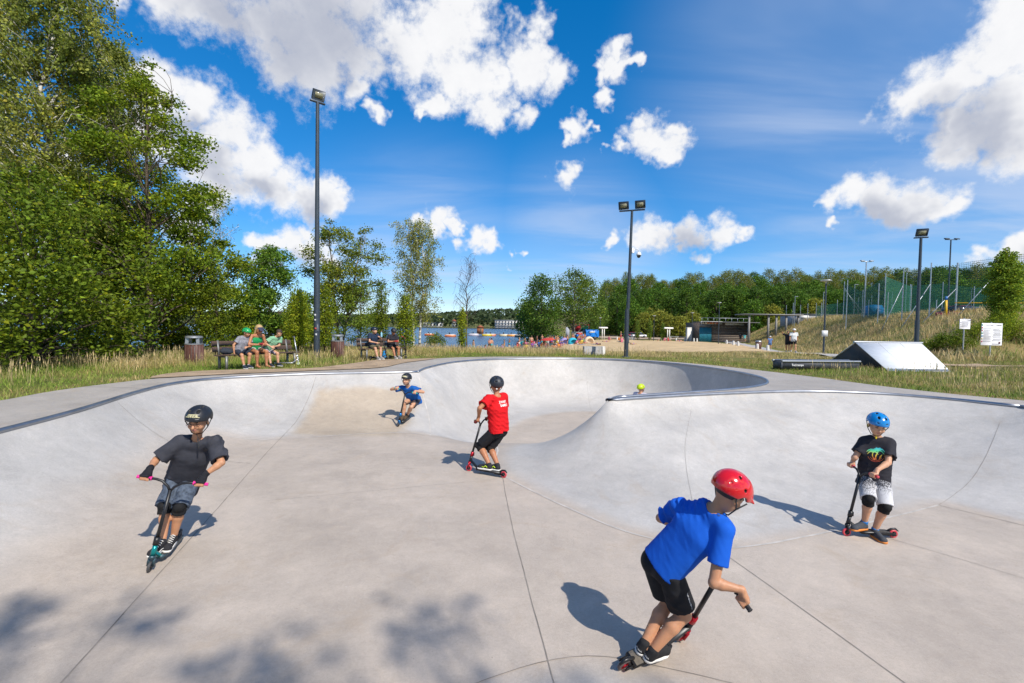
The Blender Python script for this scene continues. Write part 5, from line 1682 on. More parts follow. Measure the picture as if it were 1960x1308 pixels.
# ================================================================== scooters
M_BLKM = mat("black_metal", (.018, .018, .020), .38, .3, noise=.3, nscale=20, spec=.5)
M_GRIPT = mat("grip_tape", (.045, .042, .04), .95, noise=.4, nscale=40, bump=.5, bscale=300)
M_TYRE = mat("scooter_tyre", (.05, .05, .052), .6, noise=.2, nscale=30)
def scooter(label, rear, fwd, lean=0.0, sc=1.0, rake=.14, steer=0.0, wb=.64, bar_h=.80, bar_w=.28, deck=None, bar=None, rim=None, tyre=None, clamp=None, grip=None, neck=None, tape=None, group="riders' scooters", up0=(0, 0, 1)):
    f = Vector((fwd[0], fwd[1], fwd[2] if len(fwd) > 2 else 0)).normalized(); u = Vector(up0); u = (u - f * u.dot(f)).normalized(); r = f.cross(u)
    up = u * math.cos(lean) + r * math.sin(lean); left = up.cross(f)
    M = Matrix(((f.x, left.x, up.x), (f.y, left.y, up.y), (f.z, left.z, up.z))).to_4x4()
    M = Matrix.Translation(Vector(rear)) @ M @ Matrix.Scale(sc, 4)
    root = empty("kick_scooter", (0, 0, 0), 0, label, "scooter", group)
    root.matrix_world = M
    deck = deck or M_BLKM; bar = bar or M_BLKM; rim = rim or M_BLKM; tyre = tyre or M_TYRE; clamp = clamp or bar; grip = grip or M_BLACK; neck = neck or deck
    W = .052
    A0 = Vector((wb + .012, 0, .055)); ad = Vector((-math.sin(rake), 0, math.cos(rake)))
    Ls = bar_h / math.cos(rake)
    def S(p):
        p = Vector(p); q = p - A0
        return A0 + Matrix.Rotation(steer, 3, ad) @ q
    mb = MB(); x1 = wb - .155
    mb.prism([(.055, -.052), (x1 - .04, -.056), (x1, -.035), (x1, .035), (x1 - .04, .056), (.055, .052)], .052, .082)
    mb.box((.10, 0, .046), (.13, .055, .02)); mb.box((.035, .034, .055), (.10, .012, .03), bev=.004); mb.box((.035, -.034, .055), (.10, .012, .03), bev=.004)
    mb.build("deck", deck, root)
    MB().box(((.065 + x1 - .03) / 2, 0, .0835), (x1 - .10, .098, .003)).build("grip_tape", tape or M_GRIPT, root)
    hb, ht = A0 + ad * .105, A0 + ad * .20
    mb = MB(); mid = (hb + ht) / 2
    mb.bar((x1 - .03, 0, .068), hb + ad * .035, .040, .034, bev=.006); mb.cyl(hb, ht, .0215, n=14)
    mb.build("neck", neck, root, False)
    mb = MB()
    for e in (-1, 1): mb.bar(S((wb, e * .020, .055)), S(A0 + ad * .085 + Vector((0, e * .020, 0))), .012, .024)
    mb.cyl(S(A0 + ad * .078), S(A0 + ad * .104), .028, n=12); mb.build("fork", clamp if clamp is not bar else deck, root)
    for nm, c, ax in (("rear_wheel", Vector((0, 0, W)), Vector((0, 1, 0))), ("front_wheel", S((wb, 0, W)), S((wb, 1, W)) - S((wb, 0, W)))):
        w = MB().lathe([(W * .62, -.0115), (W * .88, -.0120), (W, -.006), (W, .006), (W * .88, .0120), (W * .62, .0115)], c, ax, 24, caps=False).build("wheel", tyre, root, True, 40)
        mb = MB(); mb.lathe([(W * .66, -.009), (W * .64, -.0112), (W * .54, -.0112), (W * .54, .0112), (W * .64, .0112), (W * .66, .009)], c, ax, 24, caps=False)
        x, y, d = basis(ax)
        for k in range(5):
            a = k * 1.2566; q = x * math.cos(a) + y * math.sin(a); mb.bar(c, c + q * W * .58, .014, .012, up=tuple(d))
        mb.cyl(c - d * .016, c + d * .016, .013, n=10); mb.build("rim", rim, w)
    mb = MB(); mb.tube([(.075, 0, .088), (.03, 0, .112), (-.02, 0, .118), (-.058, 0, .088)], [.012, .014, .014, .008], 6); mb.build("brake", M_BLKM, root)
    c0, c1 = A0 + ad * .205, A0 + ad * .275
    MB().cyl(S(c0), S(c1), .0265, n=14).box(S((c0 + c1) / 2 - Vector((.026, 0, 0))), (.018, .034, .058), bev=.004).build("clamp", clamp, root)
    T = A0 + ad * Ls
    mb = MB(); mb.cyl(S(A0 + ad * .20), S(T - ad * .085), .0170, n=12)
    for e in (-1, 1):
        mb.tube([S(T - ad * .10), S(T - ad * .055 + Vector((0, e * .028, 0))), S(T - ad * .012 + Vector((0, e * .085, 0))), S(T + Vector((0, e * .14, 0))), S(T + Vector((-.012, e * bar_w, 0)))], .0125, 9)
    mb.build("handlebar", bar, root, True)
    G = {}
    for e, k in ((1, 'l'), (-1, 'r')):
        g0, g1 = T + Vector((-.004, e * (bar_w - .125), 0)), T + Vector((-.012, e * (bar_w + .004), 0))
        MB().lathe([(.0165, 0), (.021, .003), (.021, .008), (.0155, .012), (.0155, .122), (.018, .127), (.015, .131)], S(g0), S(g1) - S(g0), 12).build("grip", grip, root, True)
        G[k] = M @ S((g0 + g1) / 2); G['a' + k] = (M.to_3x3() @ (S(g0) - S(g1))).normalized()      # towards the middle = thumb side
    G['up'] = up; G['f'] = f; G['left'] = left; G['M'] = M; G['root'] = root; G['back'] = M.to_3x3() @ (-(S(A0 + Vector((1, 0, 0))) - S(A0)))
    def deckpt(x, y): return M @ Vector((x * wb, y, .086))
    G['deck'] = deckpt
    return G

def bz(x, y): return float(bowl_z(x, y)[0])
def on_bowl(px, py):
    """point of the bowl surface seen at a photo pixel"""
    r = ray(px, py); t = np.arange(2.5, 24, .01)
    z = CAM_Z + r.z * t; k = int(np.argmax(z < bowl_z(r.x * t, r.y * t)))
    return Vector((0, 0, CAM_Z)) + r * float(t[k])

M_RED = mat("red_anodised", (.45, .015, .03), .3, .6, spec=.5); M_REDPU = mat("red_polyurethane", (.55, .05, .07), .45)
M_PINK = mat("pink_rubber", (.75, .02, .25), .6); M_PINKM = mat("pink_paint", (.62, .06, .2), .4); M_TEAL = mat("teal_anodised", (.01, .26, .26), .25, .6); M_TEALR = mat("teal_rubber", (.02, .35, .34), .6)
M_BLUEM = mat("blue_anodised", (.02, .18, .45), .3, .6)

def hips(p, s, S): return {'hl': Vector(p) - Vector(s) * .085 * S, 'hr': Vector(p) + Vector(s) * .085 * S}
def limbs(J, S, poles):
    """fill in elbows and knees that were not given"""
    for a, m, b, l1, l2 in (('sl', 'el', 'wl', .255, .225), ('sr', 'er', 'wr', .255, .225), ('hl', 'kl', 'al', .355, .345), ('hr', 'kr', 'ar', .355, .345)):
        if m not in J: J[m] = ik(J[a], J[b], l1 * S, l2 * S, Vector(J[a]) + Vector(poles[m]) * 2)
    return J
def grips(J, G, S, n_l=None, n_r=None, off=.038):
    """wrists behind and above the grips"""
    for k in 'lr':
        J['g' + k] = G[k]; J['ax' + k] = G['a' + k]
        n = Vector(n_l if k == 'l' else n_r) if (n_l if k == 'l' else n_r) else (G['up'] * .8 - G['f'] * .25)
        J['n' + k] = n
        sh = Vector(J['s' + k]); d = (sh - G[k]).normalized()
        J['w' + k] = G[k] + n.normalized() * .030 * S + d * .062 * S - G['a' + k] * .012
    return J

# ------------------------------------------------------------------ boy in black on the left
fA = Vector((.265, -.964, 0)); pA = on_bowl(285, 1096)
rA = Vector((pA.x, pA.y, 0)) - fA * .66; rA.z = bz(rA.x, rA.y)
fA = Vector((pA.x - rA.x, pA.y - rA.y, bz(pA.x, pA.y) - rA.z)).normalized()
GA = scooter("scooter with teal neck and pink grips under the boy in black", rA, fA, -.20, 1.0, .12, .0, .66, .80, .30, deck=mat("petrol_deck", (.05, .09, .11), .4, .5), neck=M_TEAL, grip=M_PINK, clamp=M_BLKM, tyre=M_TYRE, rim=M_BLKM)
SA = 1.0
JA = dict(pelvis=at(353, 914, 5.04), neck=at(377, 842, 4.86), head=at(380, 806, 4.78), head_f=Vector((.10, -1, -.22)), head_u=Vector((.08, -.2, 1)),
          sr=at(345, 846, 4.84), sl=at(411, 847, 4.86))
JA.update(hips(JA['pelvis'], (JA['sr'] - JA['sl']).normalized(), SA))
aR = GA['deck'](.60, -.022) + GA['up'] * .075; aL = GA['deck'](.40, .026) + GA['up'] * .075
JA.update(ar=aR, al=aL, fl=GA['f'] + GA['left'] * .05, fr=GA['f'] - GA['left'] * .15, ul=GA['up'], ur=GA['up'])
grips(JA, GA, SA)
JA['er'] = at(299, 880, 4.74); JA['el'] = at(424, 886, 4.74)
limbs(JA, SA, dict(el=(1, .3, -.6), er=(-1, .3, -.6), kl=GA['f'] * 1 + Vector((.1, 0, 0)), kr=GA['f'] * 1 - Vector((.05, 0, 0))))
SH_CHAR = cloth("charcoal_tee", (.040, .041, .051), noise=.3, nscale=9); DENIM = cloth("blue_denim", (.075, .095, .13), noise=.6, nscale=28)
A = person("person", JA, "boy in charcoal T-shirt and denim shorts riding toward the camera, taped black helmet", SA, SKIN, SH_CHAR, DENIM, cloth("black_suede", (.025, .025, .028)), h=.0095,
           sleeve=.86, shirt_len=.19, short_len=.99, shirt_loose=.028, short_loose=.036, gloves=cloth("black_glove", (.016, .016, .02)), pads=cloth("knee_pad_black", (.014, .014, .015)), seed=1, neck_low=.05, group="scooter riders in the bowl", folds=.026)
MHBLACK = mat("black_helmet_shell", (.014, .015, .019), .42, noise=.2, nscale=30, spec=.5)
hA = helmet_parts(A['root'], JA['head'], A['M'], 1.14, MHBLACK, vents='slots', band="OLEK", strap=cloth("strap_black", (.012, .012, .012)), h=.0075)
P_ = lambda x, y, z: Vector(JA['head']) + A['M'] @ Vector((x, y, z)) * 1.1
mb = MB()
for e in (-1, 1):
    mb.tube([P_(e * .033 + .024 * math.cos(a), .098 - .02 * abs(math.sin(0)) - .10 * abs(e * .033 + .024 * math.cos(a)) ** 1.3, .002 + .017 * math.sin(a)) for a in np.linspace(0, 6.283, 14)[:-1]], .0022, 5, closed=True)
    mb.tube([P_(e * .058, .086, .004), P_(e * .074, .045, .004), P_(e * .078, -.005, .002)], .002, 4)
mb.tube([P_(-.010, .099, .004), P_(.010, .099, .004)], .002, 4)
mb.build("glasses", mat("glasses_frame", (.10, .03, .02), .3), A['root'])
MB().tube([P_(0, .048, -.110), P_(-.014, .052, -.145), P_(-.03, .075, -.185), P_(-.040, .095, -.225), P_(-.034, .096, -.232), P_(-.024, .08, -.195), P_(-.010, .056, -.15)], .0034, 5).build("strap_end", M_BLACK, A['root'])
if hA.children: 
    ft = [o for o in hA.children if o.name.startswith("tape")][0]
    M_INK = mat("marker_ink", (.03, .03, .03), .8)
    text_on("OLEK", .030, P_(.006, .16, .090), A['M'] @ Vector((-1, 0, 0)), A['M'] @ Vector((0, 0, 1)), M_INK, hA, obj_bvh(ft), A['M'] @ Vector((0, -1, 0)), lift=.0015, font_bold=False, space=1.3)
# laces on the near shoes
for so, heel, Mf in A['shoes']:
    mb = MB()
    for k in range(5):
        y = .085 + .02 * k; z = .120 - .0105 * k; mb.tube([heel + Mf @ Vector((-.024, y, z - .012)), heel + Mf @ Vector((0, y + .004, z)), heel + Mf @ Vector((.024, y, z - .012))], .0045, 5)
    mb.build("laces", M_WHITE, so)
    mb = MB(); mb.tube([heel + Mf @ Vector((-.0405, .05, .04)), heel + Mf @ Vector((-.043, .12, .05)), heel + Mf @ Vector((-.042, .18, .035))], .004, 4); mb.tube([heel + Mf @ Vector((.0405, .05, .04)), heel + Mf @ Vector((.043, .12, .05)), heel + Mf @ Vector((.042, .18, .035))], .004, 4); mb.build("side_stripe", M_WHITE, so)

# ------------------------------------------------------------------ boy in blue, far left of the hip
fB = Vector((-.16, -.987, 0)); pB = on_bowl(762, 817)
rB = Vector((pB.x, pB.y, 0)) - fB * .62; rB.z = bz(rB.x, rB.y); fB = Vector((pB.x, pB.y, pB.z)) - rB; fB.normalize()
GB = scooter("scooter with turquoise grips under the boy crouching in blue", rB, fB, -.20, 1.0, .14, .0, .62, .80, .28, grip=M_TEALR, clamp=M_BLUEM)
JB = dict(pelvis=at(793, 765, 11.45), neck=at(781, 741, 11.2), head=at(778, 727, 11.1), head_f=Vector((-.25, -1, -.1)), head_u=Vector((0, -.1, 1)))
fwB = Vector((-.2, -1, 0)).normalized(); siB = Vector((-1, .2, 0)).normalized()
JB.update(sl=JB['neck'] - siB * .155 - Vector((0, 0, .035)), sr=JB['neck'] + siB * .155 - Vector((0, 0, .035)))
JB.update(hips(JB['pelvis'], siB, 1)); JB.update(ar=GB['deck'](.55, -.02) + GB['up'] * .075, al=GB['deck'](.28, .02) + GB['up'] * .075, fl=GB['f'], fr=GB['f'], ul=GB['up'], ur=GB['up'])
grips(JB, GB, 1.0)
limbs(JB, 1.0, dict(el=(1, .3, -.3), er=(-1, .3, -.3), kl=(.1, -1, .2), kr=(-.2, -1, .2)))
Bp = person("person", JB, "boy in blue T-shirt crouching on his scooter by the far rim, black helmet", 1.0, SKIN_L, cloth("royal_blue_tee", (.012, .10, .36)), cloth("dark_grey_shorts", (.05, .05, .06)), cloth("brown_shoe", (.08, .055, .035)), h=.013, sleeve=.6, short_len=.85, seed=2,
            group="scooter riders in the bowl", sole=M_BLACK)
helmet_parts(Bp['root'], JB['head'], Bp['M'], 1.14, MHBLACK, visor=.0, band=True, strap=M_BLACK, h=.011)

# ------------------------------------------------------------------ boy in red, centre
pC = on(897, 902, -1.0); fC = Vector((-.88, .475, 0)).normalized(); rC = Vector((pC.x, pC.y, 0)) - fC * .66; rC.z = bz(rC.x, rC.y)
fC = (Vector((pC.x, pC.y, bz(pC.x, pC.y))) - rC).normalized()
GC = scooter("black scooter with red wheels under the boy in red", rC, fC, .10, 1.0, .24, .12, .66, .80, .27, tyre=M_REDPU, rim=M_BLKM, clamp=M_RED, grip=cloth("dark_red_grip", (.12, .012, .016)))
fwC = Vector((-.72, .69, 0)).normalized(); siC = Vector((fwC.y, -fwC.x, 0))
JC = dict(pelvis=at(955, 824, 7.62), neck=at(950, 757, 7.62), head=at(950, 738, 7.66), head_f=Vector((-.35, 1, -.02)), head_u=Vector((0.0, .02, 1)))
JC.update(sl=JC['neck'] - siC * .165 - Vector((0, 0, .045)), sr=JC['neck'] + siC * .165 - Vector((0, 0, .045)))
JC.update(hips(JC['pelvis'], siC, 1.05)); JC.update(al=GC['deck'](.38, .03) + GC['up'] * .075, ar=GC['deck'](.20, -.03) + GC['up'] * .075, fl=GC['f'] * 1 + GC['left'] * .15, fr=GC['f'], ul=GC['up'], ur=GC['up'])
grips(JC, GC, 1.05)
limbs(JC, 1.05, dict(el=(-.5, -.5, -.6), er=(.5, .5, -.6), kl=fwC * 1 - siC * .3, kr=fwC * 1 - siC * .1))
Cp = person("person", JC, "boy in red T-shirt with white print on the back, black helmet, seen from behind", 1.05, SKIN_D, cloth("red_tee", (.56, .008, .012)), cloth("black_shorts", (.016, .016, .019)), cloth("black_mesh_shoe", (.025, .026, .03)), h=.0105, sleeve=.68, shirt_len=.02, short_len=.86, shirt_loose=.03, short_loose=.03,
            seed=3, group="scooter riders in the bowl", pads=cloth("knee_sleeve", (.02, .018, .018)), hair=(mat("dark_hair", (.03, .02, .014), .6),))
helmet_parts(Cp['root'], JC['head'], Cp['M'], 1.16, mat("navy_black_helmet", (.018, .021, .03), .5, noise=.1, nscale=10), strap=M_BLACK, h=.009)
mb = MB(); mb.ball(Vector(JC['head']) + Cp['M'] @ Vector((-.03, -.118, -.045)), .014); mb.build("dial", M_WHITE, Cp['root'])
bv = obj_bvh(Cp['shirt'])
bk = -fwC; org = JC['neck'] * .78 + JC['pelvis'] * .22 + bk * .2 + siC * .045
text_on("ZWARY\nSAMBO", .052, org, siC, Vector((0, 0, 1)), M_WHITE, Cp['shirt'], bv, fwC, lift=.003, space=.95)
for so, heel, Mf in Cp['shoes']:
    mb = MB(); mb.tube([heel + Mf @ Vector((-.046, .07, .05)), heel + Mf @ Vector((-.048, .10, .075)), heel + Mf @ Vector((-.047, .13, .045)), heel + Mf @ Vector((-.046, .16, .055))], .006, 5); mb.build("neon_stripe", mat("neon_yellow", (.6, .8, .03), .6), so)

# ------------------------------------------------------------------ boy with red helmet, nearest
fD = Vector((.86, .51, 0)).normalized(); rD = on(1189, 1280, -1.0)
GD = scooter("black scooter with red clamp and wheels leaning under the nearest boy", rD, fD, .50, 1.0, .15, -.10, .60, .82, .27, tyre=mat("grey_red_tyre", (.10, .075, .075), .55), rim=M_RED, clamp=M_RED, tape=mat("worn_grip_tape", (.17, .145, .115), .95, noise=.3, nscale=25))
JD = dict(pelvis=at(1266, 1082, 3.30), neck=at(1371, 975, 3.17), head=at(1396, 946, 3.13), head_f=Vector((.72, .32, -.52)), head_u=Vector((.42, -.05, .85)),
          sl=at(1300, 970, 3.38), sr=at(1386, 1014, 3.05))
siD = (JD['sr'] - JD['sl']).normalized(); hsD = (siD * .7 + Vector((.47, -.80, -.25)) * .3).normalized()
JD.update(hips(JD['pelvis'], hsD, 1)); 
JD.update(al=GD['deck'](.26, .026) + GD['up'] * .075, ar=GD['deck'](.30, -.036) + GD['up'] * .075, fl=GD['f'] + GD['left'] * .12, fr=GD['f'] - GD['left'] * .02, ul=GD['up'] + Vector((0, 0, .25)), ur=GD['up'] + Vector((0, 0, .25)))
grips(JD, GD, 1.0, n_r=(-.25, -.35, .75))
JD['er'] = at(1366, 1116, 2.98); JD['el'] = at(1264, 992, 3.60)
limbs(JD, 1.0, dict(el=(-.6, .6, -.2), er=(-.2, -.6, -.4), kl=(.9, .35, -.2), kr=(.9, .2, -.2)))
BLUE_T = cloth("bright_blue_tee", (.008, .095, .50), noise=.08, nscale=6)
Dp = person("person", JD, "boy with shiny red helmet and bright blue T-shirt leaning into a turn, nearest rider", 1.0, SKIN, BLUE_T, cloth("black_sport_shorts", (.014, .014, .016), rough=.7), cloth("black_trainer", (.022, .022, .024)), h=.0075, sleeve=.66, shirt_len=.01, short_len=.80, shirt_loose=.015, short_loose=.048,
            seed=14, group="scooter riders in the bowl", hair=(mat("dark_hair", (.03, .02, .014), .6),), folds=.030)
M_HRED = mat("glossy_red_shell", (.56, .006, .008), .16, coat=.6, spec=.6)
helmet_parts(Dp['root'], JD['head'], Dp['M'], 1.19, M_HRED, vents='holes', strap=M_BLACK, h=.006, visor=.004)
for so, heel, Mf in Dp['shoes']:
    bb = obj_bvh(so)
    text_on("PUMA", .019, heel + Mf @ Vector((0, -.1, .050)), Mf @ Vector((1, 0, 0)), Mf @ Vector((0, 0, 1)), M_WHITE, so, bb, Mf @ Vector((0, 1, 0)), lift=.0015)
bs = obj_bvh(Dp['shorts'])
text_on("PUMA", .042, JD['hr'] * .42 + JD['kr'] * .58 + Vector((.47, -.8, .1)) * .2 + Vector((0, 0, .01)), (JD['hr'] - JD['kr']), Vector((0, 0, 1)), M_WHITE, Dp['shorts'], bs, Vector((-.47, .8, -.1)), lift=.002)
bt = obj_bvh(Dp['shirt'])
nk = JD['neck'] * .86 + JD['pelvis'] * .14
text_on("4F", .028, nk + Vector((.02, -.25, .14)), siD, (JD['neck'] - JD['pelvis']), mat("navy_print", (.01, .03, .12), .7), Dp['shirt'], bt, Vector((0, .85, -.5)), lift=.002)

# ------------------------------------------------------------------ boy with blue helmet on the right
fE = Vector((-1, .06, 0)).normalized(); pE = on(1621, 1026, -1.0); rE = Vector((pE.x, pE.y, 0)) - fE * .52; rE.z = bz(rE.x, rE.y); pE.z = bz(pE.x, pE.y)
GE = scooter("small black scooter with red wheels beside the boy with palm print", rE, (Vector((pE.x, pE.y, pE.z)) - rE), .0, .92, .20, .02, .57, .80, .27, tyre=M_REDPU, rim=M_BLKM, grip=M_REDPU)
JE = dict(pelvis=at(1672, 915, 5.58), neck=at(1680, 837, 5.56), head=at(1679, 814, 5.50), head_f=Vector((-.32, -1, -.34)), head_u=Vector((.06, -.25, 1)),
          sr=at(1655, 846, 5.62), sl=at(1702, 849, 5.50))
JE.update(hips(JE['pelvis'], (JE['sr'] - JE['sl']).normalized(), .95))
zE = bz(4.3, 5.4)
fl = on(1684, 1036, -1.0); flz = bz(fl.x, fl.y)
JE.update(ar=GE['deck'](.62, -.01) + Vector((0, 0, .072)), al=Vector((fl.x + .01, fl.y + .10, flz + .072)), fl=Vector((-.05, -1, 0)), fr=Vector((-1, -.25, 0)), ul=(0, 0, 1), ur=(0, 0, 1))
grips(JE, GE, .95)
JE['er'] = at(1636, 876, 5.60); JE['el'] = at(1700, 886, 5.38)
limbs(JE, .95, dict(el=(.7, -.2, -.5), er=(-.8, .1, -.4), kl=(-.15, -1, 0), kr=(-.5, -1, 0)))
SPECK = bpy.data.materials.new("speckled_shorts"); SPECK.use_nodes = True
nt = SPECK.node_tree; b = nt.nodes['Principled BSDF']; b.inputs['Roughness'].default_value = .9
tcn = nt.nodes.new('ShaderNodeTexCoord'); wnz = nt.nodes.new('ShaderNodeTexNoise'); wnz.inputs['Scale'].default_value = 110; nt.links.new(tcn.outputs['Object'], wnz.inputs['Vector'])
sp = nt.nodes.new('ShaderNodeSeparateXYZ'); nt.links.new(tcn.outputs['Object'], sp.inputs[0])
mrz = nt.nodes.new('ShaderNodeMapRange'); mrz.inputs[1].default_value = JE['pelvis'].z - .20; mrz.inputs[2].default_value = JE['pelvis'].z - .02; mrz.inputs[3].default_value = .78; mrz.inputs[4].default_value = .42; nt.links.new(sp.outputs['Z'], mrz.inputs[0])
ml = nt.nodes.new('ShaderNodeMath'); ml.operation = 'GREATER_THAN'; nt.links.new(wnz.outputs['Fac'], ml.inputs[0]); nt.links.new(mrz.outputs[0], ml.inputs[1])
mxz = nt.nodes.new('ShaderNodeMix'); mxz.data_type = 'RGBA'; mxz.inputs['A'].default_value = (.52, .52, .54, 1); mxz.inputs['B'].default_value = (.05, .05, .06, 1); nt.links.new(ml.outputs[0], mxz.inputs['Factor']); nt.links.new(mxz.outputs['Result'], b.inputs['Base Color'])
Ep = person("person", JE, "boy with blue helmet and palm tree T-shirt standing with one foot on the floor", .95, SKIN_L, cloth("black_tee", (.026, .025, .032)), SPECK, cloth("grey_trainer", (.06, .065, .075)), h=.0095, sleeve=.70, shirt_len=.10, short_len=.96, shirt_loose=.024, short_loose=.034,
            seed=6, group="scooter riders in the bowl", pads=cloth("knee_pad_black", (.014, .014, .015)), sole=mat("orange_sole", (.65, .22, .04), .6), neck_low=.03, socks=cloth("blue_sock", (.02, .15, .4)))
helmet_parts(Ep['root'], JE['head'], Ep['M'], 1.07, mat("blue_helmet_shell", (.008, .19, .50), .22, coat=.4), strap=M_BLACK, h=.0075)
PE = lambda x, y, z: Vector(JE['head']) + Ep['M'] @ Vector((x, y, z)) * 1.03
mb = MB()
for e in (-1, 1): MB().ball(PE(e * .078, -.012, -.03), (.012, .018, .02), None, 10, 6).build("ear_pad", mat("yellow_plastic", (.75, .52, .02), .4), Ep['root'])
mb.ball(PE(-.004, .06, -.125), (.012, .008, .022), None, 8, 6); mb.build("buckle", mat("yellow_plastic", (.75, .52, .02), .4), Ep['root'])
# palm tree print: outlines pressed onto the chest
bv = obj_bvh(Ep['shirt'])
sp_u = (JE['neck'] - JE['pelvis']).normalized(); sp_r = (JE['sl'] - JE['sr']).normalized(); sp_f = sp_r.cross(sp_u)
if sp_f.y > 0: sp_f = -sp_f
cE = JE['neck'] * .62 + JE['pelvis'] * .38 - sp_r * .012
M_PRINT = bpy.data.materials.new("sunset_print"); M_PRINT.use_nodes = True
nt = M_PRINT.node_tree; b = nt.nodes['Principled BSDF']; b.inputs['Roughness'].default_value = .8
tcn = nt.nodes.new('ShaderNodeTexCoord'); sp = nt.nodes.new('ShaderNodeSeparateXYZ'); nt.links.new(tcn.outputs['Object'], sp.inputs[0])
mrz = nt.nodes.new('ShaderNodeMapRange'); mrz.inputs[1].default_value = cE.z - .085; mrz.inputs[2].default_value = cE.z + .085; nt.links.new(sp.outputs['Z'], mrz.inputs[0])
rp = nt.nodes.new('ShaderNodeValToRGB'); nt.links.new(mrz.outputs[0], rp.inputs[0])
for i, (p, c) in enumerate([(0, (.75, .10, .07)), (.3, (.85, .25, .05)), (.5, (.85, .62, .06)), (.72, (.12, .62, .25)), (1, (.01, .35, .55))]):
    e = rp.color_ramp.elements[i] if i < 2 else rp.color_ramp.elements.new(p)
    if i == 1: e.position = p
    e.position = p; e.color = (*c, 1)
nt.links.new(rp.outputs[0], b.inputs['Base Color'])
flat = []
def stroke(pts, ws):
    pts = catmull(pts, .008); ws = np.interp(np.linspace(0, 1, len(pts)), np.linspace(0, 1, len(ws)), ws)
    t = np.gradient(pts, axis=0); nn = np.column_stack([-t[:, 1], t[:, 0]]); nn /= np.linalg.norm(nn, axis=1)[:, None] + 1e-9
    flat.append((pts + nn * ws[:, None] / 2, pts - nn * ws[:, None] / 2))
arc = [(.080 * math.cos(a), .080 * math.sin(a)) for a in np.linspace(math.radians(200), math.radians(375), 14)]; stroke(arc, [.004, .004])
arc = [(.058 * math.cos(a), .058 * math.sin(a) - .004) for a in np.linspace(math.radians(205), math.radians(335), 12)]; stroke(arc, [.004, .004])
for bx, tx, ty in ((-.01, -.035, .03), (.0, .015, .045)):
    stroke([(bx, -.058), ((bx + tx) / 2 - .012, -.015), (tx, ty)], [.016, .010, .008])
    for a, L in ((20, .06), (55, .05), (95, .045), (130, .05), (165, .06), (-15, .055), (200, .052)):
        r_ = math.radians(a); stroke([(tx, ty), (tx + math.cos(r_) * L * .55, ty + math.sin(r_) * L * .55 + .012), (tx + math.cos(r_) * L, ty + math.sin(r_) * L * .8 - .014)], [.006, .014, .003])
stroke([(.03, -.055), (.038, -.02), (.050, .015)], [.004, .020, .004])
vs, fs = [], []
for a, b2 in flat:
    o = len(vs)
    for q in list(a) + list(b2):
        p = cE + sp_r * float(q[0]) + sp_u * float(q[1]) + sp_f * .25; hit = bv.ray_cast(p, -sp_f, .6)
        vs.append((hit[0] + sp_f * (.002 + .0004 * len(fs) / 400)) if hit[0] is not None else p - sp_f * .15)
    k = len(a); fs += [(o + i, o + i + 1, o + k + i + 1, o + k + i) for i in range(k - 1)]
link("palm_print", poly_mesh("palm_print", [tuple(p) for p in vs], fs, [M_PRINT]), Ep['shirt'])
text_on("ALL DAY", .022, cE - sp_u * .069 + sp_f * .2, sp_r, sp_u, M_PRINT, Ep['shirt'], bv, -sp_f, lift=.003, name="lettering")

# ------------------------------------------------------------------ child in the deep end, only head and shoulders show
zF = bz(3.75, 13.6)
def stand(px, py, z, f, S, stride=.0, head_turn=(0, 0, 0), arms='down', base=None):
    """joints of a standing or walking figure at a spot, facing f"""
    o = Vector(base) if base is not None else Vector((px, py, z)); f = Vector(f).normalized(); r = Vector((f.y, -f.x, 0)); U = Vector((0, 0, 1))
    J = dict(pelvis=o + U * .80 * S, neck=o + U * 1.24 * S + f * .01, head=o + U * 1.375 * S + f * .03 * S, head_f=f + Vector(head_turn), head_u=U,
             sl=o + U * 1.195 * S - r * .165 * S, sr=o + U * 1.195 * S + r * .165 * S, hl=o + U * .76 * S - r * .085 * S, hr=o + U * .76 * S + r * .085 * S)
    J.update(al=o + U * .075 * S - r * .085 * S + f * stride * .30 * S, ar=o + U * .075 * S + r * .085 * S - f * stride * .28 * S + U * stride * .04, fl=f - r * .1, fr=f + r * .1, ul=U, ur=U + f * .3 * stride)
    if arms == 'down':
        J.update(wl=o + U * .74 * S - r * .23 * S - f * stride * .15, wr=o + U * .74 * S + r * .23 * S + f * stride * .18)
    elif arms == 'phone':
        J.update(wl=o + U * 1.0 * S - r * .05 * S + f * .26, wr=o + U * 1.02 * S + r * .05 * S + f * .26)
    elif arms == 'wave':
        J.update(wl=o + U * .74 * S - r * .23 * S, wr=o + U * 1.42 * S + r * .36 * S + f * .1)
    limbs(J, S, dict(el=-f * .6 - r * .3, er=-f * .6 + r * .3, kl=f, kr=f))
    return J
JF = stand(3.75, 13.6, zF, (.75, .6, 0), 1.0)
Fp = person("person", JF, "child with neon yellow helmet down in the deep end, only head and shoulders showing", 1.0, SKIN_L, cloth("white_pink_tee", (.66, .58, .64)), cloth("grey_shorts_f", (.2, .2, .22)), cloth("white_shoe", (.5, .5, .5)), h=.018, seed=8, group="scooter riders in the bowl")
helmet_parts(Fp['root'], JF['head'], Fp['M'], 1.05, mat("neon_helmet", (.52, .66, .01), .3, coat=.3), vents='holes', strap=M_BLACK, h=.011)

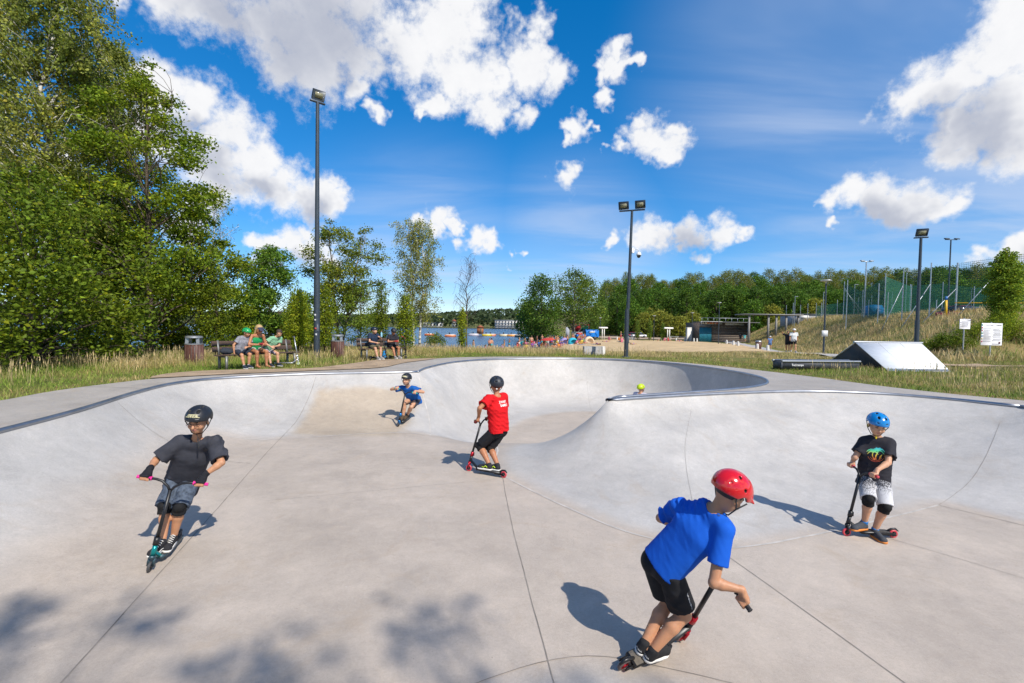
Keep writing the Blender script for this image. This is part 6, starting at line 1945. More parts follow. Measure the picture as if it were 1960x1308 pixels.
# ================================================================== lamp posts
M_POLE = mat("dark_blue_grey_paint", (.045, .058, .075), .45, .2, noise=.15, nscale=4)
M_GLASSL = mat("lamp_glass", (.30, .28, .18), .15, .1, noise=.3, nscale=12)
M_GALV = mat("galvanised_steel", (.42, .45, .48), .45, .7, noise=.2, nscale=5)
M_LGREY = mat("light_grey_metal", (.55, .56, .57), .4, .4)
def flood_head(root, c, face, w=.50, hgt=.38):
    """floodlight case tilted up on its bracket, glass facing `face` and down"""
    f = Vector(face).normalized(); U = Vector((0, 0, 1)); r = f.cross(U).normalized()
    n = (f * .86 - U * .5).normalized(); t = r.cross(n)
    M = Matrix((r, n, t)).transposed()
    mb = MB(); mb.box(Vector(c), (w, .10, hgt), M, .012)
    for k in range(5): mb.box(Vector(c) - n * .065 + r * (k - 2) * w * .18, (.012, .05, hgt * .8), M)
    h = mb.build("lamp_head", M_POLE, root)
    MB().box(Vector(c) + n * .053, (w * .62, .008, hgt * .55), M).build("lamp_glass", M_GLASSL, h)
    MB().box(Vector(c) - t * hgt * .52 + n * .03, (w * .98, .02, .03), M).build("lamp_lip", M_LGREY, h)
def tall_lamp(px, depth, top_py, label, face, heads=1, r=.105, lean=(0, 0), group="tall floodlight posts"):
    b = Vector(put(px, depth)); H = at(px, top_py, depth).z - b.z
    root = empty("lamp_post", b, 0, label, "lamp post", group)
    L = Vector((lean[0], lean[1], 0))
    mb = MB(); mb.tube([(0, 0, -.3), (0, 0, H * .33), L * .33 + Vector((0, 0, H * .331)), L + Vector((0, 0, H))], [r, r * .95, r * .78, r * .55], 16)
    mb.build("pole", M_POLE, root, True, 40)
    MB().lathe([(r * 1.9, 0), (r * 1.9, .03), (r * 1.15, .05)], (0, 0, .0), n=16).build("base_plate", M_POLE, root)
    MB().box((r * .6, -r * .83, H * .12), (.09, .03, .34), bev=.008).build("service_door", M_POLE, root)
    top = L + Vector((0, 0, H)); f = Vector(face).normalized(); s = Vector((f.y, -f.x, 0))
    hw = .30 if heads == 1 else .62
    MB().bar(top - s * hw, top + s * hw, .10, .06, bev=.01).build("crossarm", M_POLE, root)
    for k in range(heads):
        o = 0 if heads == 1 else (k - .5) * .80
        flood_head(root, top + s * o + f * .10 + Vector((0, 0, .25)), f)
    return root, H
lp1, H1 = tall_lamp(606, 19.4, 196, "tall dark lamp post with one floodlight between the two benches", (.55, -.6, 0), 1, .125)
for k, (z, c) in enumerate([(1.75, (.55, .55, .55)), (1.2, (.5, .06, .05)), (.95, (.55, .55, .57)), (1.55, (.5, .5, .48))]):
    MB().box((.02 * (k % 3) - .02, -.124, z), (.075, .012, .09 - .02 * (k % 2))).build("sticker", mat("sticker_%d" % k, c, .6), lp1)
lp2, H2 = tall_lamp(1199, 23.6, 403, "lamp post with two floodlights and a dome camera behind the deep bowl", (-.35, -.9, 0), 2, .11, (.12, 0))
zc = at(1208, 480, 23.6).z - lp2.location.z
mb = MB(); mb.box((.20, -.05, zc), (.12, .10, .26), bev=.01); mb.tube([(.24, -.05, zc + .02), (.35, -.05, zc + .08), (.46, -.05, zc + .06), (.50, -.05, zc - .05)], .022, 8)
cm = mb.build("camera_arm", mat("white_plastic", (.75, .75, .76), .4), lp2)
MB().lathe([(.03, .16), (.10, .10), (.125, .02), (.12, -.02)], (.50, -.05, zc - .22), n=16).build("camera_housing", mat("white_plastic"), cm, True)
MB().ball((.50, -.05, zc - .25), (.10, .10, .12), None, 14, 8).build("camera_dome", mat("smoked_dome", (.02, .02, .025), .1), cm, True)
tall_lamp(1754, 24.5, 455, "lamp post with one floodlight rising behind the white ramp", (-.4, -.9, 0), 1, .11)
def slim_lamp(name, loc, H, label, kind, group, r=.05, m=None):
    root = empty(name, loc, 0, label, "lamp post", group); m = m or M_POLE
    MB().tube([(0, 0, -.2), (0, 0, H)], [r, r * .7], 10).build("pole", m, root, True, 40)
    if kind == 'disc': MB().lathe([(.06, -.16), (.05, -.02), (.34, .02), (.36, .05), (.30, .09), (.05, .11)], (0, 0, H), n=20).build("lamp_head", M_LGREY, root)
    elif kind == 'flood2':
        MB().bar((-.75, 0, H), (.75, 0, H), .08, .07).build("crossarm", m, root)
        for e in (-1, 1): MB().box((e * .62, -.12, H + .10), (.5, .34, .12), Matrix.Rotation(.35, 3, 'X'), .02).build("lamp_head", m, root)
    else:
        MB().box((.22, -.05, H + .02), (.62, .18, .07), None, .02).build("lamp_head", m, root)
    return root
slim_lamp("park_lamp", put(1577, 33), 5.2, "park lamp with round flat head beside the path left of the ramp", 'disc', "park lamps", .07)
for px, d, H, lab in [(1375, 82, 7.2, "park lamp beside the parked bicycle near the beach building"), (1324, 96, 6.0, "park lamp left of the blue door of the beach building"), (1251, 100, 5.4, "park lamp at the back edge of the beach beside slim trees"), (1148, 104, 5.0, "park lamp at the back of the beach near the blue truck")]:
    slim_lamp("park_lamp", put(px, d), H, lab, 'disc', "park lamps", .07)
MB_ = MB
g = put(1577, 33); tb = empty("notice_plate", (g[0] - .02, g[1] - .09, g[2] + 1.55), 0, "small pale plate fixed to the round headed park lamp", "sign")
MB().box((0, 0, 0), (.42, .02, .42)).build("plate", mat("pale_plate", (.6, .61, .62), .5), tb); MB().box((0, .02, 0), (.12, .02, .05)).build("clip", M_GALV, tb)

# ================================================================== benches, bins
M_PLANK = mat("brown_recycled_plank", (.085, .052, .036), .7, noise=.3, nscale=9, bump=.3, bscale=60); M_FRAME = mat("bench_steel", (.22, .22, .21), .5, .5, noise=.2, nscale=10)
def bench(loc, u, L, label):
    u = Vector((u[0], u[1], 0)).normalized(); f = Vector((u.y, -u.x, 0)); rz = math.atan2(u.y, u.x)
    root = empty("park_bench", loc, rz, label, "bench", "benches along the dirt path")
    for k in range(3): MB().box((0, -.09 - .125 * k, .43 + .008 * k), (L, .11, .042), None, .008).build("seat_plank", M_PLANK, root)
    for k in range(2):
        M = Matrix.Rotation(-.20, 3, 'X'); MB().box((0, .055 + .035 * k, .60 + .17 * k), (L, .036, .145), M, .008).build("back_plank", M_PLANK, root)
    for e in (-1, 1):
        x = e * (L / 2 - .18)
        mb = MB(); mb.bar((x, -.38, 0), (x, -.38, .40), .06, .05); mb.bar((x, -.40, .39), (x, .02, .39), .05, .04); mb.bar((x, .0, 0), (x, .0, .40), .06, .05); mb.bar((x, .0, .38), (x, .10, .86), .05, .035)
        mb.build("leg_frame", M_FRAME, root)
    return root, rz
def local(loc, rz, p):
    return Vector(loc) + Matrix.Rotation(rz, 3, 'Z') @ Vector(p)
B1 = Vector((-8.05, 14.75, 0)); B1.z = gz(B1.x, B1.y) + .02; b1, rz1 = bench(B1, (.50, .866), 2.55, "brown plank bench with a woman and two boys on it")
B2 = Vector((-5.35, 18.95, 0)); B2.z = gz(B2.x, B2.y) + .02; b2, rz2 = bench(B2, (.66, .75), 1.95, "brown plank bench with two helmeted boys on it")
def bin_(loc, label, sc=1.0):
    root = empty("litter_bin", loc, .3, label, "litter bin", "brown slatted litter bins"); root.scale = (sc,) * 3
    n = 18
    me = None
    for k in range(n):
        a = 2 * math.pi * k / n; M = Matrix.Rotation(a, 3, 'Z')
        MB().box(M @ Vector((.27, 0, .37)), (.022, .078, .66), M, .004).build("slat", mat("dark_red_slat", (.10, .040, .028), .6, noise=.3, nscale=14), root)
    MB().cyl((0, 0, .06), (0, 0, .68), .25, n=20).build("liner", mat("bin_liner", (.14, .13, .13), .6), root)
    MB().cyl((0, 0, 0), (0, 0, .06), .10, n=12).build("foot", M_FRAME, root)
    # hooded steel top with two mouths
    mb = MB(); mb.lathe([(.285, .70), (.285, .735), (.27, .74), (.27, .70)], n=24, caps=False)
    for k in range(4):
        a = math.pi / 4 + k * math.pi / 2
        mb.bar((.235 * math.cos(a), .235 * math.sin(a), .73), (.215 * math.cos(a), .215 * math.sin(a), .95), .10, .03)
    mb.lathe([(.27, .93), (.26, .985), (.20, 1.0), (.0, 1.0)], n=24, caps=False); mb.lathe([(.27, .93), (.0, .935)], n=24, caps=False)
    mb.build("hood", mat("bin_steel", (.34, .34, .34), .4, .6, noise=.1), root, True, 30)
    return root
bin_(put(371, 15.4), "brown slatted litter bin with grey hood left of the benches", .95)
bin_(put(646, 19.6), "brown slatted litter bin next to the tall lamp post", .95)
w = put(1452, 62); root = empty("litter_bin", w, 0, "dark litter bin on the dry slope beside the footpath", "litter bin")
MB().cyl((0, 0, 0), (0, 0, 1.0), .36, .38, 14).build("body", mat("dark_red_slat"), root); MB().lathe([(.40, 1.0), (.40, 1.06), (.30, 1.22), (.0, 1.25)], n=14).build("hood", mat("bin_steel"), root)

# ------------------------------------------------------------------ people on the benches
def seated(seat, f, S, lean=.08, head_d=(0, 0, -.3), hand_l=None, hand_r=None, foot=(.36, .0), spread=.10, ground=None, side_lean=0.0):
    o = Vector(seat); f = Vector(f).normalized(); r = Vector((f.y, -f.x, 0)); U = Vector((0, 0, 1))
    p = o + U * .085 * S
    nk = p + U * .43 * S + f * lean * S + r * side_lean * S
    J = dict(pelvis=p, neck=nk, head=nk + U * .125 * S + f * (.035 + lean * .3) * S + r * side_lean * .3, head_f=f + Vector(head_d), head_u=U,
             sl=nk - U * .045 * S - r * .16 * S, sr=nk - U * .045 * S + r * .16 * S, hl=p - r * .085 * S, hr=p + r * .085 * S)
    g = ground if ground is not None else o.z - .43
    J.update(al=Vector((0, 0, g + .075 * S)) + (o + f * foot[0] - r * spread).to_2d().to_3d(), ar=Vector((0, 0, g + .075 * S)) + (o + f * (foot[0] + foot[1]) + r * spread).to_2d().to_3d(), fl=f - r * .1, fr=f + r * .1, ul=U, ur=U)
    J['wl'] = Vector(hand_l) if hand_l is not None else p + f * .30 * S - r * .07 * S + U * .12 * S
    J['wr'] = Vector(hand_r) if hand_r is not None else p + f * .30 * S + r * .07 * S + U * .12 * S
    limbs(J, S, dict(el=-r * .8 - U * .5 - f * .3, er=r * .8 - U * .5 - f * .3, kl=f * .6 + U * 1.0 - r * .15, kr=f * .6 + U * 1.0 + r * .15))
    return J
def on_bench(B, rz, x, y=-.20): return local(B, rz, (x, y, .47))
f1 = local((0, 0, 0), rz1, (0, -1, 0)); r1 = Vector((f1.y, -f1.x, 0)); f2 = local((0, 0, 0), rz2, (0, -1, 0))
GRY = cloth("grey_print_tee", (.24, .24, .27), noise=.5, nscale=16)
s = on_bench(B1, rz1, -.62); J = seated(s, f1, .98, .10, (.25, .35, -.35), hand_l=None, hand_r=s - f1 * .02 + Vector((-.02, -.22, .04)), foot=(.30, .12), side_lean=-.10)
p1 = person("person", J, "boy in green helmet and grey print T-shirt leaning toward the woman on the bench", .98, SKIN, GRY, cloth("navy_shorts", (.025, .03, .045)), cloth("dark_trainer", (.03, .04, .06)), h=.016, short_len=.9, seed=21, group="people on the benches", socks=cloth("grey_sock", (.4, .4, .42)))
helmet_parts(p1['root'], J['head'], p1['M'], 1.08, mat("green_helmet_shell", (.01, .28, .08), .3), vents='holes', strap=M_BLACK, h=.009)
s = on_bench(B1, rz1, -.16); J = seated(s, f1, 1.13, .14, (-.05, 0, -.55), hand_l=s + f1 * .34 + Vector((-.02, .05, .27)), hand_r=s + f1 * .34 + Vector((-.02, -.09, .27)), foot=(.42, -.06), spread=.13)
p2 = person("person", J, "woman in green tank top and white shorts looking at a phone on the bench", 1.13, SKIN_D, cloth("green_tank", (.02, .27, .09)), cloth("white_shorts", (.62, .60, .58)), None, h=.016, tank=True, short_len=.35, seed=22, group="people on the benches", hair=(mat("blond_hair", (.42, .28, .12), .6), 1), neck_low=.05, shirt_loose=.006)
hd = J['head']; Mh = p2['M']
mb = MB()
for e in (-1, 1): mb.ball(hd + Mh @ Vector((e * .036, .098, .006)), (.030, .010, .020), Mh, 10, 6)
mb.bar(hd + Mh @ Vector((-.09, .088, .01)), hd + Mh @ Vector((.09, .088, .01)), .01, .008); mb.build("sunglasses", mat("dark_glass", (.03, .012, .012), .15), p2['root'])
v = Vol(np.array(hd) - .2, np.array(hd) + .2, .009); v.ell(hd + Mh @ Vector((0, -.012, .05)), (.098, .118, .088), Mh, .0); v.plane_cut(tuple(hd + Mh @ Vector((0, 0, .052))), tuple(Mh @ Vector((0, 0, -1)))); v.ell(hd + Mh @ Vector((0, .125, .058)), (.07, .07, .012), Mh, .01)
vol_obj("cap", v, [cloth("navy_cap", (.05, .05, .09))], p2['root'])
ph = (J['wl'] + J['wr']) / 2 + f1 * .10 + Vector((0, 0, .02)); e = empty("phone", ph, rz1, "red phone held by the woman on the bench", "phone")
MB().box((0, 0, 0), (.15, .012, .075), Matrix.Rotation(-.7, 3, 'X'), .003).build("case", mat("red_case", (.5, .04, .03), .4), e); MB().box((0, .007, .005), (.135, .003, .065), Matrix.Rotation(-.7, 3, 'X')).build("screen", mat("dark_screen", (.02, .02, .025), .1), e)
s = on_bench(B1, rz1, .26); J = seated(s, f1, .95, .22, (-.5, -.3, -.45), foot=(.34, .08), spread=.15, side_lean=-.16)
p3 = person("person", J, "dark haired boy in pale green T-shirt bending over the woman's phone", .95, SKIN_L, cloth("pale_green_tee", (.22, .42, .26)), cloth("plaid_shorts", (.35, .30, .36), noise=.6, nscale=40), cloth("navy_trainer", (.03, .035, .05)), h=.016, short_len=.9, seed=23, group="people on the benches", hair=(mat("brown_hair", (.045, .028, .018), .7),), socks=cloth("black_sock", (.02, .02, .02)))
s = on_bench(B2, rz2, -.42); J = seated(s, f2, 1.06, .04, (.6, .3, .0), hand_r=None, hand_l=s + f2 * .30 + Vector((.10, .02, .42)), foot=(.42, .06), spread=.09)
p4 = person("person", J, "boy in navy T-shirt and black helmet drinking from a bottle on the right bench", 1.06, SKIN_L, cloth("navy_tee", (.018, .03, .06)), cloth("olive_shorts", (.14, .12, .075)), cloth("grey_shoe", (.3, .28, .26)), h=.017, short_len=.9, seed=24, group="people on the benches")
helmet_parts(p4['root'], J['head'], p4['M'], 1.1, mat("navy_helmet_shell", (.012, .018, .035), .3), strap=M_BLACK, h=.010)
bt = J['wl'] + Vector((.06, 0, .02)); e = empty("drink_bottle", bt, 0, "clear blue plastic bottle in the hand of the navy shirted boy", "bottle")
MB().lathe([(.0, 0), (.033, .0), (.036, .02), (.036, .14), (.016, .19), (.014, .21)], n=14).build("bottle_body", mat("bottle_plastic", (.25, .5, .62), .1), e, True, 50); MB().cyl((0, 0, .208), (0, 0, .232), .016, n=12).build("cap", mat("red_case"), e)
s = on_bench(B2, rz2, .42); J = seated(s, f2, 1.0, .10, (-.1, 0, -.6), hand_l=s + f2 * .28 + Vector((.03, .04, .26)), hand_r=s + f2 * .28 + Vector((-.04, -.05, .26)), foot=(.36, .1), spread=.12)
p5 = person("person", J, "boy in black T-shirt holding something red on the right bench", 1.0, SKIN_D, cloth("black_tee", (.026, .025, .032)), cloth("black_shorts", (.016, .016, .019)), cloth("grey_shoe", (.3, .28, .26)), h=.017, short_len=.8, seed=25, group="people on the benches")
helmet_parts(p5['root'], J['head'], p5['M'], 1.08, MHBLACK, strap=M_BLACK, h=.010)
q = (J['wl'] + J['wr']) / 2 + f2 * .09; e = empty("red_lunch_box", q, rz2, "red box in the hands of the black shirted boy on the bench", "box"); MB().box((0, 0, 0), (.13, .07, .05), None, .01).build("tub", mat("red_case"), e); MB().box((0, 0, .03), (.135, .075, .014), None, .005).build("lid", mat("red_lid", (.4, .03, .03), .4), e)
# things lying about the benches
e = empty("backpack", on_bench(B1, rz1, -1.0) , rz1, "dark backpack lying on the left end of the bench", "backpack"); v = Vol((-.22, -.16, -.04), (.22, .16, .2), .012); v.ell((0, 0, .08), (.18, .12, .10), None, 0); v.ell((.05, -.07, .06), (.10, .07, .06), None, .02); v.plane_cut((0, 0, -.02), (0, 0, -1)); vol_obj("pack", v, [cloth("dark_pack", (.03, .035, .045))], e, folds=.012); MB().tube([(-.12, .06, .1), (-.05, .1, .2), (.04, .1, .19), (.1, .06, .12)], .008, 6).build("strap", cloth("dark_pack"), e)
q = local(B1, rz1, (.80, -.62, 0)); q.z = gz(q.x, q.y) + .055
scooter("silver scooter with green rimmed wheels standing at the right end of the left bench", q - Vector((.5, 0, 0)), (1, .12, 0), .0, 1.0, .17, .2, .70, .86, .22, deck=mat("silver_alu", (.55, .56, .58), .35, .7), bar=mat("silver_alu"), rim=mat("white_plastic"), tyre=mat("lime_wheel", (.42, .55, .2), .5), group="scooters at the benches")
q = local(B2, rz2, (-.15, -.62, 0)); q.z = gz(q.x, q.y) + .055
scooter("dark scooter parked in front of the middle of the right bench", q - Vector((.55, 0, 0)), (1, .05, 0), .35, 1.0, .14, .3, .62, .80, .25, group="scooters at the benches")
q = local(B2, rz2, (.75, -.62, 0)); q.z = gz(q.x, q.y) + .055
scooter("dark scooter with red grip leaning at the right end of the right bench", q - Vector((.55, .1, 0)), (1, .15, 0), -.25, 1.0, .14, -.2, .64, .82, .26, grip=M_REDPU, group="scooters at the benches")
e = empty("blue_bag", local(B2, rz2, (.05, -.30, 0)) , 0, "blue bag standing under the right bench", "bag"); e.location.z = gz(e.location.x, e.location.y) + .05; v = Vol((-.12, -.08, -.02), (.12, .08, .4), .012); v.cone((0, 0, .10), (0, 0, .26), .10, .07, 0); v.plane_cut((0, 0, 0), (0, 0, -1)); vol_obj("sack", v, [cloth("blue_cloth", (.03, .22, .5))], e, folds=.012); MB().tube([(-.05, 0, .3), (-.03, 0, .42), (.03, 0, .42), (.05, 0, .3)], .008, 6).build("strap", cloth("blue_cloth"), e)

# ================================================================== skate obstacles behind the bowl
fl, fr = Vector((13.85, 17.25, 0)), Vector((16.25, 17.35, 0)); up_ = Vector((.75, 2.75, 0)); bk = Vector((1.55, 5.5, 0)); Hh = Vector((0, 0, .98))
rp_root = empty("wedge_ramp", (15, 19.5, 0), 0, "white double sided wedge ramp with a steel tube along its ridge", "ramp"); WORLD_ROOTS.add(rp_root.name)
M_WRAMP = mat("white_ramp_board", (.86, .86, .85), .5, noise=.07, nscale=5); M_SIDE_SHADE = mat("ramp_side_shade", (.035, .033, .032), .8, noise=.3, nscale=5)  # side panels: the shade on the ramp's flank put into a near-black colour
z0 = Vector((0, 0, .0)); q0, q1, q2, q3 = fl + z0, fr + z0, fr + up_ + Hh + Vector((.5, 0, 0)), fl + up_ + Hh
def slab(name, a, b, c, d, th, m, parent):
    n = (b - a).cross(d - a).normalized() * th
    vs = [a, b, c, d, a - n, b - n, c - n, d - n]
    return link(name, poly_mesh(name, [tuple(p) for p in vs], [(0, 1, 2, 3), (7, 6, 5, 4), (0, 4, 5, 1), (1, 5, 6, 2), (2, 6, 7, 3), (3, 7, 4, 0)], [m]), parent)
slab("front_board", q0, q1, q2, q3, .02, M_WRAMP, rp_root)
nf_ = (q1 - q0).cross(q3 - q0).normalized()
for t_ in (.335, .67):
    a_, b_ = q0.lerp(q1, t_) + nf_ * .003, q3.lerp(q2, t_) + nf_ * .003; d_ = (q1 - q0).normalized() * .006
    MB().quad(a_ - d_, a_ + d_, b_ + d_, b_ - d_).build("board_seam", mat("seam_dark", (.25, .25, .25), .8), rp_root)
MB().quad(q0 + nf_ * .004, q1 + nf_ * .004, q1.lerp(q2, .07) + nf_ * .004, q0.lerp(q3, .07) + nf_ * .004).build("kick_plate", mat("kick_steel", (.5, .5, .5), .4, .8, noise=.2, nscale=9), rp_root)
w0, w1 = fl + bk, fr + bk + Vector((.8, 0, 0)); slab("back_board", w1, w0, q3 + Vector((.01, .03, 0)), q2 + Vector((.01, .03, 0)), .02, M_WRAMP, rp_root)
for s_, (a, b, c) in enumerate(((q0, q3, w0), (q1, q2, w1))):
    off = Vector((.03 if s_ == 0 else -.03, 0, -.03)); n = Vector((.02, 0, 0))
    vs = [a + off, b + off, c + off, a + off + n, b + off + n, c + off + n]
    link("side_panel", poly_mesh("side_panel", [tuple(p) for p in vs], [(0, 1, 2), (5, 4, 3), (0, 3, 4, 1), (1, 4, 5, 2), (2, 5, 3, 0)], [M_SIDE_SHADE]), rp_root)
MB().tube([q3 + Vector((-.05, .02, .0)), q2 + Vector((.05, .02, .0))], .055, 14).build("ridge_tube", mat("dull_steel", (.35, .36, .38), .35, .9), rp_root, True, 40)
gb = empty("grind_box", (11.2, 17.5, 0), 0, "low dark grind box with steel tube edges lying in the grass", "grind box"); WORLD_ROOTS.add(gb.name)
M_GB = mat("scuffed_black_box", (.055, .058, .068), .5, noise=.4, nscale=6); a, b = Vector((9.95, 17.25, 0)), Vector((13.15, 17.75, 0)); ax = (b - a).normalized(); sd = Vector((-ax.y, ax.x, 0))
MB().bar(a + Vector((0, 0, .15)) + sd * .25, b + Vector((0, 0, .15)) + sd * .25, .50, .30).build("body", M_GB, gb)
for o in (0.0, .5): MB().tube([a + sd * o + Vector((0, 0, .285)) - ax * .03, b + sd * o + Vector((0, 0, .285)) + ax * .03], .045, 12).build("edge_tube", mat("dull_steel"), gb, True, 40)
MB().box((a + b) / 2 + sd * .25 + Vector((0, 0, .306)), (3.15, .44, .014), Matrix.Rotation(math.atan2(ax.y, ax.x), 3, 'Z')).build("top_board", M_GB, gb)
MB().tube([a + Vector((-.03, 0, .30)), a + Vector((-.03, 0, .10)), a + Vector((-.03, 0, 0))], .03, 8).build("end_tube", M_GB, gb)
text_on("Techramps", .11, a + ax * .62 - sd * .012 + Vector((0, 0, .15)), ax, Vector((0, 0, 1)), mat("white_paint", (.7, .7, .7), .6), gb)
cb = Vector(put(1137, 25.5)); e = empty("concrete_block", cb, .05, "grey concrete block lying in the dry grass behind the bowl", "concrete block")
MB().box((0, 0, .24), (1.15, .34, .50), None, .02).build("block", mat("block_concrete", (.30, .29, .28), .9, noise=.15, nscale=6, bump=.3, bscale=40), e); MB().box((.50, -.02, .245), (.17, .36, .508), None, .015).build("pale_end", mat("pale_concrete", (.55, .53, .50), .9, noise=.1, nscale=9), e)

# ------------------------------------------------------------------ notice boards
M_BOARD = mat("white_board", (.72, .71, .74), .5); M_INKG = mat("grey_print", (.34, .34, .38), .7); M_INKD = mat("dark_print", (.06, .05, .09), .7)
def board(px, depth, w, hgt, top_py, label, lines, seed, colours=False):
    b = Vector(put(px, depth)); zt = at(px, top_py, depth).z - b.z
    root = empty("notice_board", b, .0, label, "notice board", "notice boards at the skate park"); rng = random.Random(seed)
    MB().tube([(0, .04, -.3), (0, .04, zt + .06)], .032, 10).build("post", mat("pole_grey", (.48, .48, .49), .5, .4), root, True, 40)
    p = MB().box((0, -.005, zt - hgt / 2), (w, .03, hgt), None, .004).build("panel", M_BOARD, root)
    cols = 2 if w > .9 else 1
    for c in range(cols):
        x0 = -w / 2 + .07 + c * w / 2; cw = w / cols - .12; z = zt - .20 * hgt - .02
        mb = MB(); k = 0
        while z > zt - hgt * .86:
            if rng.random() < .88: mb.box((x0 + cw / 2 - (0 if rng.random() < .7 else cw * .15), -.0225, z), (cw * (1 if rng.random() < .7 else .7), .003, .012), None)
            z -= .030; k += 1
        o = mb.build("printed_lines", M_INKG, p); o["kind"] = "stuff"
    text_on("REGULAMIN", .075 if cols == 2 else .045, (-.12 * w, -.0235, zt - .09 * hgt), (1, 0, 0), (0, 0, 1), M_INKG, p, name="heading")
    MB().prism([(-.16, -.02), (-.05, .015), (.05, -.015), (.16, .025), (.16, -.02), (.05, -.045), (-.05, -.02)], 0, .003, Matrix.Rotation(math.pi / 2, 3, 'X'), (.30 * w, -.0215, zt - .08 * hgt)).build("logo", M_INKD, p)
    if colours:
        for k, c in enumerate([(.02, .3, .2), (.5, .05, .06), (.45, .08, .08), (.03, .3, .15), (.05, .3, .5), (.6, .45, .1), (.5, .04, .06)]):
            MB().box((-w / 2 + .03, -.0225, zt - .10 - k * hgt * .125), (.05, .004, .09), None).build("colour_tab", mat("tab_%d" % k, c, .6), p)
        MB().box((w * .38, -.0225, zt - hgt * .88), (.10, .004, .10), None).build("emblem", mat("maroon_emblem", (.12, .02, .05), .6), p)
        MB().box((w * .2, -.0225, zt - hgt * .94), (.42, .004, .035), None).build("sponsor_row", M_INKD, p)
board(1845, 27.0, .60, .57, 611, "small white notice board on a post among the shrubs", 10, 3)
board(1897, 25.6, 1.13, 1.20, 619, "large white notice board with coloured tabs at the right edge", 30, 4, True)

# ================================================================== path furniture and walkers
M_BOLL = mat("white_concrete_bollard", (.62, .60, .57), .9, noise=.1, nscale=8)
bl = [(1470, 57.5), (1450, 61.5), (1413, 72), (1404, 75), (1391, 84), (1334, 99), (1328, 101), (1318, 103), (1311, 104), (1294, 104), (1213, 106), (1209, 107), (1181, 108)]
base = None
for k, (px, d) in enumerate(bl):
    x = (px - 980) / F * d; e = empty("bollard", (x, d, gz(x, d) + .05), 0, ["first white bollard, nearest the walkers", "second white bollard along the path", "white bollard before the bicycle", "white bollard left of the dark bin on the slope", "white bollard right beside the couple near the blue door"][k] if k < 5 else "small white bollard along the far edge of the beach", "bollard", "white bollards along the path")
    if base is None:
        base = MB().lathe([(.20, 0), (.18, .4), (.15, .68), (.09, .73), (0, .74)], n=10).build("body", M_BOLL, e, True, 40).data
    else: link("body", base, e)
def walker(px, depth, f, S, label, shirt, shorts, arms='down', stride=.7, hair=None, hat=None, skirt=None, skin=SKIN, seed=0, h=.022, shoes=True):
    x = (px - 980) / F * depth; z = gz(x, depth) + .11
    J = stand(x, depth, z, f, S, stride, (0, 0, 0), arms)
    P = person("person", J, label, S, skin, shirt, shorts, cloth("walk_shoe", (.35, .33, .32)) if shoes else None, h=h, seed=seed, detail=False, short_len=.7, hair=(hair,) if hair else None, group="walkers on the footpath", hk=1.0)
    if hat is not None:
        v = Vol(np.array(J['head']) - .2, np.array(J['head']) + .2, h * .7); v.ell(J['head'] + Vector((0, -.01, .05)) * S, (.10 * S, .115 * S, .09 * S), None, 0); v.plane_cut(tuple(J['head'] + Vector((0, 0, .035))), (0, 0, -1)); v.ell(J['head'] + Vector(f).normalized() * .11 + Vector((0, 0, .045)), (.07, .07, .015), None, .01)
        vol_obj("cap", v, [hat], P['root'])
    return P
fp = Vector((.355, 1, 0)).normalized()
walker(1519, 37.2, -fp, 1.24, "man in white T-shirt and cap walking on the path, black shorts", cloth("white_tee", (.72, .72, .72)), cloth("black_shorts", (.016, .016, .019)), 'down', .8, None, cloth("white_cap", (.7, .68, .66)), seed=31)
walker(1508, 37.6, -fp + Vector((-.3, 0, 0)), 1.15, "woman in a black dress raising her hand beside the man in white", cloth("black_tee", (.026, .025, .032)), cloth("black_shorts"), 'wave', .4, mat("dark_hair"), None, seed=32)
walker(1474, 59, fp, 1.16, "woman in blue dress and white hat walking away on the path", cloth("blue_dress", (.12, .2, .4), noise=.4, nscale=20), cloth("blue_dress"), 'down', .5, None, cloth("white_cap"), seed=33, h=.028)
walker(1417, 96, fp, 1.2, "person in dark clothes walking near the blue door of the beach building", cloth("dark_grey_shorts"), cloth("dark_grey_shorts"), 'down', .5, mat("brown_hair"), None, seed=34, h=.035)
walker(1425, 95, fp, 1.18, "person in turquoise top walking next to the one in dark clothes", cloth("turquoise_tee", (.15, .5, .5)), cloth("white_shorts"), 'down', .5, mat("brown_hair"), None, seed=35, h=.035)
# bicycle leaning at the far lamp
x, d = (1383 - 980) / F * 81, 81; e = empty("bicycle", (x, d, gz(x, d) + .06), .3, "dark bicycle parked at the lamp before the beach building", "bicycle")
for xx in (-.52, .52):
    w_ = MB().tube([(xx + .33 * math.cos(a), 0, .34 + .33 * math.sin(a)) for a in np.linspace(0, 6.283, 21)[:-1]], .022, 5, closed=True).build("wheel", M_TYRE, e)
    mb = MB()
    for k in range(8): mb.bar((xx, 0, .34), (xx + .32 * math.cos(k * .785), 0, .34 + .32 * math.sin(k * .785)), .006, .006)
    mb.build("spokes", M_GALV, w_)
mb = MB()
for a, b in (((-.52, .34), (-.05, .30)), ((-.05, .30), (.36, .78)), ((-.52, .34), (-.17, .80)), ((-.17, .80), (-.05, .30)), ((-.17, .78), (.36, .78)), ((.36, .90), (.52, .34))): mb.tube([(a[0], 0, a[1]), (b[0], 0, b[1])], .022, 6)
mb.build("frame", M_BLKM, e); MB().box((-.2, 0, .90), (.26, .14, .06), None, .02).build("saddle", M_BLACK, e); MB().tube([(.30, -.28, 1.02), (.38, 0, 1.0), (.30, .28, 1.02)], .018, 6).build("handlebar", M_BLKM, e)

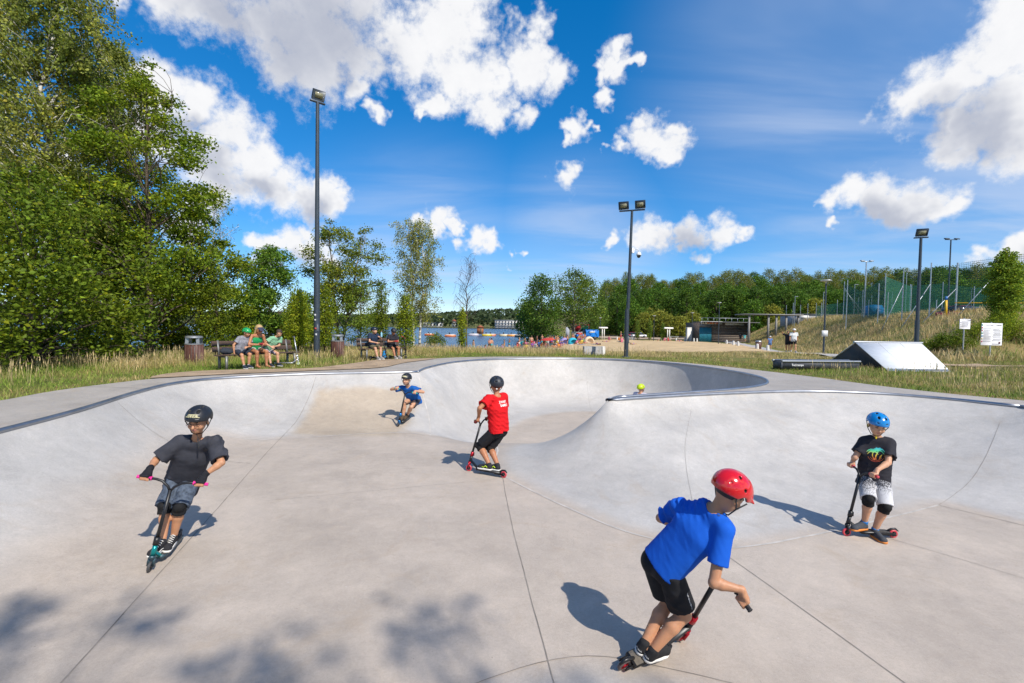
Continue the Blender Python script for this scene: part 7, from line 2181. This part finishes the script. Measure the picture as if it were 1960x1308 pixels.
# ================================================================== beach building and pergola
def facing_box(root, name, c, size, m, rz=0): return MB().box(c, size, Matrix.Rotation(rz, 3, 'Z')).build(name, m, root)
bd = 101.0; bx0, bx1 = (1338 - 980) / F * bd, (1436 - 980) / F * bd; bzz = gz(bx0, bd) - .3
hgt = lambda py: at(1380, py, bd).z - bzz
house = empty("beach_pavilion", (bx0, bd, bzz), 0, "low beach pavilion with blue shutter, dark timber wall and orange banner", "building")
M_TIMB = mat("dark_timber", (.12, .092, .075), .85, noise=.35, nscale=3); M_TIMB2 = mat("dark_timber_worn", (.16, .13, .105), .85, noise=.35, nscale=3)
W = bx1 - bx0; Hb = hgt(618)
MB().box((W / 2, 4.0, Hb / 2), (W, 7.9, Hb - .05)).build("core_wall", M_TIMB, house)
dw = (1361 - 1338) / F * bd
n = 12
for k in range(n):                                             # horizontal boards on the timber front
    MB().box(((W + dw) / 2 + .1, .02 - .03 * (k % 2) * .5, (k + .5) * Hb / n), (W - dw - .25, .06, Hb / n - .035)).build("board", M_TIMB if k % 3 else M_TIMB2, house)
M_TEALS = mat("teal_shutter", (.02, .17, .24), .5, noise=.1, nscale=2)
sh = MB().box((dw / 2, -.02, hgt(632) / 2), (dw, .10, hgt(627))).build("shutter", M_TEALS, house)
for k in range(9): MB().box((dw * (k + .5) / 9, -.08, hgt(627) / 2), (dw / 9 - .06, .03, hgt(627) - .1)).build("slat", M_TEALS, sh)
MB().box((dw / 2, -.01, hgt(624)), (dw, .12, .5)).build("lintel", mat("grey_lintel", (.16, .17, .19), .6), house)
bn = MB().box(((1340 - 1338 + 1381 - 1338) / 2 / F * bd, -.12, hgt(618.5)), ((1381 - 1340) / F * bd, .06, .62)).build("banner", mat("banner_white", (.68, .66, .64), .6), house)
for k, (a, b2, c) in enumerate([(1341, 1343.5, (.3, .3, .35)), (1345.5, 1347.5, (.08, .08, .1)), (1352, 1356.5, (.75, .12, .02)), (1357.5, 1361.5, (.8, .16, .03)), (1362.5, 1367, (.75, .2, .05)), (1368.5, 1374, (.78, .1, .02))]):
    MB().box((((a + b2) / 2 - 1338) / F * bd, -.165, hgt(618.5)), ((b2 - a) / F * bd, .02, .42)).build("banner_block", mat("banner_%d" % k, c, .6), bn)
MB().box((W * .56, 1.5, Hb + .10), (W * 1.05, 7.0, .16)).build("roof", mat("roof_edge", (.13, .13, .14), .7), house)
for k in range(9): MB().box((.6 + k * W / 8.6, .3, Hb + .55), (.05, .05, .9)).build("rail_post", M_GALV, house)
MB().box((W * .5, .3, Hb + 1.0), (W, .06, .06)).build("handrail", M_GALV, house)
MB().box((W * .68, -.1, hgt(620)), (W * .36, .05, .5)).build("white_banner", mat("banner_white"), house)
pz = gz(46, 83); pg = empty("pergola", (40, 88, 2.6), 0, "long grey concrete pergola roof on posts above the slope", "pergola"); WORLD_ROOTS.add(pg.name)
M_PERG = mat("pergola_concrete", (.24, .23, .22), .8, noise=.1, nscale=3)
yr = 92.0; zr = at(1450, 602, yr).z
xs0, xs1 = (1424 - 980) / F * yr, (1535 - 980) / F * yr
MB().box(((xs0 + xs1) / 2, yr + 2, zr), (xs1 - xs0, 4.5, .2)).build("roof_slab", M_PERG, pg)
for px in (1434, 1471, 1486, 1505, 1528):
    x = (px - 980) / F * yr; zb_ = gz(x, yr) - .2
    MB().box((x, yr + .3, (zr + zb_) / 2 - .1), (.30, .30, zr - zb_ - .1)).build("post", M_PERG, pg)
sb = empty("field_house", (58, 88, 3.3), 0, "long low grey building behind the green nets", "building"); WORLD_ROOTS.add(sb.name)
yb = 96; x0, x1 = (1524 - 980) / F * yb, (1618 - 980) / F * yb; zt = at(1570, 603, yb).z; zb_ = gz(x0, yb) - .5
MB().box(((x0 + x1) / 2, yb + 3, (zt + zb_) / 2), (x1 - x0, 6, zt - zb_)).build("wall", mat("grey_render", (.38, .38, .39), .8), sb); MB().box(((x0 + x1) / 2, yb + 3, zt + .08), (x1 - x0 + .4, 6.4, .16)).build("roof", mat("roof_edge"), sb)
MB().box((x0 + 1.5, yb - .03, zt - .5), (1.7, .08, .8)).build("sign_panel", mat("banner_white"), sb)

# ================================================================== ball-stop nets and posts on the embankment
M_NET = bpy.data.materials.new("green_netting"); M_NET.use_nodes = True
nt = M_NET.node_tree; N = nt.nodes; L = nt.links; b = N['Principled BSDF']; b.inputs['Base Color'].default_value = (.008, .095, .060, 1); b.inputs['Roughness'].default_value = .7
tcn = N.new('ShaderNodeTexCoord'); mp = N.new('ShaderNodeMapping'); mp.inputs['Scale'].default_value = (1, 1, 1); L.new(tcn.outputs['UV'], mp.inputs[0])
def lines(sock):
    sp_ = N.new('ShaderNodeSeparateXYZ'); L.new(tcn.outputs['Object'], sp_.inputs[0])
    f_ = N.new('ShaderNodeMath'); f_.operation = 'FRACT'; m_ = N.new('ShaderNodeMath'); m_.operation = 'MULTIPLY'; m_.inputs[1].default_value = 5.5
    if sock == 'X':
        u_ = N.new('ShaderNodeMath'); u_.operation = 'SUBTRACT'; L.new(sp_.outputs['X'], u_.inputs[0]); L.new(sp_.outputs['Y'], u_.inputs[1]); L.new(u_.outputs[0], m_.inputs[0])
    else: L.new(sp_.outputs[sock], m_.inputs[0])
    L.new(m_.outputs[0], f_.inputs[0])
    g_ = N.new('ShaderNodeMath'); g_.operation = 'LESS_THAN'; g_.inputs[1].default_value = .13; L.new(f_.outputs[0], g_.inputs[0]); return g_.outputs[0]
mx_ = N.new('ShaderNodeMath'); mx_.operation = 'MAXIMUM'; L.new(lines('X'), mx_.inputs[0]); L.new(lines('Z'), mx_.inputs[1])
tr_ = N.new('ShaderNodeBsdfTransparent'); ms_ = N.new('ShaderNodeMixShader'); L.new(mx_.outputs[0], ms_.inputs[0]); L.new(tr_.outputs[0], ms_.inputs[1]); L.new(b.outputs[0], ms_.inputs[2]); L.new(ms_.outputs[0], N['Material Output'].inputs['Surface'])
M_NETD = bpy.data.materials.new("dense_green_netting"); M_NETD.use_nodes = True
nt = M_NETD.node_tree; b = nt.nodes['Principled BSDF']; b.inputs['Base Color'].default_value = (.010, .125, .085, 1); b.inputs['Roughness'].default_value = .8
tr_ = nt.nodes.new('ShaderNodeBsdfTransparent'); ms_ = nt.nodes.new('ShaderNodeMixShader'); ms_.inputs[0].default_value = .58; nt.links.new(tr_.outputs[0], ms_.inputs[1]); nt.links.new(b.outputs[0], ms_.inputs[2]); nt.links.new(ms_.outputs[0], nt.nodes['Material Output'].inputs['Surface'])
def net(posts, label, m, top_frac=1.0, group="green ball stop nets", r=.055, braces=()):
    """posts: (px, depth, top_py); a net hung between galvanised posts"""
    P = [(Vector(put(px, d)), at(px, ty, d).z) for px, d, ty in posts]
    root = empty("ball_net", P[0][0], 0, label, "sports net", group); o = P[0][0]
    for b, zt in P: MB().tube([b - o + Vector((0, 0, -.3)), Vector((b.x - o.x, b.y - o.y, zt - o.z))], [r, r * .9], 8).build("post", M_GALV, root, True, 40)
    for (b0, z0), (b1, z1) in zip(P[:-1], P[1:]):
        mb = MB(); t0, t1 = b0.z + (z0 - b0.z) * top_frac, b1.z + (z1 - b1.z) * top_frac
        mb.quad(b0 - o, b1 - o, Vector((b1.x - o.x, b1.y - o.y, t1 - o.z)), Vector((b0.x - o.x, b0.y - o.y, t0 - o.z))); mb.build("netting", m, root)
    for (i, dx, fr) in braces:
        b, zt = P[i]; MB().tube([Vector((b.x - o.x, b.y - o.y, (zt - b.z) * fr + b.z - o.z)), Vector((b.x - o.x + dx, b.y - o.y - .3, gz(b.x + dx, b.y - .3) - o.z))], .035, 6).build("brace", M_GALV, root)
    return root
net([(1612, 74, 539), (1648, 68, 555), (1690, 60, 523), (1740, 62, 545)], "dense green windbreak net at the left end of the sports fields", M_NETD, .93, braces=[(0, 2.6, .85), (0, 3.4, .8)])
net([(1738, 66, 544), (1800, 64, 540), (1860, 62, 548), (1935, 60, 545), (2000, 58, 540)], "dense green windbreak net behind the yellow goal frame", M_NETD, .95)
net([(1618, 62, 536), (1678, 56, 543), (1724, 50, 515), (1776, 47, 503), (1826, 45, 503)], "tall open net in front of the sports fields", M_NET, .92, braces=[(2, -2.4, .7), (3, -3.0, .62), (4, -3.4, .5)])
net([(1826, 46, 503), (1915, 42, 487), (1998, 40, 480)], "tallest open net on angled poles at the right edge", M_NET, .98, r=.08, braces=[(1, -4.2, .82), (1, 3.6, .86)])
net([(1560, 92, 580), (1600, 90, 574), (1640, 86, 570), (1665, 80, 565)], "lower net posts beyond the field house", M_NETD, .8, r=.05)
for k, (px, d, ty, ty2) in enumerate([(1544, 92, 582, 0), (1530, 95, 584, 0), (1516, 95, 580, 0), (1503, 96, 585, 0), (1570, 88, 580, 0), (1704, 70, 560, 0), (1696, 55, 560, 0), (1660, 64, 575, 0), (1789, 52, 575, 0), (1885, 60, 574, 0)]):
    x = (px - 980) / F * d; b = Vector(put(px, d)); e = empty("net_post", b, 0, "thin galvanised post standing on the sports ground" if k > 3 else "thin galvanised post beside the long pergola", "post", "thin posts on the sports ground"); H = at(px, ty, d).z - b.z
    MB().tube([(0, 0, -.3), (0, 0, H)], [.05, .045], 8).build("pole", M_GALV, e, True, 40); MB().lathe([(.05, 0), (.055, .02), (.0, .05)], (0, 0, H), n=8).build("cap", M_GALV, e)
for px, d, ty, lab in [(1652, 66, 501, "floodlight mast with slanted head left of the tall nets"), (1811, 58, 459, "floodlight mast with two heads above the tall net")]:
    b = Vector(put(px, d)); slim_lamp("field_floodlight", b, at(px, ty, d).z - b.z, lab, 'flood2', "field floodlights", .10, M_GALV if px < 1700 else M_POLE)
for px, d, ty, lab in [(1730, 72, 520, "thin field lamp with single arm between the nets"), (1632, 80, 545, "thin field lamp with flat head at the left of the nets"), (1855, 66, 553, "thin field lamp behind the yellow goal frame"), (1519, 92, 568, "thin lamp above the pergola"), (1573, 90, 560, "thin lamp behind the long grey building")]:
    b = Vector(put(px, d)); slim_lamp("field_lamp", b, at(px, ty, d).z - b.z, lab, 'arm', "field lamps", .055, M_GALV)
# yellow volleyball tapes / goal frame
M_YEL = mat("yellow_paint", (.72, .42, .01), .5); M_BLUEP = mat("blue_pad", (.02, .15, .45), .5)
yd = 44; e = empty("volleyball_net", put(1810, yd), 0, "yellow banded volleyball net with blue and yellow post", "sports net"); o = e.location
a, b = at(1811, 600, yd), at(1811, 575, yd)
MB().cyl(a - o + Vector((0, 0, -.5)), b - o, .10, n=10).build("post_pad", M_YEL, e); MB().cyl(b - o, b - o + Vector((0, 0, .35)), .09, n=10).build("post_top", M_BLUEP, e)
for y0 in (580, 596): MB().bar(at(1828, y0, yd) - o, at(2010, y0 + .5, yd - 2) - o, .03, .09).build("tape", M_YEL, e)
e = empty("blue_tent", put(1670, 66), 0, "small bright blue shelter behind the slope", "tent"); MB().lathe([(1.1, -.3), (1.1, 1.1), (.9, 1.5), (0, 1.6)], n=8).build("cover", mat("tent_blue", (.01, .22, .55), .5), e); MB().box((0, -1.05, .45), (.6, .12, 1.1)).build("flap", mat("tent_blue_dark", (.01, .15, .4), .5), e)
for k, (px, d, c, lab) in enumerate([(1833, 46, (.35, .02, .04), "red car parked behind the slope under the yellow net"), (1850, 50, (.05, .2, .5), "blue car roof showing behind the slope"), (1953, 46, (.5, .55, .6), "pale car at the right edge behind the columnar tree")]):
    b = put(px, d, -.85); e = empty("parked_car", b, .25, lab, "car", "cars behind the slope")
    mb = MB(); mb.box((0, 0, .55), (4.0, 1.7, .62), None, .15); bd_ = mb.build("body", mat("car_paint_%d" % k, c, .25, coat=.5), e)
    M_CG = mat("car_glass", (.03, .04, .05), .1); MB().prism([(-1.5, .8), (-1.0, 1.35), (.7, 1.4), (1.35, .85)], -.75, .75, Matrix.Rotation(math.pi / 2, 3, 'X')).build("cabin", M_CG, e)
    MB().box((-.12, 0, 1.41), (1.6, 1.4, .05), None, .02).build("roof", mat("car_paint_%d" % k), e)
    for sx in (-1.25, 1.25):
        for sy in (-.8, .8): MB().cyl((sx, sy - .1, .32), (sx, sy + .1, .32), .32, n=14).build("wheel", M_TYRE, e)

# ================================================================== cars, truck and billboards beyond the beach
def car(px, d, rz, col, lab, k):
    b = put(px, d, .15); e = empty("parked_car", b, rz, lab, "car", "cars parked beyond the beach")
    P = mat("far_car_%d" % k, col, .25, coat=.5)
    MB().box((0, 0, .55), (4.2, 1.75, .6), None, .16).build("body", P, e); MB().prism([(-1.7, .82), (-1.1, 1.38), (.6, 1.42), (1.35, .85)], -.78, .78, Matrix.Rotation(math.pi / 2, 3, 'X')).build("cabin", mat("car_glass", (.03, .04, .05), .1), e)
    MB().box((-.2, 0, 1.43), (1.7, 1.45, .05), None, .02).build("roof", P, e)
    for sx in (-1.3, 1.3):
        for sy in (-.82, .82): MB().cyl((sx, sy - .1, .33), (sx, sy + .1, .33), .33, n=14).build("wheel", M_TYRE, e)
    for sy in (-.6, .6): MB().box((2.08, sy, .62), (.08, .3, .14), None, .02).build("headlight", mat("headlight", (.7, .7, .7), .15), e)
car(1222, 132, .1, (.72, .72, .74), "white car parked beyond the beach, nearest the slim tree", 0); car(1211, 138, .1, (.4, .02, .05), "red car half hidden behind the white car beyond the beach", 1); car(1228, 140, .2, (.35, .3, .33), "grey car behind the white car beyond the beach", 2); car(1200, 142, .3, (.02, .03, .06), "dark van shaped car at the left end of the parked row", 3)
b = put(1124, 112, .1); e = empty("blue_truck", b, .08, "bright blue truck with white lettering parked behind the beach", "truck"); TB = mat("truck_blue", (.01, .16, .55), .35)
MB().box((.9, 0, 1.5), (3.4, 2.0, 1.9), None, .2).build("box_body", TB, e); MB().box((-2.0, 0, .95), (2.4, 1.9, .9), None, .25).build("bonnet", TB, e); MB().box((-1.0, 0, 1.7), (1.0, 1.8, .8), None, .15).build("cab", mat("car_glass"), e)
for sx in (-2.2, 1.6):
    for sy in (-.9, .9): MB().cyl((sx, sy - .12, .42), (sx, sy + .12, .42), .42, n=14).build("wheel", M_TYRE, e)
MB().prism([(-.7, -.2), (.6, -.1), (.7, .25), (-.6, .15)], 0, .02, Matrix.Rotation(math.pi / 2, 3, 'X'), (.9, -1.01, 1.8)).build("side_logo", M_WHITE, e)
for px, d, w_, h_, cs, lab, zz in [(1104, 111, 2.6, 1.3, [(.5, .5, .5), (.5, .06, .06)], "white and red billboard left of the blue truck", .9), (1113, 114, 3.6, 1.9, [(.55, .04, .05), (.04, .3, .15)], "red and green billboard behind the blue truck", 2.0)]:
    b = put(px, d); e = empty("billboard", b, 0, lab, "billboard", "billboards behind the beach")
    for sx in (-1, 1): MB().box((sx * w_ * .42, .06, (zz + h_) / 2), (.08, .08, zz + h_)).build("post", M_GALV, e)
    MB().box((0, 0, zz + h_ / 2), (w_, .06, h_)).build("panel", mat("bb_" + str(px), cs[0], .6), e); MB().box((w_ * .2, -.04, zz + h_ * .48), (w_ * .52, .03, h_ * .78)).build("poster", mat("bbp_" + str(px), cs[1], .6), e)
for px, d, lab in [(1154, 106, "white T shaped shower post at the back of the beach"), (1279, 103, "white shower post right of the slim trees on the beach")]:
    b = put(px, d); e = empty("beach_shower", b, 0, lab, "shower", "beach showers"); MB().box((-.2, 0, 1.5), (.18, .18, 3.0)).build("post", M_WHITE, e); MB().box((.25, 0, 1.5), (.18, .18, 3.0)).build("post", M_WHITE, e); MB().box((0, 0, 2.85), (2.0, .5, .35), None, .05).build("head", M_WHITE, e)
b = put(1318, 103); e = empty("stone_pillar", b, 0, "square white pillar left of the beach pavilion", "pillar"); MB().box((0, 0, 1.5), (1.0, .8, 3.0), None, .03).build("shaft", M_BOLL, e); MB().box((0, 0, 3.05), (1.1, .9, .12), None, .02).build("cap", M_BOLL, e)
e = empty("low_wall", put(1303, 108), 0, "low white railing left of the beach pavilion", "railing"); MB().bar((-2.5, 0, .9), (4.5, 0, .9), .08, .10).build("rail", M_WHITE, e)
for k in range(5): MB().box((-2.3 + k * 1.6, 0, .45), (.08, .08, .9)).build("post", M_WHITE, e)

# ================================================================== far shore houses, pier and boats
def far_house(px, d, w, h_, lab, wall, roof, floors, cols_, gable=False):
    x = (px - 980) / F * d; e = empty("lakeside_building", (x, d, LAKE_Z + .8), 0, lab, "building", "buildings on the far shore")
    MB().box((0, 0, h_ / 2), (w, 10, h_)).build("wall", wall, e)
    if gable: MB().prism([(-w / 2 - .6, h_), (w / 2 + .6, h_), (0, h_ + w * .42)], -5.5, 5.5, Matrix.Rotation(math.pi / 2, 3, 'X')).build("roof", roof, e)
    else: MB().box((0, 0, h_ + .4), (w + 1, 11, .8)).build("roof", roof, e)
    for fl_ in range(floors):
        for c in range(cols_):
            xx = -w / 2 + (c + .5) * w / cols_; zz = (fl_ + .5) * h_ / floors
            wn_ = MB().box((xx, -5.06, zz), (w / cols_ * .55, .12, h_ / floors * .5)).build("window", mat("far_window", (.05, .05, .06), .2), e)
            if not gable: MB().box((xx, -5.6, zz - h_ / floors * .32), (w / cols_ * .8, 1.1, .35)).build("balcony", wall, wn_)
WHITEW = mat("white_render", (.62, .60, .57), .8)
far_house(973, 588, 34, 9.5, "white three storey hotel with balconies on the far shore", WHITEW, mat("far_roof", (.3, .3, .31), .7), 3, 9); far_house(829, 600, 24, 6, "long low white building on the far shore behind the birch", WHITEW, mat("far_roof"), 1, 6)
far_house(871, 600, 8, 7.5, "white house with red gable roof on the far shore", WHITEW, mat("red_roof", (.4, .1, .06), .7), 2, 2, True); far_house(995, 590, 9, 7, "small white house right beside the far hotel", WHITEW, mat("far_roof"), 2, 2)
M_WOODL = mat("pier_wood", (.18, .12, .075), .8, noise=.3, nscale=2)
pd = 165; pr = empty("pier", ((885 - 980) / F * pd, pd, LAKE_Z), 0, "long wooden bathing pier out in the lake", "pier"); xw = (1000 - 885) / F * pd
MB().box((xw / 2, 0, .55), (xw, 2.4, .18)).build("deck", M_WOODL, pr)
for k in range(9): MB().cyl((k * xw / 8, -1, -1), (k * xw / 8, -1, .6), .14, n=8).build("pile", M_WOODL, pr)
for k in range(14): MB().box((k * xw / 13, -1.1, 1.05), (.08, .08, .9)).build("rail_post", M_WOODL, pr)
hb = empty("pier_hut", ((919 - 980) / F * pd, pd, LAKE_Z + .65), 0, "small orange brown wooden hut on the pier", "hut"); MB().box((0, 0, 1.1), (2.2, 2.0, 2.2)).build("wall", mat("orange_wood", (.36, .13, .05), .7), hb); MB().prism([(-1.4, 2.2), (1.4, 2.2), (0, 3.0)], -1.3, 1.3, Matrix.Rotation(math.pi / 2, 3, 'X')).build("roof", mat("hut_roof", (.3, .09, .04), .7), hb); MB().box((.3, -1.03, 1.0), (.7, .06, 1.8)).build("door", M_WOODL, hb)
def boat(px, d, L_, col, lab, people=1):
    x = (px - 980) / F * d; e = empty("pedal_boat", (x, d, LAKE_Z), .2, lab, "boat", "small boats on the lake"); m = mat("boat_" + lab.split()[0], col, .4)
    hull = [(-L_ / 2, -.6), (L_ * .3, -.7), (L_ / 2, 0), (L_ * .3, .7), (-L_ / 2, .6)]
    MB().prism(hull, -.1, .55).build("hull", m, e); MB().prism([(p[0] * .86, p[1] * .8) for p in hull], .55, .72).build("rim", M_WHITE, e)
    for k in range(people):
        MB().cyl((-.3 + k * .7, 0, .6), (-.3 + k * .7, 0, 1.25), .22, .16, 8).build("seat", M_BLACK, e)
boat(822, 150, 3.2, (.55, .12, .04), "orange pedal boat on the water behind the birch"); boat(862, 140, 3.4, (.6, .2, .08), "red and white pedal boat left of the pier"); boat(907, 160, 3.6, (.5, .45, .5), "pale boat moored left of the pier hut"); boat(932, 160, 3.4, (.7, .5, .03), "yellow pedal boat moored at the pier"); boat(940, 161, 3.4, (.7, .25, .15), "salmon pedal boat moored beside the yellow one"); boat(965, 161, 3.2, (.6, .5, .3), "cream boat moored near the middle of the pier"); boat(980, 161, 3.4, (.7, .3, .05), "amber boat moored at the right end of the pier"); boat(994, 150, 3.0, (.03, .05, .08), "black boat beside the beach trees")

# ================================================================== crowd on the beach
def low_person(kind, seed):
    S = 1.2
    U = Vector((0, 0, 1))
    if kind == 'stand': J = stand(0, 0, 0, (0, -1, 0), S, .25 if seed % 2 else -.3, (0, 0, 0), 'down' if seed % 3 else 'phone', base=(0, 0, 0))
    elif kind == 'sit':
        J = seated((0, 0, .06), (0, -1, 0), S, -.05, (0, 0, 0), hand_l=(.26, .12, .06), hand_r=(-.26, .12, .06), foot=(.62, .05), spread=.12, ground=0)
    else:
        o = Vector((0, 0, .11)); J = dict(pelvis=o, neck=o + Vector((.50, 0, .02)), head=o + Vector((.66, 0, .04)), head_f=(0, 0, 1), head_u=(1, 0, 0), sl=o + Vector((.46, .18, 0)), sr=o + Vector((.46, -.18, 0)), hl=o + Vector((-.03, .09, 0)), hr=o + Vector((-.03, -.09, 0)),
                     el=o + Vector((.25, .34, -.03)), er=o + Vector((.3, -.36, -.03)), wl=o + Vector((.0, .36, -.05)), wr=o + Vector((.52, -.46, -.05)), kl=o + Vector((-.45, .11, .03)), kr=o + Vector((-.42, -.10, .16)), al=o + Vector((-.85, .12, -.04)), ar=o + Vector((-.66, -.10, -.04)), fl=(0, 0, 1), fr=(-1, 0, .2), ul=(1, 0, 0), ur=(0, 0, 1))
    v = person("person", J, "beachgoer", S, SKIN_D, cloth("white_tee") if seed == 1 else None, cloth("swim", (.3, .05, .06)), None, h=.04, detail=False, short_len=.5, hair=(mat("brown_hair"),), base=(0, 0, 0), hk=1.0)
    return v['root']
PR = {k: low_person(k, i) for i, k in enumerate(('stand', 'sit', 'lie'))}
PR['stand2'] = low_person('stand', 4)
SKINS = [SKIN, SKIN_D, SKIN_L, skin_mat("skin_red", (.55, .24, .16))]
WEAR = [("red", (.55, .03, .05)), ("blue", (.03, .12, .4)), ("black", (.02, .02, .02)), ("white", (.65, .64, .62)), ("yellow", (.6, .45, .05)), ("turquoise", (.03, .35, .38)), ("pink", (.6, .15, .25)), ("green", (.05, .3, .1)), ("purple", (.2, .06, .3)), ("orange", (.65, .2, .03))]
WM = {n_: mat("swim_" + n_, c, .8) for n_, c in WEAR}
def beachgoer(kind, px, py_feet, d, rz, skin, wear, lab, sc=1.0):
    x = (px - 980) / F * d; src = PR[kind]
    c = copy_tree(src); c.location = (x, d, max(LAKE_Z + .02 - (.5 if d > 90 and px < 1000 else 0), gz(x, d) + (.12 if inside(np.array([x]), np.array([d]), SAND)[0] else .0))); c.rotation_euler = (0, 0, rz); c.scale = (sc,) * 3
    tag(c, lab, "person", "people on the beach")
    for ch in c.children:
        for s_ in ch.material_slots: s_.link = 'OBJECT'
        if ch.name.startswith("body"): ch.material_slots[0].material = skin
        elif ch.name.startswith("hair"): ch.material_slots[0].material = mat("brown_hair") if hash(lab) % 2 else mat("blond_hair")
        else: ch.material_slots[0].material = WM[wear]
rng = random.Random(4)
POSE = {'stand': "standing", 'stand2': "standing", 'sit': "sitting", 'lie': "lying"}
spots = []
for k in range(90):
    px = rng.choice([rng.uniform(985, 1070), rng.uniform(1000, 1085), rng.uniform(1060, 1120)])
    d = rng.uniform(72, 98) if px < 1075 else rng.uniform(84, 104)
    spots.append((rng.choice(['stand', 'sit', 'sit', 'stand2', 'sit', 'lie']), px, d))
spots += [('sit', 867, 52), ('sit', 898, 56), ('stand', 906, 57), ('sit', 914, 55), ('stand', 937, 62), ('stand2', 941, 63), ('sit', 930, 60), ('sit', 962, 66), ('stand', 965, 68), ('sit', 974, 66), ('stand', 975, 70), ('sit', 990, 72), ('stand', 994, 72)]
spots += [('stand', 1086, 86), ('lie', 1145, 74), ('lie', 1160, 88), ('sit', 1190, 84), ('lie', 1212, 72), ('lie', 1130, 90), ('lie', 1120, 86), ('sit', 1166, 101), ('sit', 1264, 98), ('sit', 1272, 99), ('sit', 1279, 98), ('lie', 1300, 96), ('sit', 1185, 98), ('stand', 1188, 96), ('sit', 1110, 88), ('lie', 1107, 83)]
cnt = {}
for kind, px, d in spots:
    w_ = rng.choice(WEAR)[0]
    place = "near the waterline behind the tall grass" if px < 1000 else ("in the crowd under the beach trees" if px < 1095 else ("on the open sand" if px < 1240 else "by the far right end of the sand"))
    beachgoer(kind, px, 0, d, rng.uniform(0, 6.28), rng.choice(SKINS), w_, "small distant person in %s, %s %s" % (w_, POSE[kind], place), rng.uniform(.82, 1.05))
def drop_tree(o):
    for ch in list(o.children): drop_tree(ch)
    bpy.data.objects.remove(o)
for r_ in PR.values(): drop_tree(r_)
# parasols, shelters, towels
for k, (px, d, col, lab) in enumerate([(1046, 73, (.55, .05, .04), "red parasol on the sand nearest the grass"), (1052, 76, (.6, .08, .05), "second red parasol just behind the nearest one")]):
    b = put(px, d, .1); e = empty("parasol", b, 0, lab, "parasol", "red beach parasols"); MB().cyl((0, 0, 0), (0, 0, 1.5), .025, n=8).build("pole", M_WHITE, e); MB().lathe([(1.0, 1.25), (.95, 1.30), (.5, 1.52), (.02, 1.62)], n=10, caps=False).build("canopy", mat("parasol_%d" % k, col, .7, trans=.3), e)
    for q_ in range(4): MB().box((-.9 + q_ * .55, .5, .45), (.05, .05, .9)).build("windbreak_stake", M_WOODL, e)
for px, d, col, lab in [(1097, 89, (.02, .4, .55), "turquoise beach shelter beside the standing man"), (1081, 92, (.3, .25, .5), "lilac beach shelter in the crowd"), (1128, 88, (.72, .55, .38), "round sand coloured beach shelter")]:
    b = put(px, d, .1); e = empty("beach_shelter", b, .3, lab, "tent", "pop up beach shelters"); n_ = 10
    v = Vol((-1.2, -1.0, -.1), (1.2, 1.0, 1.4), .09); v.ell((0, .1, .2), (1.0, .75, 1.05), None, 0); v.ell((0, -.55, .15), (.72, .7, .75), None, .02, cut=True); v.plane_cut((0, 0, 0), (0, 0, -1)); vol_obj("shell", v, [mat("shelter_" + lab.split()[0], col, .7)], e)
    MB().box((0, -.3, .03), (1.5, 1.2, .03)).build("groundsheet", mat("towel_grey", (.3, .3, .32), .9), e)
rng = random.Random(8)
for k in range(14):
    px = rng.uniform(1000, 1200); d = rng.uniform(74, 98); n_, c = WEAR[k % len(WEAR)]; x = (px - 980) / F * d
    e = empty("beach_towel", (x, d, gz(x, d) + .15), rng.uniform(0, 3), "%s towel spread on the sand%s" % (n_, " nearer the tree" if k >= 10 else ""), "towel", "towels on the sand"); MB().box((0, 0, .02), (1.7, .8, .02), None).build("cloth", WM[n_], e); MB().box((.7, 0, .035), (.2, .8, .012)).build("stripe", M_WHITE, e)
# flag banner by the trees
b = put(1083, 100); e = empty("feather_flag", b, 0, "grey feather flag in the shade of the beach trees", "flag"); MB().cyl((0, 0, 0), (0, 0, 3.4), .03, n=8).build("pole", M_GALV, e); MB().prism([(0, .9), (.7, 1.2), (.75, 2.8), (.3, 3.4), (0, 3.4)], -.01, .01, Matrix.Rotation(math.pi / 2, 3, 'X')).build("cloth", mat("flag_grey", (.3, .31, .36), .7), e)

# ================================================================== tree behind the camera: its shade falls on the near floor
for k, (tip, col_r) in enumerate([(Vector((-2.75, 2.55, -1)), 1.0), (Vector((-.55, 2.55, -1)), 1.0)]):
    dist = 20.0; c = tip + sun_vec * dist; base_ = (c.x, c.y, gz(c.x, c.y))
    broadleaf("shade_tree", base_, c.z + .9, 3.4, 310 + k, .15, 760 if k == 0 else 400, G_MID, .12, .86, 24, label=["tree behind the viewer that shades the near left floor", "tree behind the viewer that dapples the near floor"][k], flat=.8, clump=(.22, .42))
